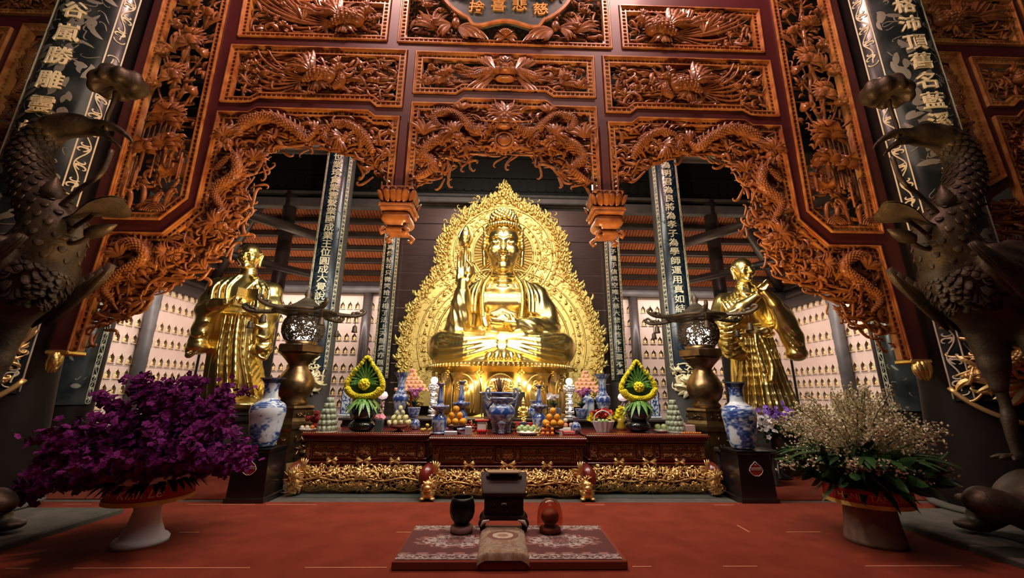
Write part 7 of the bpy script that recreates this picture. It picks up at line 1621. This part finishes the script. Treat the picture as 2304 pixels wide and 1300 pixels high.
# ================================================================ rug platform with desk, bell and dome
def colgrid(mb,x0,x1,y0,y1,z,nu,nv,fn):
    mb.grid(lambda U,W:(x0+(x1-x0)*U,y0+(y1-y0)*W,z+0*U),nu,nv,col=lambda U,W:list(np.moveaxis(fn(U,W),-1,0)))
RX0,RX1,RY0,RY1=-.90,1.10,3.97,4.90; ZP=.075
b=MB(); b.bbox((.11,4.44,ZP/2+.012),(2.06,.98,ZP),.01); t=tagit(b.build('floor_platform',mat('platform carpet',(.185,.034,.017),.95,bump=.2,bscale=200)),'low red carpeted platform on the floor under the patterned rug','platform')
ZR=ZP+.016
def rugcol(U,W):
    x=(U-.5)*2.0; y=(W-.5)*.93; base=np.array([.075,.012,.012]); lite=np.array([.33,.27,.25]); pink=np.array([.22,.10,.09])
    c=np.broadcast_to(base,U.shape+(3,)).copy(); d=np.minimum(.465-np.abs(y),(1.0-np.abs(x))*.55)
    n1=vnoise(np.abs(x)*.9,np.abs(y)*1.6,60,44,5); n2=vnoise(np.abs(x)*.9+.3,np.abs(y)*1.6,72,64,8)
    def put(m,col): c[m]=col
    e=np.abs(y)>.30
    put(e&(np.abs(np.abs(y)-.315)<.03)&(np.sin(x*38)*.5+n1>.55),pink)
    put((np.abs(y)>.345)&(n2>.52),lite); put((np.abs(y)>.345)&(n2<.2),base*.4); put(np.abs(np.abs(y)-.352)<.004,lite); put(np.abs(np.abs(y)-.44)<.004,lite); put(np.abs(y)>.455,base*.6)
    for cx in(-.52,.52):
        xx=(x-cx)/.40; yy=(y)/.205; th=np.arctan2(yy,xx); r=np.hypot(xx,yy)*(1+.10*np.cos(8*th)+.06*np.cos(16*th)); f=.55*vnoise(np.abs(xx)*.45,np.abs(yy)*.5+.02,34,26,11)+.45*(.5+.5*np.sin(12*th)*np.sin(26*r))
        put((r<.95)&(r>.72)&(f>.5),pink); put((r<.74)&(f>.42),lite); put((r<.5)&(f>.62),base*.35); put((r<.25)&(f>.4),pink)
    put((np.abs(x)<.13)&(np.abs(np.abs(y)-.40)<.05)&(n1>.3),lite)
    return c
b=MB(); colgrid(b,RX0,RX1,RY0,RY1,ZR,420,220,rugcol); b.box((.10,4.435,ZP+.0135),(1.998,.928,.003),col=(.07,.012,.012)); tagit(b.build('patterned_rug',M_matte,None,True,colors=True),'dark red rug with pale floral medallions and border on the low platform','rug')
# kneeling cushion
def cuscol(U,W):
    x=(U-.5)*.46; y=(W-.5)*.62; n=vnoise(U,W,50,60,3); m=vnoise(U,W,16,22,4); c=np.array([.24,.175,.12])*(.75+.5*n[...,None]); c=np.where((m>.62)[...,None],c*np.array([.8,.62,.5]),c)
    r=np.hypot(x/.155,(y-.10)/.115); c=np.where(((r<1)&(r>.66))[...,None],np.array([.13,.045,.025]),c); c=np.where((r<.66)[...,None],np.array([.38,.30,.23])*(.8+.4*n[...,None]),c); c=np.where((r<.36)[...,None],np.array([.22,.13,.08])*(.6+.9*n[...,None]),c); return c
CZ=ZR+.05
b=MB()
def cf(U,W):
    x=(U-.5)*.46; y=3.93+.70*W; e=np.clip(np.minimum(np.minimum(U,1-U)*6,1),0,1)**.5; z=ZR+.004+.055*e; fr=np.clip((.05-W)/.05,0,1); return .045+x,y,z-fr**1.5*.055
b.grid(cf,70,90,col=lambda U,W:list(np.moveaxis(cuscol(U,W),-1,0))); b.grid(lambda U,W:(.045+(U-.5)*.46,3.95+.68*W,ZR+.002+0*U),4,4,col=(.2,.13,.08)); tagit(b.build('kneeling_cushion',M_matte,None,True,colors=True),'beige speckled kneeling cushion with an oval emblem, before the dark desk','cushion')
# small lectern desk
M_desk=mat('dark polished rosewood',(.018,.007,.006),.6,col2=(.028,.010,.008),scale=5,stretch=(1,1,4),spec=.15)
DX,DY=.055,4.80; t=thing('prayer_desk','small dark rosewood desk with flared top, drawer and curled feet on the rug','desk',(DX,DY,ZR))
b=MB(); b.bbox((DX,DY,ZR+.25),(.42,.22,.20),.012); b.bbox((DX,DY,ZR+.13),(.46,.25,.05),.012); b.bbox((DX,DY,ZR+.36),(.44,.24,.03),.008); bd=b.build('body',M_desk,t)
b=MB()
def tp(U,W): # flared sloping top
    a=U*2-1; return DX+a*(.215+.045*np.sin(W*PI*.55)),DY-.14+.30*W*1.0,ZR+.375+.16*W+.02*np.cos(a*3)*0
b.grid(tp,14,8); m=MB().grid(lambda U,W:(tp(U,W)[0],tp(U,W)[1],tp(U,W)[2]-.035),14,8).flip(); b.merge(m); b.bbox((DX,DY-.135,ZR+.365),(.47,.03,.05),.012); b.bbox((DX,DY+.10,ZR+.45),(.40,.10,.14),.01); b.build('sloping_top',M_desk,t)
b=MB(); b.bbox((DX,DY-.114,ZR+.25),(.34,.012,.14),.004); dr=b.build('drawer',M_desk,t); b=MB(); c=Carve(5); c.curls([(DX-.15,ZR+.19),(DX+.15,ZR+.19),(DX+.15,ZR+.31),(DX-.15,ZR+.31)],20,(.03,.06),(.002,.004),(0,.004)); c.mb.mapv(ymap(DY-.121)); c.mb.build('drawer_carving',M_desk,dr)
b=MB(); b.tube(spline([(DX-.03,DY-.125,ZR+.255),(DX-.02,DY-.145,ZR+.275),(DX+.02,DY-.145,ZR+.275),(DX+.03,DY-.125,ZR+.255)],10),.006,6); b.build('handle',mat('pale brass',(.6,.5,.34),.3,.8),dr)
M_pearl=mat('pearl inlay',(.55,.48,.46),.25)
for sx in(-1,1):
    for sy in(-1,1):
        b=MB(); b.tube(spline([(DX+sx*.19,DY+sy*.09,ZR+.13),(DX+sx*.235,DY+sy*.115,ZR+.08),(DX+sx*.215,DY+sy*.10,ZR+.03),(DX+sx*.235,DY+sy*.12,ZR+.028)],12),np.linspace(.04,.022,12),8); lg=b.build('leg',M_desk,t)
        if sy<0: b=MB(); b.tubes(np.array([[(DX+sx*.15,DY-.135,ZR+.115),(DX+sx*.21,DY-.155,ZR+.105),(DX+sx*.245,DY-.155,ZR+.06)]]),np.array([[.008,.02,.006]]),6,ref=(0,1,0),flat=.4); b.build('inlay',M_pearl,lg,label='pale inlay')
b=MB(); b.bbox((DX,DY+.10,ZR+.545),(.34,.16,.02),.004); tagit(b.build('prayer_book',mat('tan book cover',(.20,.13,.08),.7)),'brown closed book lying on top of the small desk','book')
# singing bell on its ring cushion
BXx,BYy=-.385,4.68; t=thing('ring_cushion','small round pink cushion under the black bell bowl','cushion',(BXx,BYy,ZR)); b=MB(); a=np.linspace(0,2*PI,33)[:-1]; b.tubes(np.column_stack([BXx+.085*np.cos(a),BYy+.085*np.sin(a),np.full(32,ZR+.038)])[None],np.full((1,32),.037),10,ref=(0,0,1),closed=True); b.build('padded_ring',mat('dusty pink satin',(.26,.13,.12),.5,bump=.3,bscale=60),t)
t=thing('bell_bowl','black bronze singing bowl standing on a ring cushion left of the desk','bowl',(BXx,BYy,ZR+.076)); b=MB(); b.lathe([(.03,.0),(.075,.012),(.115,.06),(.132,.12),(.132,.18),(.118,.235),(.105,.26),(.098,.26),(.112,.23),(.124,.18),(.122,.12),(.10,.07),(.002,.03)],(BXx,BYy,ZR+.076),44); b.build('bowl_body',mat('black bronze',(.006,.006,.007),.35,.5),t)
# glass dome over a wooden fish
WXx,WYy=.545,4.68; t=thing('ring_cushion','small round red cushion under the glass dome','cushion',(WXx,WYy,ZR)); b=MB(); b.tubes(np.column_stack([WXx+.085*np.cos(a),WYy+.085*np.sin(a),np.full(32,ZR+.03)])[None],np.full((1,32),.029),10,ref=(0,0,1),closed=True); b.build('padded_ring',mat('dark red satin',(.16,.03,.025),.5),t)
t=thing('glass_dome','brownish transparent dome right of the desk, covering a wooden fish drum','dome',(WXx,WYy,ZR+.0)); b=MB(); prof=[(.135,.062),(.137,.12),(.130,.20),(.105,.275),(.06,.315),(.01,.325)]; b.lathe(prof,(WXx,WYy,ZR),40,cap=False); b.lathe([(r-.005,z) for r,z in prof][::-1],(WXx,WYy,ZR),40,cap=False); b.build('dome_shell',mat('smoked acrylic',(.80,.55,.45),.04,trans=1.,ior=1.25),t)
t=thing('wooden_fish','round brown wooden fish drum inside the glass dome','drum',(WXx,WYy,ZR+.062)); b=MB(); b.ball((WXx,WYy,ZR+.145),(.095,.085,.08),24,16); o=b.build('drum_body',mat('reddish wood',(.20,.065,.04),.35),t); b=MB(); b.box((WXx,WYy-.075,ZR+.12),(.12,.03,.012)); b.build('sound_slot',M_pot,o)
# ================================================================ flower pots
M_purple=mat('purple orchid petals',(.12,.009,.115),.75,col2=(.20,.018,.18),scale=14,spec=.2); M_wmarble=mat('white marble',(.82,.80,.86),.45,col2=(.72,.70,.76),scale=5); M_beige=mat('mottled beige stone',(.24,.15,.11),.7,col2=(.17,.10,.075),scale=12)
M_ban1=mat('red satin banner',(.42,.018,.014),.5); M_frg=mat('gold fringe',(.85,.58,.14),.7,bump=.4,bscale=120); M_wfl=mat('cream petals',(.74,.70,.50),.7,col2=(.55,.49,.30),scale=30)
def banner(t,c,R,z0,z1,txt,size,az,m,extra=None):
    b=MB(); b.lathe([(R,z0),(R*1.012,(z0+z1)/2),(R*1.0,z1)],c,64,cap=False); b.lathe([(R-.008,z1),(R-.008,z0)],c,64,cap=False); bn=b.build('banner',M_ban1,t,label='red satin banner with writing')
    b=MB(); b.lathe([(R*1.03,z0-.035),(R*1.02,z0+.005)],c,64,cap=False); b.lathe([(R*1.0,z0+.0),(R*1.01,z0-.035)],c,64,cap=False); b.build('fringe',M_frg,bn)
    cy=Cyl(c[0],c[1],R*1.014,az); 
    b=MB(); text(txt,size,.003,None,b,res=2,shear=.25 if extra else 0,warp=lambda V:np.column_stack([V[:,0],V[:,1]+c[2]+(z0+z1)/2,V[:,2]+.002])); bent(b,cy).build('lettering',m,bn)
    if extra:
        b=MB(); text(extra,size*.75,.003,None,b,res=1,warp=lambda V:np.column_stack([V[:,0],V[:,1]+c[2]+(z0+z1)/2,V[:,2]+.002])); bent(b,Cyl(c[0],c[1],R*1.014,az-.95)).build('lettering',M_frg,bn)
def sprays(t,c,z,n,Lr,petal,seed,fn,green,droopk=1.,nb=34,w=.034,src=FL5,elr=(.15,1.25),zmin=.62):
    r=np.random.default_rng(seed)
    for i in range(n):
        a=r.uniform(0,2*PI); el=r.uniform(*elr); L=r.uniform(*Lr); dr=droopk*r.uniform(.5,1.)*L
        t_=np.linspace(0,1,24)[:,None]; d=np.array([math.cos(a)*math.cos(el),math.sin(a)*math.cos(el),math.sin(el)]); P=np.array([c[0],c[1],z])+d*L*t_+np.array([0,0,-1.])*dr*t_**2.2*.75
        cdir=unit(np.array([-c[0],-c[1]])); fwd=np.maximum(0,(P[:,:2]-c[:2])@cdir); P[:,2]=np.maximum(P[:,2],np.minimum(zmin,.62)+.06*r.random()+.42*np.clip(fwd-.18,0,1))
        b=MB(); b.tube(P,.005,4); sp=b.build('flower_spray_stem',green,t)
        k=r.integers(8,24,nb); pos=P[k]+r.normal(0,.030,(nb,3)); N=unit(d[None]*.5+r.normal(0,.7,(nb,3))+np.array([0,-.5,.35]))
        b=MB(); b.inst(src,[xf(axes(nn)@np.diag([1,1,1.])*r.uniform(.75,1.2)*w,p) for nn,p in zip(N,pos)]); b.build('blossoms',petal,sp)
FLD=(np.concatenate([FL5[0],FL5[0]*.62+np.array([0,0,.12])]),np.concatenate([FL5[1],FL5[1][:,::1]+len(FL5[0])]),False)
PL=np.array([-3.60,4.62,0.]); t=thing('potted_orchids','huge dome of purple orchids in a white pedestal urn with a red banner','flower arrangement',tuple(PL))
b=MB(); b.lathe([(.225,.013),(.23,.05),(.21,.075),(.18,.09),(.135,.20),(.11,.32),(.12,.38),(.18,.42),(.30,.47),(.345,.55),(.355,.64),(.365,.67),(.345,.68),(.30,.60)],PL,48); b.build('urn',M_wmarble,t)
banner(t,PL,.362,.455,.60,'Kính Lễ',.115,.42,mat('pale banner print',(.9,.75,.62),.6),'VẠN PHÚC')
b=MB(); blades(b,PL+V3(0,0,.62),60,.46,.045,.7,.9,seed=21); b.build('foliage',M_leafd,t)
sprays(t,PL,.72,60,(.98,1.27),M_purple,22,0,M_leafd,.42,64,.036,FLD,(.55,1.5)); sprays(t,PL,.66,50,(.66,.86),M_purple,23,0,M_leafd,.7,64,.036,FLD,(.1,.8)); sprays(t,PL,.70,26,(.6,.95),M_purple,24,0,M_leafd,.3,64,.038,FLD,(.6,1.5))
sprays(t,PL,.80,46,(.78,1.02),M_purple,31,0,M_leafd,.5,64,.036,FLD,(.0,.7),.62); sprays(t,PL,.70,26,(.55,.75),M_purple,32,0,M_leafd,.8,60,.036,FLD,(.0,.6),.62)
r0=np.random.default_rng(77)
for i in range(9):
    P=spline([PL+V3(-.2,-.05,.85),PL+V3(-.65-r0.uniform(0,.12),-.12+r0.normal(0,.1),1.0),PL+V3(-.92-r0.uniform(0,.1),-.15+r0.normal(0,.08),.72),PL+V3(-1.05+r0.normal(0,.06),-.16+r0.normal(0,.07),.36+r0.uniform(0,.15))],26); b=MB(); b.tube(P,.005,4); sp=b.build('flower_spray_stem',M_leafd,t); k=r0.integers(7,26,52); b=MB(); b.inst(FLD,[xf(axes(unit(r0.normal(0,.7,3)+np.array([0,-.7,.2])))*r0.uniform(.03,.048),P[j]+r0.normal(0,.028,3)) for j in k]); b.build('blossoms',M_purple,sp)
PR=np.array([3.98,4.62,0.]); t=thing('potted_flowers','large mound of small cream flowers over dark leaves in a beige stone pot','flower arrangement',tuple(PR))
b=MB(); b.lathe([(.265,.013),(.26,.05),(.235,.22),(.225,.36),(.24,.40),(.32,.44),(.36,.52),(.37,.58),(.34,.58)],PR,48); b.build('pot',M_beige,t)
banner(t,PR,.375,.435,.56,'THÀNH TÂM KÍNH DÂNG',.085,-.20,M_frg)
b=MB(); blades(b,PR+V3(0,0,.62),60,.56,.06,.8,.75,seed=25); blades(b,PR+V3(0,0,.64),90,.72,.06,1.0,.75,seed=26); blades(b,PR+V3(0,0,.62),14,.50,.05,.4,.8,seed=27); b.build('foliage',M_leafd,t)
FLB=(np.array([[0,0,.9],[.5,.2,.2],[-.45,.3,.1],[.05,-.5,.15],[0,0,-.5]]),np.array([[0,1,2],[0,2,3],[0,3,1],[4,2,1],[4,3,2],[4,1,3]]),False)
sprays(t,PR,.72,96,(.85,1.10),M_wfl,28,0,M_leafd,.40,70,.026,FLB,(.62,1.5),.7); sprays(t,PR,.70,64,(.64,.86),M_wfl,29,0,M_leafd,.6,60,.024,FLB,(.15,.85),.66); b=MB(); r1=np.random.default_rng(91); K=260; a=r1.uniform(0,2*PI,K); R_=r1.uniform(.18,.62,K); o=PR+np.stack([R_*np.cos(a)*.9,R_*np.sin(a)*.9,.60+.38*(1-R_)*r1.random(K)+.10*r1.random(K)],-1); d=unit(np.stack([np.cos(a)*r1.uniform(.3,1,K),np.sin(a)*r1.uniform(.3,1,K)-.2,r1.uniform(-.4,.6,K)],-1)); tt=np.linspace(0,1,6); P=o[:,None]+d[:,None]*(r1.uniform(.18,.32,K)[:,None]*tt)[...,None]; b.tubes(P,np.broadcast_to(.045*np.sin(np.clip(tt*.92+.06,0,1)*PI)**.8,(K,6)),4,ref=unit(r1.normal(0,1,(K,1,3))+np.array([0,-1,.3])),flat=.1,smooth=False); b.build('broad_leaves',M_leafd,t)
# ================================================================ bronze cranes standing on turtles
def crane(nm,side,dx,dz,lbl,lblt):
    s_=1 if side>0 else -1
    X,Y=5.50,4.20
    s=Sdf((-1.15,-.95,1.55),(1.35,.95,4.95),.022)
    # local frame: crane faces -x (towards the axis); built for the right side
    s.ell((.22,.05,2.55),(.78,.40,.46),rot=rotm(0,.45,0),k=.1); s.ell((-.22,0,2.85),(.36,.32,.40),k=.15)
    nk=spline([(-.28,0,2.95),(-.38,-.02,3.30),(-.14,-.02,3.66),(.08,-.02,4.02),(.15,-.02,4.36),(.0,-.02,4.62),(-.28,-.02,4.68)],30); rr=np.interp(np.linspace(0,1,30),[0,.2,.45,.75,.9,1],[.30,.24,.175,.135,.13,.12]); s.chain(nk,rr,k=.04)
    s.ell((-.28,-.02,4.66),(.21,.115,.125),rot=rotm(0,-.12,0),k=.05); s.ell((-.14,-.02,4.76),(.12,.07,.06),k=.05)
    up=spline([(-.40,-.02,4.68),(-.62,-.02,4.68),(-.85,-.02,4.55),(-1.03,-.02,4.36)],12); lo=spline([(-.38,-.02,4.60),(-.60,-.02,4.55),(-.80,-.02,4.40),(-.92,-.02,4.27)],12)
    s.chain(up,np.linspace(.070,.012,12),k=.02); s.chain(lo,np.linspace(.055,.010,12),k=.015)
    for y in(-.115,.075):
        s.ell((-.33,y,4.69),(.035,.02,.03),k=.015)
    r=np.random.default_rng(3)
    for q in np.linspace(0,27,12).astype(int):
        P=nk[q]; T=unit(nk[min(q+1,29)]-nk[max(q-1,0)])
        for a in r.uniform(-PI,PI,5): n=np.array([math.cos(a),math.sin(a),0]); n=unit(n-T*(n@T)); p=P+n*rr[q]*.92; s.chain([p,p+T*-.07+n*.02,p-T*.13+n*.045],[.022,.02,.008],k=.02)
    # folded wings with layered feathers
    for y in(-1,1):
        s.ell((.18,y*.34,2.72),(.62,.14,.36),rot=rotm(0,.42,0),k=.05)
    s.warp(lambda x,y,z:.012*np.sin(42*(x*.45+z*.9))*(np.abs(y)>.26)*np.clip((x+.4)*4,0,1),(-.5,-.6,2.2),(1.3,.6,3.2))
    # thighs and legs
    for y,x in((-.16,.16),(.18,.02)):
        s.chain([(x+.05,y,2.3),(x+.02,y,1.85),(x,y,1.60)],[.20,.12,.075],k=.05)
    mb=s.tomb()
    def put(m): 
        m=MB().merge(m); m.mapv(lambda v:v+np.array([X,Y,0]))
        if s_<0: m.mirx()
        m.mapv(lambda v:(v-np.array([s_*X,Y,0]))*np.array([1,1,dz])+np.array([s_*X+dx,Y,0])); return m
    root=thing('crane_statue',lbl,'crane statue',(s_*X+dx,Y,.85*dz)); bd=put(mb).build('body',M_bronze,root)
    b=MB(); 
    for y,x in((-.16,.16),(.18,.02)):
        b.tube(spline([(x,y,1.7),(x+.02,y,1.35),(x-.02,y,1.10),(x,y,.87)],12),np.array([.07,.06,.052,.05,.062,.068,.055,.048,.045,.045,.05,.06]),10)
        for a in(-.5,0,.5,PI): b.tube([(x,y,.885),(x-.16*math.cos(a),y-.16*math.sin(a),.885),(x-.22*math.cos(a),y-.22*math.sin(a),.87)],[.04,.03,.012],7)
    put(b).build('leg',M_bronze,root)
    b=MB(); Ms=[]; T=unit(np.gradient(nk,axis=0))
    for q in range(0,25):
        n1=unit(np.cross(T[q],V3(0,1,0))); n2=np.cross(T[q],n1)
        for a in np.linspace(0,2*PI,11)[:-1]+(q%2)*.31: n=n1*math.cos(a)+n2*math.sin(a); z=unit(n*.45-T[q]); x=unit(np.cross(n,z)); Ms.append(xf(np.stack([x*.044,np.cross(z,x)*.012,z*.085],1),nk[q]+n*rr[q]*1.0))
    for q in range(260):
        a=r.uniform(-1.5,1.5); e=r.uniform(-1.0,.9); n=V3(-math.cos(a)*math.cos(e),math.sin(a)*math.cos(e),math.sin(e)); z=unit(n*.3-V3(0,0,1)); x=unit(np.cross(n,z)); Ms.append(xf(np.stack([x*.045,np.cross(z,x)*.007,z*.085],1),V3(-.2,0,2.80)+n*np.array([.37,.34,.42])))
    b.inst(SPH(8,6),Ms); put(b).build('body_feathers',M_bronze,bd)
    c=Carve(9); b=MB()
    for y in(-1,1):
        for row,(n,L,w) in enumerate(((9,.95,.075),(9,.70,.065),(8,.45,.055))):
            for i in range(n):
                a=-.95+.085*i; o=np.array([-.62+.085*i-.0*row,y*(.44+.02*row),3.06-.03*i-.10*i*(.35)]); t=np.linspace(0,1,8); d=np.array([math.cos(a),0,math.sin(a)]); P=o+d*L*t[:,None]+np.array([0,y*.03,0])*np.sin(t*PI)[:,None]; b.tubes(P[None],(w*np.sin(np.clip(t*.8+.12,0,1)*PI)**.6)[None],6,ref=(0,1,0),flat=.35)
    for i in range(7): 
        a=-.75+.06*i; t=np.linspace(0,1,8); P=np.array([.65,-.25+.08*i,2.35])+np.array([math.cos(a),0,math.sin(a)])*1.0*t[:,None]; b.tubes(P[None],(.08*np.sin(np.clip(t*.8+.12,0,1)*PI)**.6)[None],6,ref=(0,1,0),flat=.35)
    put(b).build('feathers',M_bronze,bd)
    # neck tufts
    b=MB()
    for q in(6,9,12,15,18,21): p=nk[q]; t=np.linspace(0,1,7); P=p+np.column_stack([.05+.28*t,np.zeros(7),-.05-.10*t+.05*t*t]); b.tubes(P[None],(.05*np.sin(np.clip(t*.85+.12,0,1)*PI))[None],6,ref=(0,1,0),flat=.4)
    put(b).build('neck_plume',M_bronze,bd)
    # lotus sprays: stem held in the beak with a drooping leaf, and stems from a socket on the breast
    b=MB(); b.tube(spline([(-.62,-.04,4.60),(-.60,-.05,4.78),(-.62,-.05,5.0),(-.60,-.05,5.15)],12),.022,7); 
    lf=Sdf((-1.0,-.45,4.95),(-.2,.35,5.62),.02); lf.ell((-.60,-.05,5.26),(.30,.22,.15),rot=rotm(0,.28,0)); lf.ell((-.50,-.05,5.40),(.14,.13,.12),k=.06); lf.ell((-.74,-.05,5.24),(.17,.17,.12),k=.05); lf.ell((-.60,-.08,5.12),(.20,.16,.10),k=.04,op='s'); lf.warp(lambda x,y,z:.014*np.sin(9*np.arctan2(y+.05,x+.60)),(-1,-.45,4.95),(-.2,.35,5.62)); b.merge(lf.tomb()); put(b).build('beak_lotus',M_bronze,root)
    b=MB(); b.lathe([(.14,0),(.15,.05),(.12,.07),(.10,.03)],(-.52,-.05,3.14),20)
    b.tube(spline([(-.52,-.05,3.15),(-.42,-.12,3.40),(-.62,-.12,3.75),(-.78,-.10,3.98),(-.80,-.08,4.30)],24),.026,7)
    b.tube(spline([(-.50,-.05,3.15),(-.34,-.14,3.45),(-.36,-.14,3.62)],14),.028,7); b.lathe([(.01,0),(.075,.04),(.09,.12),(.06,.22),(.02,.30),(.003,.33)],(-.36,-.14,3.58),14)
    b.tube(spline([(-.55,-.05,3.12),(-.78,-.10,3.14),(-.95,-.12,3.26)],14),.024,7); m=MB().lathe([(.01,0),(.06,.05),(.075,.14),(.05,.24),(.004,.34)],(0,0,0),14); b.merge(m,rotm(0,-1.15,0),(-.82,-.12,3.20))
    b.tube(spline([(-.52,-.05,3.15),(-.70,-.12,3.30),(-.86,-.12,3.46)],12),.022,7)
    def lfn(U,W):
        a=U*2*PI; r=W*.26*(1+.15*np.cos(3*a)); return -.92+r*np.cos(a)*1.15,-.14+r*np.sin(a)*.6,3.50+.10*W*W*np.cos(a)*-1+.05*np.sin(2*a)*W
    b.grid(lfn,30,6,wrapu=True); b.grid(lambda U,W:(lfn(U,W)[0],lfn(U,W)[1],lfn(U,W)[2]-.02),30,6,wrapu=True); put(b).build('lotus_spray',M_bronze,root)
    # turtle
    T=thing('turtle_statue',lblt,'turtle statue',(s_*5.75+dx*.5,4.15,.1))
    s2=Sdf((-1.25,-.75,.07),(1.2,.8,.9),.022); s2.ell((.1,0,.45),(.80,.55,.38)); s2.box((.1,0,.40),(.82,.57,.05),r=.04,k=.05)
    s2.chain([(-.6,0,.38),(-.88,-.02,.46),(-1.02,-.02,.50)],[.17,.13,.14],k=.06); s2.ell((-1.05,-.02,.48),(.17,.13,.11),k=.05)
    for x,y in((-.5,-.5),(-.45,.5),(.65,-.45),(.65,.45)): s2.chain([(x*.8,y*.8,.35),(x,y*1.05,.22),(x-.08,y*1.1,.13)],[.16,.13,.10],k=.05); s2.ell((x-.16,y*1.12,.13),(.15,.11,.055),k=.04)
    s2.warp(lambda x,y,z:.010*np.sin(14*x)*np.cos(14*y)*(z>.45),(-.8,-.6,.4),(1.,.6,.9))
    m=s2.tomb(); m.mapv(lambda v:v+np.array([5.75,4.15,.03])); 
    if s_<0: m.mirx()
    m.mapv(lambda v:np.column_stack([v[:,0]+dx*.5,v[:,1],.08+(v[:,2]-.08)*(dz*.96 if dz<1 else .985)])); m.build('turtle_body',M_bronze,T)
crane('right',1,0.,1.,'tall bronze crane on a turtle beside the cream flower pot, beak open','low dark bronze turtle under the crane beside the cream flower pot')
crane('left',-1,.22,.965,'tall bronze crane on a turtle beside the purple orchids, beak open','low dark bronze turtle under the crane beside the purple orchids')
# ================================================================ lights
S.view_settings.view_transform='Standard'; S.view_settings.look='None'; S.view_settings.gamma=1; S.view_settings.use_curve_mapping=False
S.view_settings.exposure=0.
w=bpy.data.worlds.new('hall air'); S.world=w; w.use_nodes=True
w.node_tree.nodes['Background'].inputs[0].default_value=(1,.72,.5,1); w.node_tree.nodes['Background'].inputs[1].default_value=.012
def light(name,kind,loc,target,power,col=(1,1,1),size=1.,size_y=None,spot=60,blend=.6):
    l=bpy.data.lights.new(name,kind); o=bpy.data.objects.new(name,l); COL.objects.link(o); o.location=loc; l.energy=power; l.color=col
    if kind=='AREA':
        l.shape='RECTANGLE'; l.size=size; l.size_y=size_y or size
    elif kind=='SPOT': l.spot_size=math.radians(spot); l.spot_blend=blend; l.shadow_soft_size=size
    else: l.shadow_soft_size=size
    d=Vector(target)-Vector(loc); o.rotation_euler=d.to_track_quat('-Z','Y').to_euler(); return o
AMB=(1,.60,.24)
# strip lights washing the niche walls; unseen fill added to brighten the tiled roof
light('back_wall_wash','AREA',(0,15.0,5.55),(0,16.5,2.4),680,(1,.83,.75),22,.3)
for sx in(-1,1):
    light('side_wall_wash','AREA',(sx*10.7,12.8,5.4),(sx*12.2,12.8,2.4),290,(1,.83,.74),.3,7.5)
    light('roof_fill','AREA',(sx*7.5,14.4,5.2),(sx*7.5,15.,8.),70,(1,.75,.5),7,.4)
# spotlights on the statues
for sx in(-1,1):
    light('statue_spot','SPOT',(sx*1.0,6.6,7.6),(0,10.2,4.2),540,(1,.95,.80),.22,spot=60)
    light('disciple_spot','SPOT',(sx*2.6,6.1,6.8),(sx*5.8,9.,3.2),950,(1,.94,.78),.25,spot=50)
    light('disciple_fill','AREA',(sx*2.2,6.3,4.5),(sx*5.8,9.,3.),60,(1,.92,.75),1.2,2.)
light('statue_front','AREA',(0,6.3,8.2),(0,10.5,4.0),150,(1,.95,.80),4,1.)
light('halo_wash','AREA',(0,9.6,8.8),(0,12.2,4.5),70,(1,.94,.70),4,.5)
for x,z,p in((-.75,1.75,26),(.65,1.8,12),(.45,1.5,8)): light('pedestal_lamp','POINT',(x,8.62,z),(0,0,0),p,(1,.62,.18),.05)
light('altar_front','AREA',(.1,5.85,4.2),(.1,7.4,1.0),150,(1,.87,.74),4.5,.3)
light('altar_down','AREA',(.1,6.9,5.4),(.1,7.6,.9),70,(1,.86,.72),4.5,.5)
# amber floods in front of the screen, pinkish light above
for sx in(-1,1):
    light('screen_flood','SPOT',(sx*.9,3.7,1.1),(sx*2.9,5.5,5.2),800,AMB,.16,spot=88,blend=.5)
    light('screen_flood_low','SPOT',(sx*2.2,4.7,1.6),(sx*4.7,5.5,4.2),170,AMB,.12,spot=75,blend=.6)
    light('screen_top','AREA',(sx*2.5,3.4,11.),(sx*3.,5.4,7.2),330,(1,.58,.50),1.6,.6)
    light('column_light','SPOT',(sx*3.2,1.5,5.5),(sx*6.5,5.0,7.0),200,(1,.92,.72),.15,spot=40)
light('hall','AREA',(0,0,9),(0,5,0),105,(1,.74,.58),5,3)  # unseen soft fill added to lift the front of the hall
